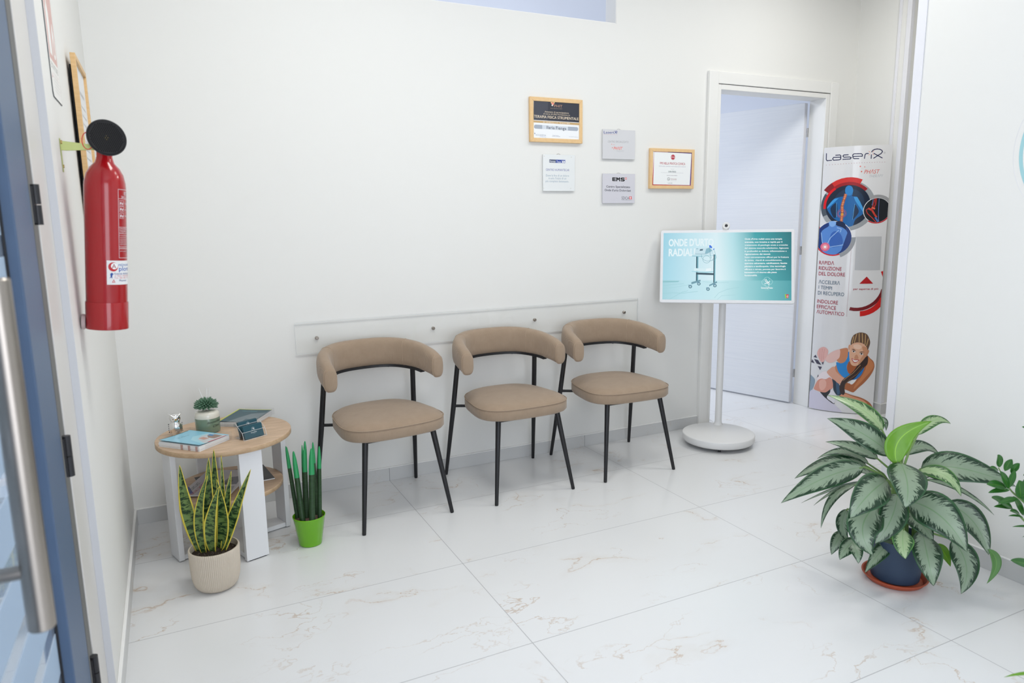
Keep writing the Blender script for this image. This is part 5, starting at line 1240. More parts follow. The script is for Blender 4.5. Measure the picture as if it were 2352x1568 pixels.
# ------------------------------------------------------------------ round side table
TC = Vector((0.765, -0.371)); TZ = 0.48
tb = thing('side_table', (TC.x, TC.y, 0), 'round oak-topped side table with white legs and a lower shelf', 'table')
top = MB().lathe([(0, TZ-0.021), (0.2635, TZ-0.021), (0.2645, TZ-0.020)], (TC.x, TC.y, 0), 96)
top.lathe([(0, TZ), (0.2635, TZ), (0.2645, TZ-0.001), (0.2645, TZ-0.020)], (TC.x, TC.y, 0), 96)
top = MB(); top.lathe([(0.0, TZ-0.021), (0.262, TZ-0.021), (0.2645, TZ-0.0195), (0.2645, TZ-0.0015), (0.2635, TZ), (0.0, TZ)], (TC.x, TC.y, 0), 96)
tt = top.build('tabletop', M_oak, tb, smooth=35, dbl=True)
MB().lathe([(0.2646, TZ-0.0195), (0.2650, TZ-0.019), (0.2650, TZ-0.002), (0.2646, TZ-0.0015)], (TC.x, TC.y, 0), 96).build('edge_band', M_oake, tt, smooth=50)
sh = MB().lathe([(0.0, 0.240), (0.216, 0.240), (0.218, 0.2415), (0.218, 0.2575), (0.217, 0.259), (0.0, 0.259)], (TC.x, TC.y, 0), 96, ).build('lower_shelf', M_oak, tb, smooth=35, dbl=True)
MB().lathe([(0.2181, 0.242), (0.2186, 0.2425), (0.2186, 0.2565), (0.2181, 0.257)], (TC.x, TC.y, 0), 96).build('edge_band', M_oake, sh, smooth=50)
for th in (198, 288, 18, 108):
    M = Matrix.Translation((TC.x, TC.y, 0)) @ Matrix.Rotation(math.radians(th), 4, 'Z')
    lg = MB().box(0.219, 0.241, -0.0465, 0.0465, 0.004, TZ-0.0212, M).build('leg', M_tleg, tb, bevel=0.0012)
    if th == 18:
        MB().box(0.2184, 0.2188, -0.012, 0.012, 0.415, 0.445, M).build('sticker', mat('brown_label', (0.22, 0.10, 0.06), 0.5), lg)
    MB().box(0.222, 0.238, -0.035, 0.035, 0.0, 0.004, M).build('foot_pad', M_dark, lg)
M = Matrix.Translation((TC.x, TC.y, 0)) @ Matrix.Rotation(math.radians(18), 4, 'Z')
MB().box(-0.2188, 0.2188, -0.040, 0.040, 0.004, 0.024, M).build('cross_board', M_tleg, tb, bevel=0.001)
M = M @ Matrix.Rotation(PI/2, 4, 'Z')
MB().box(-0.2188, -0.0401, -0.040, 0.040, 0.004, 0.024, M).box(0.0401, 0.2188, -0.040, 0.040, 0.004, 0.024, M).build('cross_board', M_tleg, tb, bevel=0.001)

# ---- things on the table
def frame2(p0, px, th):  # oriented rectangle: origin corner p0, angle th
    return Matrix.Translation(p0) @ Matrix.Rotation(th, 4, 'Z')
def brochure(loc, ang, w, l, n, cover, label, art, spine_marks, curl, name='brochure_stack'):
    """stack lying in an open acrylic tray; local x = width, y = length"""
    t = thing(name, loc, label, 'brochures'); t.rotation_euler = (0, 0, ang)
    b = MB(); z = 0.0
    for i in range(n):
        j = 0.0012*math.sin(i*2.1); hgt = 0.0042
        b.box(-w/2+j, w/2+j, -l/2+j, l/2-j, z+0.0002, z+hgt-0.0002); z += hgt
    b.build('pages', M_paper, t, local=True)
    bm_ = MB(); R = []
    def top_(x, y):
        f = max(0, (-x/w+0.5))  # lifts towards the free edge
        return z+0.001+curl*f**3
    n1, n2 = 14, 4
    R = [[(-w/2+w*i/n1, -l/2+l*j/n2, top_(-w/2+w*i/n1, 0)) for j in range(n2+1)] for i in range(n1+1)]
    bb = MB(); V = [[bb.bm.verts.new(p) for p in r] for r in R]; V2 = [[bb.bm.verts.new((p[0], p[1], p[2]-0.0006)) for p in r] for r in R]
    for i in range(n1):
        for j in range(n2):
            bb.face((V[i][j], V[i+1][j], V[i+1][j+1], V[i][j+1])); bb.face((V2[i][j], V2[i][j+1], V2[i+1][j+1], V2[i+1][j]))
    for i in range(n1): bb.face((V[i][0], V2[i][0], V2[i+1][0], V[i+1][0])); bb.face((V[i][n2], V[i+1][n2], V2[i+1][n2], V2[i][n2]))
    for j in range(n2): bb.face((V[0][j], V[0][j+1], V2[0][j+1], V2[0][j])); bb.face((V[n1][j], V2[n1][j], V2[n1][j+1], V[n1][j+1]))
    cv = bb.build('cover', ink(cover, 0), t, local=True, smooth=50)
    a = artwork('printed_cover', art, lambda s, u, L: Vector((s-w/2, u-l/2, top_(s-w/2, 0)+L)), None, step=1.5e-5, base=1e-4, bend=w/14, clip=(0.0, w, 0.0, l))
    a.parent = cv
    if spine_marks:
        for y in spine_marks: MB().box(-w/2-0.0018, -w/2-0.0004, -l/2+l*y, -l/2+l*(y+0.05), 0.001, z-0.001).build('spine_print', ink('b89a94', 0), t, local=True)
    return t, z
# tray helper
def tray(loc, ang, x0, x1, y0, y1, hgt, label):
    t = MB().box(x1-0.0022, x1, y0, y1, 0.0, hgt).box(x0, x1, y0, y0+0.002, 0, hgt*0.75).box(x0, x1, y1-0.002, y1, 0, hgt).build('acrylic_leaflet_holder', M_acr, None, local=True)
    t.location = loc; t.rotation_euler = (0, 0, ang); return tag(t, label, 'leaflet holder')
angA = math.atan2(-0.613+0.455, 0.671-0.521)
# front-left stack: local y runs along the spine (left-back to right-front)
A1 = [('P', '8cc8de', 1, [(0, 0), (0.148, 0), (0.148, 0.205), (0, 0.205)]), ('P', 'a8d8e6', 2, [(0.02, 0.0), (0.148, 0.0), (0.148, 0.10), (0.09, 0.12), (0.05, 0.09)]),
      ('P', 'c9cdd0', 3, [(0.03, 0.0), (0.148, 0.0), (0.148, 0.085), (0.11, 0.095), (0.07, 0.075), (0.05, 0.04)]), ('P', '9a8278', 4, [(0.10, 0.02), (0.14, 0.015), (0.145, 0.06), (0.12, 0.075), (0.10, 0.05)]),
      ('P', 'c89a8c', 5, [(0.07, 0.045), (0.095, 0.04), (0.10, 0.075), (0.08, 0.08)]), ('P', '3a88c0', 6, [(0.125, 0.055), (0.14, 0.055), (0.14, 0.08), (0.125, 0.08)]), ('P', 'b83c40', 7, [(0.05, 0.0), (0.148, 0.0), (0.148, 0.006), (0.05, 0.008)]),
      ('P', '2c6870', 8, [(0.0, 0.200), (0.148, 0.200), (0.148, 0.2075), (0.0, 0.2075)]),
      ('T', '24506c', 9, 'CLINICA', 0.045, 0.150, 0.06, 0.005, 0.6, 0, 0.0), ('T', '48809c', 9, 'fisioterapia', 0.045, 0.162, 0.04, 0.004, 0, 0, 0.0)]
B1 = [('P', '1c4a56', 1, [(0, 0), (0.148, 0), (0.148, 0.21), (0, 0.21)]), ('P', '6a7a80', 2, [(0.04, 0.0), (0.148, 0.0), (0.148, 0.15), (0.09, 0.13), (0.06, 0.06)]), ('P', 'c8cc30', 6, [(0.0, 0.194), (0.155, 0.194), (0.155, 0.20), (0.0, 0.20)]), ('P', 'c8cc30', 6, [(0.0, 0.0), (0.006, 0.0), (0.006, 0.20), (0.0, 0.20)]),
      ('T', '58c0c8', 4, 'HALLUCLINIC', 0.03, 0.165, 0.07, 0.006, 0.6, 0, 0.0), ('P', '1c4a56', 5, [(0.10, 0.0), (0.148, 0.0), (0.148, 0.04), (0.10, 0.05)])]
def quad_frame(fl, fr, br, bl, z):
    # returns centre, angle (local +y from front edge to back edge), w, l
    c = (Vector(fl)+Vector(fr)+Vector(br)+Vector(bl))/4
    ex = ((Vector(fr)+Vector(br))-(Vector(fl)+Vector(bl))); return (c.x, c.y, z), math.atan2(ex.y, ex.x)
locA = (0.646, -0.463, TZ)
# spine edge runs from (0.521,-0.455) to (0.671,-0.613)
angA = math.atan2(-0.613+0.455, 0.671-0.521)+PI/2   # local x points away from the spine
tA, zA = brochure(locA, angA, 0.160, 0.205, 5, '8cc8de', 'pale blue brochure stack on the near edge of the oak table top', A1, (0.04, 0.22, 0.40), 0.006)
tray(Vector(locA), angA, -0.055, 0.089, -0.108, 0.108, 0.032, 'clear acrylic tray holding the pale blue brochures')
locB = (0.866, -0.212, TZ)
angB = math.radians(-30)
tB, zB = brochure(locB, angB, 0.155, 0.20, 5, '1c4a56', 'dark teal brochure stack with yellow edge at the back of the table', B1, (), 0.003)
tray(Vector(locB), angB, -0.05, 0.086, -0.105, 0.105, 0.030, 'clear acrylic tray around the dark teal brochures')
# business card holder, two tiers
ch = Vector((0.858, -0.480, TZ)); ca = math.radians(27)
ct = MB()
def slant(y, z0, hgt, th=0.0018, w=0.052):  # slanted plate in local x/z leaning back
    return [(-w, y, z0), (w, y, z0), (w, y+hgt*0.30, z0+hgt), (-w, y+hgt*0.30, z0+hgt)]
b = MB()
b.box(-0.053, 0.053, -0.033, 0.036, 0.0, 0.0022)
for y, z0, hg in ((-0.031, 0.001, 0.030), (-0.013, 0.001, 0.042), (-0.002, 0.001, 0.052), (0.016, 0.001, 0.066)):
    b.prism(slant(y, z0, hg), (0, 0.0016, 0))
for x in (-0.053, 0.0514):
    b.prism([(x, -0.033, 0.0), (x, 0.034, 0.0), (x, 0.037, 0.062), (x, 0.020, 0.062), (x, -0.010, 0.040), (x, -0.022, 0.030)], (0.0016, 0, 0))
co = b.build('business_card_holder', M_acr, local=True); co.location = ch; co.rotation_euler = (0, 0, ca)
tag(co, 'clear two-tier acrylic business card holder on the right of the table top', 'card holder')
e = MB()
for y, z0, hg in ((-0.031, 0.001, 0.030), (-0.002, 0.001, 0.052)):
    e.tube([(-0.052, y+hg*0.3, z0+hg), (0.052, y+hg*0.3, z0+hg)], 0.0007, 6)
for x in (-0.0522, 0.0522):
    e.tube([(x, -0.032, 0.001), (x, -0.022, 0.030), (x, -0.010, 0.040), (x, 0.020, 0.062)], 0.0007, 6)
e.tube([(-0.053, -0.033, 0.001), (0.053, -0.033, 0.001), (0.053, 0.036, 0.001)], 0.0008, 6)
eo = e.build('polished_edge', M_acre, co, local=True)
for nm, y, z0, lab in (('f', -0.0285, 0.003, 'front stack of dark teal business cards in the acrylic holder'), ('b', 0.0005, 0.003, 'rear stack of dark teal business cards in the acrylic holder')):
    hh = 0.050 if nm == 'f' else 0.062
    o = MB().prism([(-0.0425, y, z0), (0.0425, y, z0), (0.0425, y+hh*0.30, z0+hh), (-0.0425, y+hh*0.30, z0+hh)], (0, 0.012, 0)).build('business_cards', M_teal, local=True)
    o.location = ch; o.rotation_euler = (0, 0, ca); tag(o, lab, 'business cards', 'business cards on the table')
    L = 1.0; its = [('R', 'c8d8dc', 1, 0.0, 0.034, 0.0065, 0.0072, 0, 360), ('P', 'f0f4f4', 2, [(-0.003, 0.037), (-0.001, 0.037), (0.003, 0.031), (0.001, 0.031)]), ('P', 'f0f4f4', 2, [(0.000, 0.038), (0.002, 0.038), (0.005, 0.033), (0.003, 0.033)]),
           ('T', 'e8f0f0', 3, 'InnovaFisio', -0.013, 0.019, 0.026, 0.0035, 0.6, 0, 0), ('T', 'b8c8cc', 3, 'CLINIC', -0.005, 0.015, 0.010, 0.0015, 0, 0, 0)]
    if nm == 'b': its = [(k, c, l, x, y_+0.016, *r) if k in 'RT' and k == 'R' else ((k, c, l, [(p[0], p[1]+0.016) for p in x], ) if k == 'P' else None) for (k, c, l, x, *rr) in its[:3] for (y_, r) in [((rr[0], rr[1:]) if rr else (0, ()))]]
    a = artwork('card_print', its, (lambda y, z0: lambda s, u, l: Vector((s, y+u*0.30-0.0003-l, z0+u)))(y, z0), None, base=1e-5)
    a.parent = o
# reed diffuser
dc = Vector((0.705, -0.312, TZ))
df = thing('reed_diffuser', dc, 'sage and cream reed diffuser jar with a succulent stopper, back of the table', 'diffuser')
jb = MB().lathe([(0.0, 0.0), (0.044, 0.0), (0.0475, 0.003), (0.0485, 0.010), (0.0490, 0.062), (0.0485, 0.064)], (0, 0, 0), 64).build('jar_body', M_sage, df, smooth=40, local=True)
MB().lathe([(0.0488, 0.0635), (0.0490, 0.066), (0.0486, 0.074), (0.0465, 0.083), (0.040, 0.090), (0.030, 0.093), (0.0, 0.094)], (0, 0, 0), 64).build('jar_shoulder', M_cream, df, smooth=60, local=True)
va = math.atan2(CP.y-dc.y, CP.x-dc.x)
def cyl(r, a0): return lambda s, t, l: Vector(((r+l)*math.cos(a0+s/r), (r+l)*math.sin(a0+s/r), t))
a = artwork('handwritten_lettering', [('T', '1c2420', 1, 'Innovafisio', 0.0, 0.044, 0.062, 0.009, -0.2, 0.45, 0.004), ('T', '1c2420', 1, 'Clinic', 0.022, 0.027, 0.036, 0.009, -0.2, 0.45, 0.003)], cyl(0.0491, va-0.05), None, bend=0.004)
a.parent = jb
b = MB(); ga = PI*(3-5**0.5)
for i in range(120):
    t = i/119; ph = math.acos(1-1.28*t); an = i*ga
    d = Vector((math.sin(ph)*math.cos(an), math.sin(ph)*math.sin(an), math.cos(ph)*0.72))
    p0 = d*0.018; L = 0.030+0.004*math.sin(i*1.7)
    b.tube([p0, p0+d*L*0.35, p0+d*L*0.75, p0+d*L], [0.0025, 0.0042, 0.0040, 0.0014], 6)
so = b.build('succulent_stopper', M_succ, df, smooth=60, local=True); so.location = (0, 0, 0.113)
for dx, dy, lx in ((-0.004, 0.004, -0.019), (0.003, 0.0, 0.004), (0.006, 0.006, 0.015)):
    MB().tube([(dx, dy, 0.12), (dx+lx, dy+0.004, 0.186)], 0.0012, 8).build('reed', M_paper, df, local=True)
# silver owl
ow = thing('owl_figurine', (0.582, -0.318, TZ), 'polished silver owl figurine on the left of the table top', 'figurine', rz=math.radians(8))
b = MB()
def ell(cx, cy, cz, rx, ry, rz, n=20, m=12):
    R = []
    for i in range(1, m):
        a = PI*i/m; R.append([(cx+rx*math.sin(a)*math.cos(2*PI*k/n), cy+ry*math.sin(a)*math.sin(2*PI*k/n), cz-rz*math.cos(a)) for k in range(n)])
    return R
b.lathe([(0.0, 0.0), (0.016, 0.0), (0.018, 0.004), (0.017, 0.010), (0.021, 0.022), (0.0245, 0.036), (0.0235, 0.050), (0.019, 0.058), (0.0175, 0.062), (0.021, 0.070), (0.0225, 0.078), (0.021, 0.087), (0.016, 0.093), (0.0, 0.095)], (0, 0, 0), 32)
body = b.build('body', M_chrome, ow, smooth=70, local=True)
b = MB()
for s in (-1, 1):
    b.tube([(s*0.002, -0.020, 0.083), (s*0.010, -0.021, 0.088), (s*0.019, -0.014, 0.094), (s*0.024, -0.008, 0.102)], [0.0030, 0.0040, 0.0036, 0.0008], 8)
b.build('brow_tufts', M_chrome, ow, smooth=70, local=True)
for s in (-1, 1):
    M = Matrix.Translation((s*0.0095, -0.0205, 0.077)) @ Matrix.Rotation(s*0.35, 4, 'Z') @ Matrix.Rotation(PI/2, 4, 'X')
    MB().lathe([(0.0045, 0.0), (0.0075, 0.0), (0.0080, 0.0015), (0.0075, 0.003), (0.0050, 0.003), (0.0045, 0.0015)], (0, 0, 0), 20, M=M).build('eye_ring', M_chrome, ow, smooth=50, local=True)
    MB().rings([[(0, 0, 0)]*0]) if False else None
    MB().lathe([(0.0, 0.0), (0.0030, 0.0), (0.0024, 0.0020), (0.0, 0.0026)], (0, 0, 0), 16, M=M).build('eye', mat('amber_eye', (0.25, 0.13, 0.04), 0.2), ow, smooth=50, local=True)
    R = [[Vector((s*(0.0235-0.002*abs(t-0.4)+q*0.003), 0.012*math.cos(a)-0.002, 0.036-0.020*math.sin(a)*1.0)) for a in [2*PI*k/14 for k in range(14)]] for t, q in ((0, -1), (0.4, 0), (0.6, 0.6))]
    wb = MB().rings([[Vector((s*(0.019+0.0065*(1-q*q)), (0.016*q2)*math.cos(2*PI*k/16)+0.002, 0.036+0.023*q2*math.sin(2*PI*k/16))) for k in range(16)] for q, q2 in ((1, 1.0), (0.6, 0.92), (0.2, 0.6), (0.0, 0.25))])
    w_ = wb.build('wing', M_chrome, ow, smooth=70, local=True)
    dots = MB()
    for i in range(5):
        zc = 0.052-0.008*i; dots.tube([(s*0.0235, 0.004-0.001*i, zc), (s*0.0268, 0.004-0.001*i, zc)], 0.0022, 8)
    dots.build('feather_marks', M_blackp, w_, local=True)
MB().tube([(0, -0.020, 0.076), (0, -0.0265, 0.072), (0, -0.0255, 0.066)], [0.0034, 0.0026, 0.0006], 8).build('beak', mat('gold_beak', (0.6, 0.38, 0.12), 0.2, 1.0), ow, smooth=60, local=True)
# magazines on the shelf
def mag(loc, ang, w, l, h, cover, art, label):
    m = MB().box(-w/2, w/2, -l/2, l/2, 0, h).build('magazine', [M_paper], local=True, bevel=0.001)
    m.location = loc; m.rotation_euler = (0, 0, ang); tag(m, label, 'magazine', 'magazines on the lower shelf')
    a = artwork('printed_cover', [('P', cover, 1, [(0, 0), (w, 0), (w, l), (0, l)])]+art, lambda s, u, L: Vector((s-w/2, u-l/2, h+L)), None, base=8e-5); a.parent = m
    return m
def rot90(items):  # turn artwork text to run along +y is handled by geometry below
    return items
mag((0.790, -0.330, 0.2595), math.radians(6.7-90), 0.205, 0.290, 0.005, '1c1c20', [('P', 'c8c8cc', 3, [(0.02, 0.06), (0.10, 0.05), (0.12, 0.10), (0.05, 0.12)]), ('P', '8a8a90', 4, [(0.04, 0.20), (0.10, 0.19), (0.12, 0.26), (0.08, 0.25)])], 'dark magazine lying under the white one on the lower shelf')
MA = math.atan2(0.277, 0.130)   # long axis direction
mm = mag((0.722, -0.366, 0.2650), MA-PI/2, 0.205, 0.292, 0.004, 'c9c6cc', [
    ('P', '1c3c98', 3, [(0.0, 0.02), (0.055, 0.02), (0.0, 0.10)]), ('P', '1c3c98', 3, [(0.03, 0.19), (0.07, 0.21), (0.02, 0.26)]),
    ('P', '6a6a74', 4, [(0.12, 0.11), (0.19, 0.12), (0.18, 0.22), (0.13, 0.20)]), ('P', '9a9aa4', 5, [(0.14, 0.03), (0.20, 0.04), (0.19, 0.10), (0.13, 0.09)]), ('P', '4a4a54', 6, [(0.135, 0.12), (0.16, 0.12), (0.16, 0.17), (0.135, 0.165)])], 'white magazine with red and black lettering on the lower shelf')
# lettering along the long side
tl = artwork('cover_lettering', [('T', '484a54', 1, 'DOLORCLAST', 0.03, 0.172, 0.115, 0.016, 0.5, 0, 0), ('T', 'b02c38', 1, 'RADIAL SHOCK WAVES', 0.01, 0.148, 0.190, 0.015, 0.8, 0, 0), ('P', '70707c', 2, [(0.02, 0.136), (0.20, 0.136), (0.20, 0.1375), (0.02, 0.1375)]), ('P', '70707c', 2, [(0.02, 0.128), (0.20, 0.128), (0.20, 0.1295), (0.02, 0.1295)])],
    lambda s, u, L: Vector((0.205/2-u, s-0.292/2, 0.004+L)), None, base=2.4e-4); tl.parent = mm

# ------------------------------------------------------------------ fire extinguisher
EX = Vector((0.4415, -1.20, 1.060))
ex = thing('fire_extinguisher', EX, 'red fire extinguisher with black horn hanging on the left wall', 'fire extinguisher'); ex.rotation_euler = (0, 0.081, 0)
bpy.context.view_layer.update()
r = 0.0515
bd = MB().lathe([(0.0, 0.0), (r-0.008, 0.0), (r-0.002, 0.003), (r, 0.010), (r, 0.388), (r-0.001, 0.404), (r-0.006, 0.426), (r-0.015, 0.443), (r-0.027, 0.456), (0.0215, 0.464), (0.0195, 0.472), (0.0195, 0.492), (0.0, 0.492)], (0, 0, 0), 96).build('cylinder', M_red, ex, smooth=40, local=True)
MB().lathe([(r+0.0002, 0.002), (r+0.0016, 0.002), (r+0.0018, 0.004), (r+0.0018, 0.076), (r+0.0014, 0.0775), (r+0.0002, 0.0775)], (0, 0, 0), 96).build('base_collar', M_red, bd, smooth=40, local=True)
MB().lathe([(0.0, 0.49), (0.016, 0.49), (0.017, 0.51), (0.013, 0.53), (0.013, 0.55), (0.0, 0.55)], (0, 0, 0), 24).box(-0.008, 0.008, -0.01, 0.075, 0.535, 0.545).build('valve', M_blackp, ex, smooth=40, local=True)
hc = Vector((0.0095, -0.062, 0.518)); hn = Vector((-0.20, -0.92, -0.40)).normalized()
q = hn.to_track_quat('Z', 'Y').to_matrix().to_4x4(); MH = Matrix.Translation(hc) @ q @ Matrix.Scale(0.86, 4)
horn = MB().lathe([(0.0, -0.066), (0.012, -0.066), (0.014, -0.05), (0.030, -0.03), (0.050, -0.012), (0.0550, -0.004), (0.0565, 0.0), (0.0560, 0.0022), (0.0525, 0.0022), (0.0510, -0.001), (0.0, -0.001)], (0, 0, 0), 72, M=MH).build('horn', M_blackp, ex, smooth=40, local=True)
gb = MB(); row = 0.0052; pr_ = []
holes = []
for j in range(-9, 10):
    for i in range(-10, 11):
        x = (i+0.5*(j % 2))*row*1.05; y = j*row*0.9
        if x*x+y*y < 0.0465**2: holes.append((x, y))
for x, y in holes:
    c = [MH @ Vector((x+0.0021*math.cos(k*PI/3), y+0.0018*math.sin(k*PI/3), -0.0008)) for k in range(6)]
    gb.poly(c)
gb.build('grille_holes', mat('grille_hole_black', (0.001, 0.001, 0.001), 0.9), horn, local=True, recalc=False)
gp = MB()
for x, y in ((-0.003, 0), (0.004, 0.001), (0, 0.006), (0.0, -0.005)): gp.tube([MH @ Vector((x, y, -0.0006)), MH @ Vector((x, y, 0.0002))], 0.0011, 8)
gp.build('nozzle_specks', mat('brass_nozzle', (0.25, 0.2, 0.08), 0.4, 1.0), horn, local=True)
rg = [(-0.036+0.013*math.cos(t), -0.035, 0.508+0.022*math.sin(t)) for t in [2*PI*k/28 for k in range(28)]]
MB().loop(rg, 0.0011, 8).build('safety_ring', M_redp, ex, smooth=60, local=True)
aL = math.radians(-86.3+36); aS = math.radians(-86.3+0.5)
W8 = 'd8c8cc'
def fr(x0, y0, x1, y1, w, L, c=W8):
    return [('P', c, L, [(x0, y0), (x1, y0), (x1, y0+w), (x0, y0+w)]), ('P', c, L, [(x0, y1-w), (x1, y1-w), (x1, y1), (x0, y1)]), ('P', c, L, [(x0, y0), (x0+w, y0), (x0+w, y1), (x0, y1)]), ('P', c, L, [(x1-w, y0), (x1, y0), (x1, y1), (x1-w, y1)])]
its = fr(0, 0.201, 0.105, 0.388, 0.0013, 1)
its += [('P', W8, 1, [(0.0, y), (0.105, y), (0.105, y+0.001), (0.0, y+0.001)]) for y in (0.362, 0.285, 0.262, 0.232, 0.226)]
its += [('T', W8, 1, 'ESTINTORE', 0.022, 0.373, 0.066, 0.009, 1.2, 0, 0), ('T', W8, 1, '2KG CO2', 0.010, 0.364, 0.045, 0.006, 1.0, 0, 0), ('T', W8, 1, '34BC', 0.065, 0.364, 0.030, 0.006, 1.0, 0, 0)]
for i, y in enumerate((0.346, 0.330, 0.312)):
    its += fr(0.004, y-0.003, 0.020, y+0.012, 0.0009, 1)
    its += [('P', W8, 1, [(0.006, y), (0.012, y+0.003), (0.010, y+0.009), (0.006, y+0.006)]), ('P', W8, 1, [(0.012, y-0.001), (0.018, y+0.002), (0.017, y+0.008), (0.013, y+0.004)])]
for j, tx in enumerate(('TOGLIERE LA SPINA DI SICUREZZA', 'IMPUGNARE LA LANCIA EROGATRICE', 'PREMERE A FONDO LA LEVA')): its.append(('T', W8, 1, tx, 0.024, 0.348-0.017*j, 0.075, 0.0042, 0.4, 0, 0))
for j, tx in enumerate(('UTILIZZABILE SU APPARECCHIATURE IN', 'TENSIONE FINO A 1000 V AD UN METRO', 'DOPO L\'UTILIZZO IN LOCALI CHIUSI')): its.append(('T', W8, 1, tx, 0.003, 0.279-0.0062*j, 0.099, 0.0045, 0.8, 0, 0))
for j in range(5): its.append(('T', W8, 1, 'AGENTE ESTINGUENTE ANIDRIDE CARBONICA KG 2', 0.003, 0.256-0.0048*j, 0.098, 0.0028, 0.5, 0, 0))
its.append(('T', W8, 1, 'TEMPERATURE LIMITE', 0.003, 0.2275, 0.05, 0.0028, 0.4, 0, 0)); its += [('R', W8, 1, 0.045, 0.214, 0.006, 0.008, 0, 360), ('T', W8, 1, 'www.estintori.it', 0.003, 0.219, 0.030, 0.003, 0.4, 0, 0)]
def cylmap(r, a0): return lambda s, t, l: Vector(((r+l)*math.cos(a0+s/r), (r+l)*math.sin(a0+s/r), t))
a = artwork('white_print', its, cylmap(r, aL), None, bend=0.006, base=2e-4); a.parent = bd
stk = MB(); n = 24
R = [[(( r+q)*math.cos(aS+0.095/r*i/n), (r+q)*math.sin(aS+0.095/r*i/n), z) for z, q in ((0.128, 0.0001), (0.128, 0.0004), (0.194, 0.0004), (0.194, 0.0001))] for i in range(n+1)]
lb = stk.rings(R).build('dealer_label', M_paper, bd, local=True, smooth=40)
its = [('R', 'c01420', 1, 0.016, 0.177, 0, 0.0125, 0, 360), ('R', 'f0f0f0', 2, 0.019, 0.179, 0, 0.0088, 0, 360), ('T', '9a2430', 3, 'A', 0.012, 0.1725, 0.012, 0.012, 0, 0, 0), ('T', '2860a8', 1, 'ntincendio', 0.030, 0.179, 0.060, 0.0085, 0.2, 0, 0), ('T', '1c58b0', 1, 'plorati', 0.031, 0.166, 0.055, 0.012, 0.9, 0, 0),
       ('T', '2c4a90', 1, 'Azienda Abilitata Servizi', 0.016, 0.156, 0.075, 0.005, 0.5, 0.35, 0), ('T', 'd07880', 1, 'II TRAV. MONTENUOVO', 0.020, 0.150, 0.068, 0.0045, 0, 0, 0), ('T', 'd07880', 1, 'Tel. 081.861.71.17', 0.018, 0.1445, 0.06, 0.0042, 0, 0, 0),
       ('T', '1c3a80', 1, 'Pharmol', 0.032, 0.137, 0.026, 0.005, 1.4, 0, 0), ('P', 'c02030', 1, [(0.012, 0.134), (0.021, 0.134), (0.0165, 0.143)]), ('P', 'f0f0f0', 2, [(0.0145, 0.1355), (0.0185, 0.1355), (0.0165, 0.140)]), ('P', '1c4898', 1, [(0.006, 0.145), (0.009, 0.150), (0.008, 0.158), (0.012, 0.161), (0.016, 0.158), (0.013, 0.152), (0.013, 0.145), (0.0105, 0.148)])]
a = artwork('label_print', its, cylmap(r+0.0004, aS), None, bend=0.006, base=1.5e-4, clip=(0.001, 0.0945, 0.1285, 0.1935)); a.parent = lb
MB().tube([(-0.063, -0.004, 0.020), (-0.061, -0.004, 0.020), (-0.056, -0.004, 0.020), (-0.052, -0.004, 0.020)], [0.019, 0.0215, 0.0215, 0.019], 28).build('wall_bumper', mat('grey_pink_rubber', (0.50, 0.40, 0.39), 0.5), ex, smooth=40, local=True)
wb = MB().prism([(0.3785, -1.19, 1.572), (0.3785, -1.19, 1.547), (0.392, -1.19, 1.546), (0.462, -1.19, 1.550), (0.462, -1.19, 1.563)], (0, 0.0022, 0)).box(0.3782, 0.3802, -1.196, -1.180, 1.490, 1.578)
wo = wb.build('wall_bracket', M_zinc, bevel=0.0008); tag(wo, 'yellow-green metal bracket holding the red extinguisher to the wall', 'bracket')
MB().tube([(0.3803, -1.188, 1.568), (0.384, -1.188, 1.568)], 0.0055, 12).tube([(0.3803, -1.188, 1.505), (0.3825, -1.188, 1.505)], 0.0045, 12).build('screw', mat('brass_screw', (0.5, 0.35, 0.15), 0.35, 1.0), wo, smooth=40)
# sign above it
sg = thing('extinguisher_sign', (0.379, -1.125, 1.688), 'white and red fire extinguisher sign high on the left wall', 'sign')
SY0, SY1, SZ0, SZ1 = -1.215, -1.035, 1.682, 1.99
b = MB(); cut = 0.02
MB().prism([(0.3782, SY0+0.01, SZ0), (0.3782, SY1, SZ0), (0.3782, SY1, SZ1), (0.3782, SY0, SZ1), (0.3782, SY0, SZ0+0.012)], (0.002, 0, 0)).build('plate', mat('sign_plate_edge', (0.05, 0.06, 0.07), 0.5), sg)
its = [('P', 'f0efec', 1, [(0.002, 0.014), (0.011, 0.002), (0.178, 0.002), (0.178, 0.306), (0.002, 0.306)]), ('P', 'd4a8a0', 2, [(0.012, 0.100), (0.168, 0.100), (0.168, 0.300), (0.012, 0.300)]),
       ('P', 'f0efec', 3, [(0.035, 0.115), (0.085, 0.115), (0.085, 0.225), (0.070, 0.245), (0.050, 0.245), (0.035, 0.225)]), ('P', 'f0efec', 4, [(0.052, 0.245), (0.068, 0.245), (0.068, 0.275), (0.095, 0.285), (0.052, 0.290)]),
       ('Q', 'f0efec', 5, [(0.114, 0.120), (0.148, 0.118), (0.158, 0.150), (0.134, 0.210), (0.110, 0.155)]), ('Q', 'd4a8a0', 6, [(0.124, 0.128), (0.142, 0.128), (0.146, 0.145), (0.134, 0.172), (0.122, 0.146)]),
       ('T', '8c928c', 3, 'ESTINTORE', 0.020, 0.078, 0.14, 0.014, 0.8, 0, 0)]
for j in range(6): its.append(('T', 'd0bcb8' if j < 2 else 'c4c4c4', 3, 'Non usare su apparecchi elettrici in tensione' if j % 2 else 'Staccare la spina di sicurezza e premere', 0.05, 0.066-0.009*j, 0.11, 0.0042, 0.2, 0, 0))
its.append(('P', 'c87878', 3, [(0.02, 0.052), (0.034, 0.052), (0.027, 0.064)]))
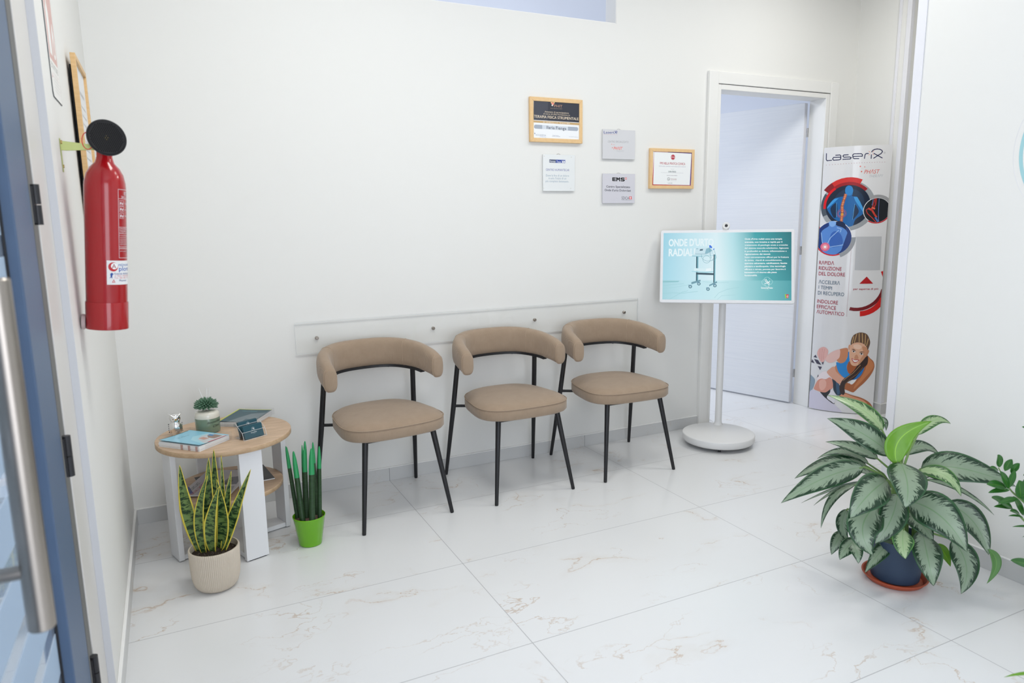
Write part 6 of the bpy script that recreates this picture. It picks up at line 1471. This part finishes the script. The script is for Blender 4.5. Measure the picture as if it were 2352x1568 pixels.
artwork('printed_face', its, lambda s, t, l: Vector((0.3802+l, SY0+s, SZ0+t)), sg, base=2e-5)
# wooden framed document on the left wall
pf = thing('framed_document', (0.392, -0.59, 1.36), 'tall wooden framed document on the left wall behind the extinguisher', 'framed document')
fy0, fy1, fz0, fz1 = -0.770, -0.412, 1.36, 1.882
b = MB(); w = 0.016; xa, xb = 0.3905, 0.4055
b.prism([(xa, fy0, fz0), (xa, fy1, fz0), (xa, fy1-w, fz0+w), (xa, fy0+w, fz0+w)], (xb-xa, 0, 0)).prism([(xa, fy0, fz1), (xa, fy1, fz1), (xa, fy1-w, fz1-w), (xa, fy0+w, fz1-w)], (xb-xa, 0, 0)).prism([(xa, fy0, fz0), (xa, fy0+w, fz0+w), (xa, fy0+w, fz1-w), (xa, fy0, fz1)], (xb-xa, 0, 0)).prism([(xa, fy1, fz0), (xa, fy1-w, fz0+w), (xa, fy1-w, fz1-w), (xa, fy1, fz1)], (xb-xa, 0, 0))
b.build('frame', M_pine, pf, bevel=0.001)
MB().box(0.394, 0.397, fy0+w-0.002, fy1-w+0.002, fz0+w-0.002, fz1-w+0.002).build('document', M_paper, pf)
MB().box(0.3835, 0.3905, fy0+0.03, fy1-0.03, fz0+0.03, fz1-0.03).build('gap_shade_board', M_dark, pf)  # near-black board stands in for the shade between frame and wall
MB().box(0.3781, 0.3835, -0.60, -0.58, fz1-0.07, fz1-0.05).build('wall_hook', M_hinge, pf)
its = [('T', 'b8b8b4', 1, 'Attestato di abilitazione', 0.06, 0.40, 0.20, 0.015, 0, 0, 0)]+[('T', 'c4c4c0', 1, 'si certifica che il titolare ha conseguito il titolo', 0.04, 0.36-0.028*j, 0.24, 0.008, 0, 0, 0) for j in range(8)]
artwork('document_text', its, lambda s, t, l: Vector((0.3971+l, fy0+w+s, fz0+w+t)), pf, base=2e-5)

# ------------------------------------------------------------------ rolled banner in the corner
BA, BB_, SAG = Vector((4.600, -0.030)), Vector((4.862, -0.345)), 0.05
cd = BB_-BA; BLn = cd.length; cd = cd/BLn; nb = Vector((cd.y, -cd.x))
if nb.dot(Vector((0.6, -3.4))-BA) < 0: nb = -nb
BW = 0.3985
def bsurf(s, z, l):
    q = BA+cd*s+nb*(SAG*4*(s/BLn)*(1-s/BLn)+l)
    return Vector((q.x, q.y, z))
bn = thing('roll_up_banner', (4.73, -0.19, 0), 'tall curved glossy advertising banner standing in the corner by the door', 'banner')
b = MB(); n = 28
b.rings([[bsurf(-0.004+(BW+0.004)*i/n, z, q) for z, q in ((0.004, -0.002), (0.004, 0.0), (1.783, 0.0), (1.783, -0.002))] for i in range(n+1)])
sh_ = b.build('banner_sheet', M_print, bn, smooth=40)
artwork('printed_graphics', DEC['banner'], bsurf, sh_, bend=0.016, clip=(-0.004, BW-0.0005, 0.006, 1.781), step=6e-6, base=1e-4)

# wall logo on the partition
lg = MB(); cy, cz, R1 = -2.204, 1.56, 0.258
def ring_x(cy, cz, r0, r1, n=96):
    b = MB(); a = [[b.bm.verts.new((x, cy+r*math.cos(2*PI*k/n), cz+r*math.sin(2*PI*k/n))) for k in range(n)] for x, r in ((3.3449, r0), (3.3442, r0), (3.3442, r1), (3.3449, r1))]
    for i in range(4):
        for k in range(n): b.face((a[i][k], a[i][(k+1) % n], a[(i+1) % 4][(k+1) % n], a[(i+1) % 4][k]))
    return b
lt = thing('wall_logo', (3.345, cy, cz-0.28), 'pale teal ring logo on the white partition, cut off by the right edge', 'wall logo')
ring_x(cy, cz, R1-0.012, R1).build('teal_ring', mat('pale_teal_vinyl', (0.36, 0.62, 0.66), 0.5), lt)
ring_x(cy, cz, R1+0.019, R1+0.0198).build('clear_outline', M_guard, lt)
AGL=(((3.025,-1.738,0.528),(3.012,-1.651,0.594),(2.961,-1.529,0.631),0.076,0.5,1),((2.96,-1.831,0.468),(2.883,-1.756,0.545),(2.797,-1.671,0.592),0.107,0.35,0),((2.965,-1.772,0.435),(2.92,-1.699,0.466),(2.857,-1.621,0.477),0.062,0.5,0),((2.966,-1.734,0.403),(2.914,-1.657,0.437),(2.87,-1.577,0.392),0.059,0.7,0),((2.943,-1.745,0.401),(2.853,-1.657,0.4),(2.751,-1.576,0.33),0.079,0.5,0),((2.845,-1.804,0.434),(2.68,-1.774,0.412),(2.485,-1.759,0.348),0.098,0.3,0),((2.919,-1.744,0.345),(2.866,-1.661,0.293),(2.798,-1.575,0.219),0.031,0.9,0),((2.896,-1.756,0.347),(2.848,-1.695,0.306),(2.794,-1.638,0.233),0.034,0.9,0),((2.83,-1.788,0.364),(2.732,-1.771,0.321),(2.66,-1.788,0.228),0.036,0.6,0),((2.847,-1.899,0.416),(2.695,-1.941,0.403),(2.616,-1.938,0.333),0.126,0.2,0),((2.825,-1.903,0.343),(2.67,-1.948,0.301),(2.667,-1.997,0.214),0.135,0.15,0),((2.894,-1.91,0.359),(2.792,-1.962,0.3),(2.727,-1.957,0.225),0.107,0.15,0),((2.913,-1.898,0.469),(2.819,-1.994,0.437),(2.769,-2.027,0.375),0.14,0.2,0),((2.909,-1.943,0.341),(2.913,-2.061,0.327),(2.943,-2.14,0.226),0.149,0.2,0),((3.107,-1.957,0.299),(3.16,-2.027,0.243),(3.169,-2.086,0.138),0.104,0.2,0),((3.169,-2.082,0.159),(3.181,-2.108,0.112),(3.133,-2.109,0.048),0.036,0.2,2),((3.032,-1.896,0.425),(3.068,-2.02,0.46),(3.152,-2.158,0.425),0.126,0.3,0),((2.99,-1.919,0.434),(2.996,-2.011,0.443),(3,-2.069,0.387),0.065,0.4,1),((3.081,-1.885,0.372),(3.183,-1.964,0.335),(3.26,-2.04,0.254),0.031,0.6,0),((2.921,-1.881,0.457),(2.947,-1.866,0.544),(3.028,-1.925,0.614),0.093,0.1,3),((3.087,-1.836,0.528),(3.167,-1.842,0.576),(3.244,-1.86,0.557),0.053,0.4,1),((3.052,-1.811,0.447),(3.157,-1.813,0.468),(3.233,-1.836,0.425),0.065,0.5,0),((2.83,-1.987,0.269),(2.787,-2.017,0.238),(2.773,-2.041,0.196),0.079,0.1,1),((2.962,-1.969,0.223),(2.879,-2.05,0.179),(2.869,-2.085,0.094),0.109,0.1,0),((3.074,-2.008,0.187),(3.054,-2.078,0.123),(2.999,-2.102,0.04),0.098,0.1,0),((2.793,-1.787,0.275),(2.754,-1.802,0.221),(2.756,-1.835,0.172),0.051,0.3,0),((2.789,-1.78,0.185),(2.747,-1.788,0.155),(2.726,-1.787,0.109),0.051,0.3,0),((2.762,-1.856,0.192),(2.693,-1.871,0.177),(2.654,-1.88,0.148),0.056,0.2,0),((2.743,-1.847,0.189),(2.718,-1.895,0.174),(2.703,-1.917,0.139),0.053,0.2,0),((2.937,-1.879,0.162),(2.832,-1.9,0.139),(2.756,-1.907,0.087),0.059,0.2,0),((3.099,-1.94,0.135),(3.103,-1.97,0.107),(3.099,-1.998,0.07),0.042,0.3,3),((2.979,-1.9,0.275),(2.96,-1.962,0.254),(2.957,-2.015,0.209),0.09,0.2,0),((3.04,-1.698,0.538),(3.107,-1.684,0.545),(3.126,-1.68,0.497),0.034,0.4,0),((3.043,-1.805,0.458),(3.082,-1.797,0.478),(3.129,-1.798,0.474),0.039,0.5,0),((3.028,-1.821,0.34),(3.118,-1.838,0.358),(3.182,-1.847,0.356),0.051,0.8,0),((3.005,-1.74,0.351),(3.005,-1.65,0.346),(3.02,-1.552,0.311),0.051,0.8,0))
AGLC=((2.94,-1.842,0.363),(2.931,-1.868,0.205))
ZZS=((3.157,-2.245,0.337),(3.066,-2.231,0.413),(3.007,-2.215,0.464),(2.96,-2.2,0.539))
ZZL=(((2.974,-2.196,0.537),(2.95,-2.198,0.584),0.028),((2.987,-2.205,0.525),(2.991,-2.221,0.569),0.022),((3.004,-2.215,0.517),(3.012,-2.233,0.556),0.02),((2.969,-2.196,0.525),(2.924,-2.193,0.544),0.014),((2.987,-2.215,0.472),(2.91,-2.197,0.491),0.032),((2.993,-2.219,0.468),(2.952,-2.209,0.532),0.027),((2.995,-2.219,0.471),(2.996,-2.23,0.535),0.02),((2.996,-2.221,0.464),(2.912,-2.203,0.464),0.018),((3.026,-2.241,0.436),(3.004,-2.24,0.503),0.04),((3.018,-2.237,0.436),(2.938,-2.222,0.429),0.02),((3.033,-2.247,0.425),(3.044,-2.255,0.524),0.043),((3.023,-2.239,0.439),(3.052,-2.27,0.467),0.032))
ZZS2=((3.226,-2.23,0.236),(3.146,-2.198,0.319),(3.112,-2.174,0.359),(3.055,-2.138,0.397))
ZZL2=(((3.104,-2.18,0.363),(3.023,-2.154,0.412),0.031),((3.102,-2.179,0.364),(3.027,-2.162,0.379),0.016),((3.124,-2.193,0.344),(3.074,-2.188,0.364),0.018),((3.135,-2.2,0.34),(3.088,-2.185,0.413),0.025),((3.133,-2.2,0.334),(3.067,-2.188,0.348),0.008),((3.171,-2.225,0.299),(3.076,-2.199,0.312),0.008),((3.175,-2.232,0.273),(3.103,-2.219,0.278),0.005),((3.171,-2.217,0.339),(3.116,-2.207,0.374),0.022))
ZZL3=(((2.956,-2.342,0.265),(2.865,-2.314,0.294),0.03),((3.077,-2.238,0.522),(3.05,-2.228,0.506),0.012),((3.091,-2.219,0.655),(3.06,-2.202,0.662),0.012))
SNK=(((0.628,-0.726,0.138),(0.598,-0.67,0.293),(0.585,-0.622,0.449),0.048,0,0.2),((0.64,-0.764,0.146),(0.636,-0.746,0.284),(0.676,-0.727,0.427),0.036,0,0),((0.656,-0.74,0.137),(0.67,-0.726,0.299),(0.686,-0.666,0.475),0.048,0,0),((0.669,-0.787,0.155),(0.672,-0.79,0.266),(0.71,-0.772,0.394),0.044,0,0),((0.693,-0.777,0.155),(0.714,-0.787,0.271),(0.704,-0.743,0.412),0.044,0,0),((0.688,-0.714,0.173),(0.7,-0.677,0.338),(0.707,-0.638,0.497),0.036,0,0),((0.698,-0.711,0.154),(0.721,-0.681,0.31),(0.731,-0.643,0.472),0.017,0,0.6),((0.713,-0.754,0.144),(0.733,-0.713,0.288),(0.76,-0.69,0.418),0.025,0,0.4),((0.706,-0.794,0.156),(0.752,-0.782,0.276),(0.825,-0.753,0.434),0.038,0,0.1))
SPR=(((1.012,-0.526,0.111),(0.998,-0.43,0.403),0.692,0.014),((1.019,-0.508,0.109),(1.004,-0.412,0.392),0.708,0.01),((1.026,-0.577,0.121),(1.017,-0.507,0.4),0.625,0.021),((1.048,-0.542,0.124),(1.066,-0.476,0.394),0.665,0.02),((1.051,-0.51,0.118),(1.075,-0.452,0.42),0.72,0.016),((1.06,-0.603,0.125),(1.084,-0.548,0.414),0.65,0.023),((1.044,-0.519,0.116),(1.061,-0.459,0.407),0.689,0.01),((1.093,-0.53,0.121),(1.105,-0.468,0.415),0.713,0.014),((1.096,-0.576,0.124),(1.123,-0.512,0.407),0.692,0.016))
# ------------------------------------------------------------------ plants
def leaf_mesh(P0, P1, P2, W, face, fold=0.18, droop=0.0, nu=8, nv=18, prof=None, wave=0.0, twist=0.0, thick=0.0):
    P0, P1, P2 = Vector(P0), Vector(P1), Vector(P2)
    # P1 is a point the leaf passes through half way: turn it into the control point
    Cc = P1*2-(P0+P2)/2
    bm = bmesh.new(); uvl = bm.loops.layers.uv.new('UVMap'); rows = []
    for j in range(nv+1):
        v = j/nv
        p = P0*(1-v)**2+Cc*2*v*(1-v)+P2*v*v
        T = ((Cc-P0)*(1-v)+(P2-Cc)*v).normalized()
        Fv = Vector(face(v) if callable(face) else face)
        Sd = T.cross(Fv)
        if Sd.length < 1e-4: Sd = T.cross(Vector((0, 0, 1)))
        Sd.normalize(); Nn = Sd.cross(T).normalized()
        if twist: Sd = Matrix.Rotation(twist*v, 3, T) @ Sd; Nn = Sd.cross(T).normalized()
        w = W/2*(prof(v) if prof else (max(0.0, math.sin(PI*v**0.78))**0.85*(1-0.25*v)))
        row = []
        for i in range(nu+1):
            u = i/nu*2-1
            z = -abs(u)*0 + fold*w*abs(u)**1.3 + wave*W*math.sin(v*11+u*2)*abs(u)
            row.append(bm.verts.new(p+Sd*(u*w)+Nn*z))
        rows.append(row)
    for j in range(nv):
        for i in range(nu):
            f = bm.faces.new((rows[j][i], rows[j][i+1], rows[j+1][i+1], rows[j+1][i]))
            for lp, (a, b_) in zip(f.loops, ((i, j), (i+1, j), (i+1, j+1), (i, j+1))): lp[uvl].uv = (a/nu, b_/nv)
            f.smooth = True
    return bm
def leaf(name, parent, m, *a, **k):
    th = k.pop('thick', 0.0006)
    bm = leaf_mesh(*a, **k); me = bpy.data.meshes.new(name); bm.to_mesh(me); bm.free(); me.materials.append(m)
    root = parent
    while root.parent: root = root.parent
    me.transform(Matrix.Translation(-root.location))
    o = bpy.data.objects.new(name, me); COL.objects.link(o); o.parent = parent
    md = o.modifiers.new('thickness', 'SOLIDIFY'); md.thickness = th; md.offset = 0
    return o
TOCAM = Vector((-0.62, -0.74, 0.26)).normalized(); UPZ = Vector((0, 0, 1))
# ---- big variegated plant
AC = Vector((2.960, -1.880))
ag = thing('variegated_plant', (AC.x, AC.y, 0.012), 'large silver-green leafy plant in a slate blue pot by the partition', 'potted plant')
def pot(parent, c, prof, m, n=72, name='pot', **k): return MB().lathe(prof, c, n, **k).build(name, m, parent, smooth=35)
pz = 0.0125
pot(ag, (AC.x, AC.y, pz), [(0.0, 0.0), (0.078, 0.0), (0.082, 0.004), (0.095, 0.130), (0.0955, 0.136), (0.099, 0.137), (0.100, 0.160), (0.098, 0.163), (0.0945, 0.162), (0.0925, 0.140), (0.0915, 0.132), (0.0, 0.132)], M_bpot)
pot(ag, (AC.x, AC.y, pz), [(0.0, 0.134), (0.03, 0.139), (0.06, 0.137), (0.0905, 0.1335), (0.0905, 0.1325), (0.0, 0.1325)], M_soil, name='soil')
sc_ = MB().lathe([(0.0, 0.0), (0.090, 0.0), (0.098, 0.004), (0.1075, 0.020), (0.1125, 0.0215), (0.1125, 0.024), (0.107, 0.024), (0.104, 0.0205), (0.0955, 0.0085), (0.0945, 0.0055), (0.088, 0.010), (0.0, 0.010)], (AC.x, AC.y, 0.0005), 72).build('plant_saucer', M_terra, smooth=35)
tag(sc_, 'round terracotta-coloured saucer under the slate blue plant pot', 'saucer')
zs = 0.145
stalks = [(0.0, 0.0, 0.30), (-0.03, 0.02, 0.26), (0.03, -0.01, 0.24), (0.02, 0.035, 0.28), (-0.025, -0.03, 0.16), (0.04, -0.04, 0.13)]
for dx, dy, hh in stalks:
    top_ = Vector((AC.x+dx*0.6-0.01, AC.y+dy*0.6, zs+hh))
    MB().tube([(AC.x+dx, AC.y+dy, zs-0.01), (AC.x+dx*0.9, AC.y+dy*0.9, zs+hh*0.5), top_], [0.009, 0.0085, 0.007], 10).build('stalk', M_stem, ag, smooth=60)
for i, (P0, P1, P2, w, tl, kd) in enumerate(AGL):
    P0v = Vector(P0)
    fc = TOCAM*(1-tl)+UPZ*tl
    m = (M_leaf, M_leafl, M_lunder, M_lbright)[kd]
    lo = leaf('leaf', ag, m, P0, P1, P2, w, fc, fold=0.14 if kd != 3 else 0.22, wave=0.010 if kd in (0, 1) else 0.02)
    # petiole from the nearest stalk
    if kd != 2:
        best = min(stalks, key=lambda s_: (Vector((AC.x+s_[0]*0.6, AC.y+s_[1]*0.6, zs+s_[2]))-P0v).length)
        hz = min(best[2], max(0.03, P0v.z-zs-0.05)); f = hz/best[2]
        q0 = Vector((AC.x+best[0]*(1-0.4*f), AC.y+best[1]*(1-0.4*f), zs+hz*0.85))
        mid = (q0+P0v)/2+Vector((0, 0, 0.02)); tdir = (Vector(P1)-P0v)
        MB().tube([q0, mid, P0v, P0v+tdir*0.12], [0.0055, 0.0042, 0.0034, 0.0022], 8).build('petiole', M_stem, lo, smooth=60)
# ---- glossy leaflet plant entering from the right
ZC = Vector((3.19, -2.36))
zp = thing('glossy_leaflet_plant', (ZC.x, ZC.y, 0.0), 'dark glossy small-leafed plant entering at the right edge', 'potted plant')
pot(zp, (ZC.x, ZC.y, 0.0), [(0.0, 0.0), (0.085, 0.0), (0.09, 0.004), (0.108, 0.19), (0.112, 0.192), (0.112, 0.205), (0.104, 0.205), (0.10, 0.18), (0.0, 0.18)], M_cpot)
pot(zp, (ZC.x, ZC.y, 0.0), [(0.0, 0.186), (0.05, 0.188), (0.100, 0.1815), (0.100, 0.1805), (0.0, 0.1805)], M_soil, name='soil')
for pts, lv, off in ((ZZS, ZZL, 0.02), (ZZS2, ZZL2, -0.02)):
    st_pts = [Vector((ZC.x+off, ZC.y+off, 0.18)), Vector((ZC.x+off*1.4, ZC.y+0.01, 0.26))]+[Vector(p) for p in pts]
    so = MB().tube(catmull(st_pts, 5), [0.006-0.0042*i/(5*(len(st_pts)-1)) for i in range(5*(len(st_pts)-1)+1)], 8).build('stem', M_stem, zp, smooth=60)
    for a_, b_, w in lv:
        A_, B_ = Vector(a_), Vector(b_); md = (A_+B_)/2+Vector((0, 0, 0.004))
        leaf('leaflet', so, M_zz, A_, md, B_, w, TOCAM*0.7+UPZ*0.5, fold=0.2, nu=6, nv=12, prof=lambda v: math.sin(PI*v**0.9)**0.75)
for a_, b_, w in ZZL3:
    A_, B_ = Vector(a_), Vector(b_)
    s_ = MB().tube([(ZC.x, ZC.y, 0.18), ((ZC.x+A_.x)/2+0.02, (ZC.y+A_.y)/2, (0.2+A_.z)/2+0.04), tuple(A_)], [0.005, 0.004, 0.002], 8).build('stem', M_stem, zp, smooth=60)
    leaf('leaflet', s_, M_zz, A_, (A_+B_)/2, B_, w, TOCAM*0.7+UPZ*0.5, fold=0.2, nu=6, nv=12, prof=lambda v: math.sin(PI*v**0.9)**0.75)
# ---- strap-leaved plant just outside the frame, one leaf tip reaching in
SP = Vector((2.62, -2.80)); sp_ = thing('strap_leaf_plant', (SP.x, SP.y, 0.0), 'bright green strap leaf tip at the bottom right corner', 'potted plant')
pot(sp_, (SP.x, SP.y, 0.0), [(0.0, 0.0), (0.06, 0.0), (0.064, 0.003), (0.080, 0.13), (0.082, 0.142), (0.076, 0.142), (0.072, 0.12), (0.0, 0.12)], M_cpot)
pot(sp_, (SP.x, SP.y, 0.0), [(0.0, 0.124), (0.04, 0.125), (0.072, 0.1212), (0.072, 0.1204), (0.0, 0.1204)], M_soil, name='soil')
for tip in ((2.231, -2.655, 0.314), (2.75, -3.10, 0.36), (2.95, -2.72, 0.30), (2.70, -2.52, 0.22), (2.50, -3.05, 0.30)):
    tp = Vector(tip); b0 = Vector((SP.x, SP.y, 0.125)); md = b0*0.45+tp*0.55+Vector((0, 0, 0.05))
    leaf('leaf', sp_, M_lbright, b0, md, tp, 0.024, UPZ, fold=0.5, nu=4, nv=16, prof=lambda v: min(1, 3*v+0.4)*min(1, (1-v)*3.0)**0.8)
# ---- snake plant in ribbed pot
SN = Vector((0.674, -0.757))
sn = thing('snake_plant', (SN.x, SN.y, 0), 'yellow-edged snake plant in a ribbed cream pot before the side table', 'potted plant')
MB().lathe([(0.0, 0.0), (0.054, 0.0), (0.066, 0.006, 0.3), (0.076, 0.020, 1), (0.083, 0.045, 1), (0.0865, 0.080, 1), (0.0885, 0.150, 1), (0.0885, 0.1575, 1), (0.0875, 0.160), (0.0835, 0.160), (0.0825, 0.155), (0.081, 0.125), (0.0, 0.125)], (SN.x, SN.y, 0), 640, rib=0.0011, nrib=80).build('pot', M_cpot, sn, smooth=50)
MB().lathe([(0.0, 0.140), (0.03, 0.142), (0.06, 0.138), (0.0812, 0.136), (0.0812, 0.130), (0.0, 0.130)], (SN.x, SN.y, 0), 48).build('soil', M_soil, sn, smooth=60)
for i, (P0, P1, P2, w, yaw, tw) in enumerate(SNK):
    leaf('leaf', sn, M_snake, P0, P1, P2, w*1.22, TOCAM, fold=0.25, nu=10, nv=26, twist=tw, wave=0.012, thick=0.0016, prof=lambda v: (0.55+0.45*math.sin(PI*min(1, v*0.95)**0.85)) * min(1, ((1-v)*2.0))**0.62 if v < 0.999 else 0.0)
# ---- painted spear plant in green pot
GP = Vector((1.056, -0.553))
gp_ = thing('spear_plant', (GP.x, GP.y, 0), 'dark spear plant with painted green tips in a lime green pot', 'potted plant')
MB().lathe([(0.0, 0.0), (0.044, 0.0), (0.047, 0.002), (0.048, 0.006), (0.0655, 0.118), (0.0675, 0.123), (0.0675, 0.127), (0.0655, 0.128), (0.0635, 0.125), (0.061, 0.105), (0.0, 0.105)], (GP.x, GP.y, 0), 72).build('pot', M_gpot, gp_, smooth=35)
MB().lathe([(0.0, 0.112), (0.03, 0.114), (0.0605, 0.110), (0.0608, 0.107), (0.0, 0.107)], (GP.x, GP.y, 0), 40).build('soil', M_soil2, gp_, smooth=60)
for P0, P1, tf, w in SPR:
    A_, B_ = Vector(P0), Vector(P1); A_.z = min(A_.z, 0.112)
    def at(f): return A_.lerp(B_, f)
    N = 10; r0 = w/2*1.08
    so = MB().tube([at(f) for f in (0, 0.1, 0.3, 0.5, tf)], [r0*1.0, r0*1.05, r0*1.03, r0, r0*0.96], 16).build('spear', M_spear, gp_, smooth=60)
    fs = [tf-0.004]+[tf+(1-tf)*q for q in (0.02, 0.25, 0.5, 0.7, 0.85, 0.95, 1.0)]
    MB().tube([at(f) for f in fs], [r0*0.99, r0*0.98, r0*0.93, r0*0.84, r0*0.70, r0*0.52, r0*0.36, r0*0.15], 16).build('painted_tip', M_tip, so, smooth=60)
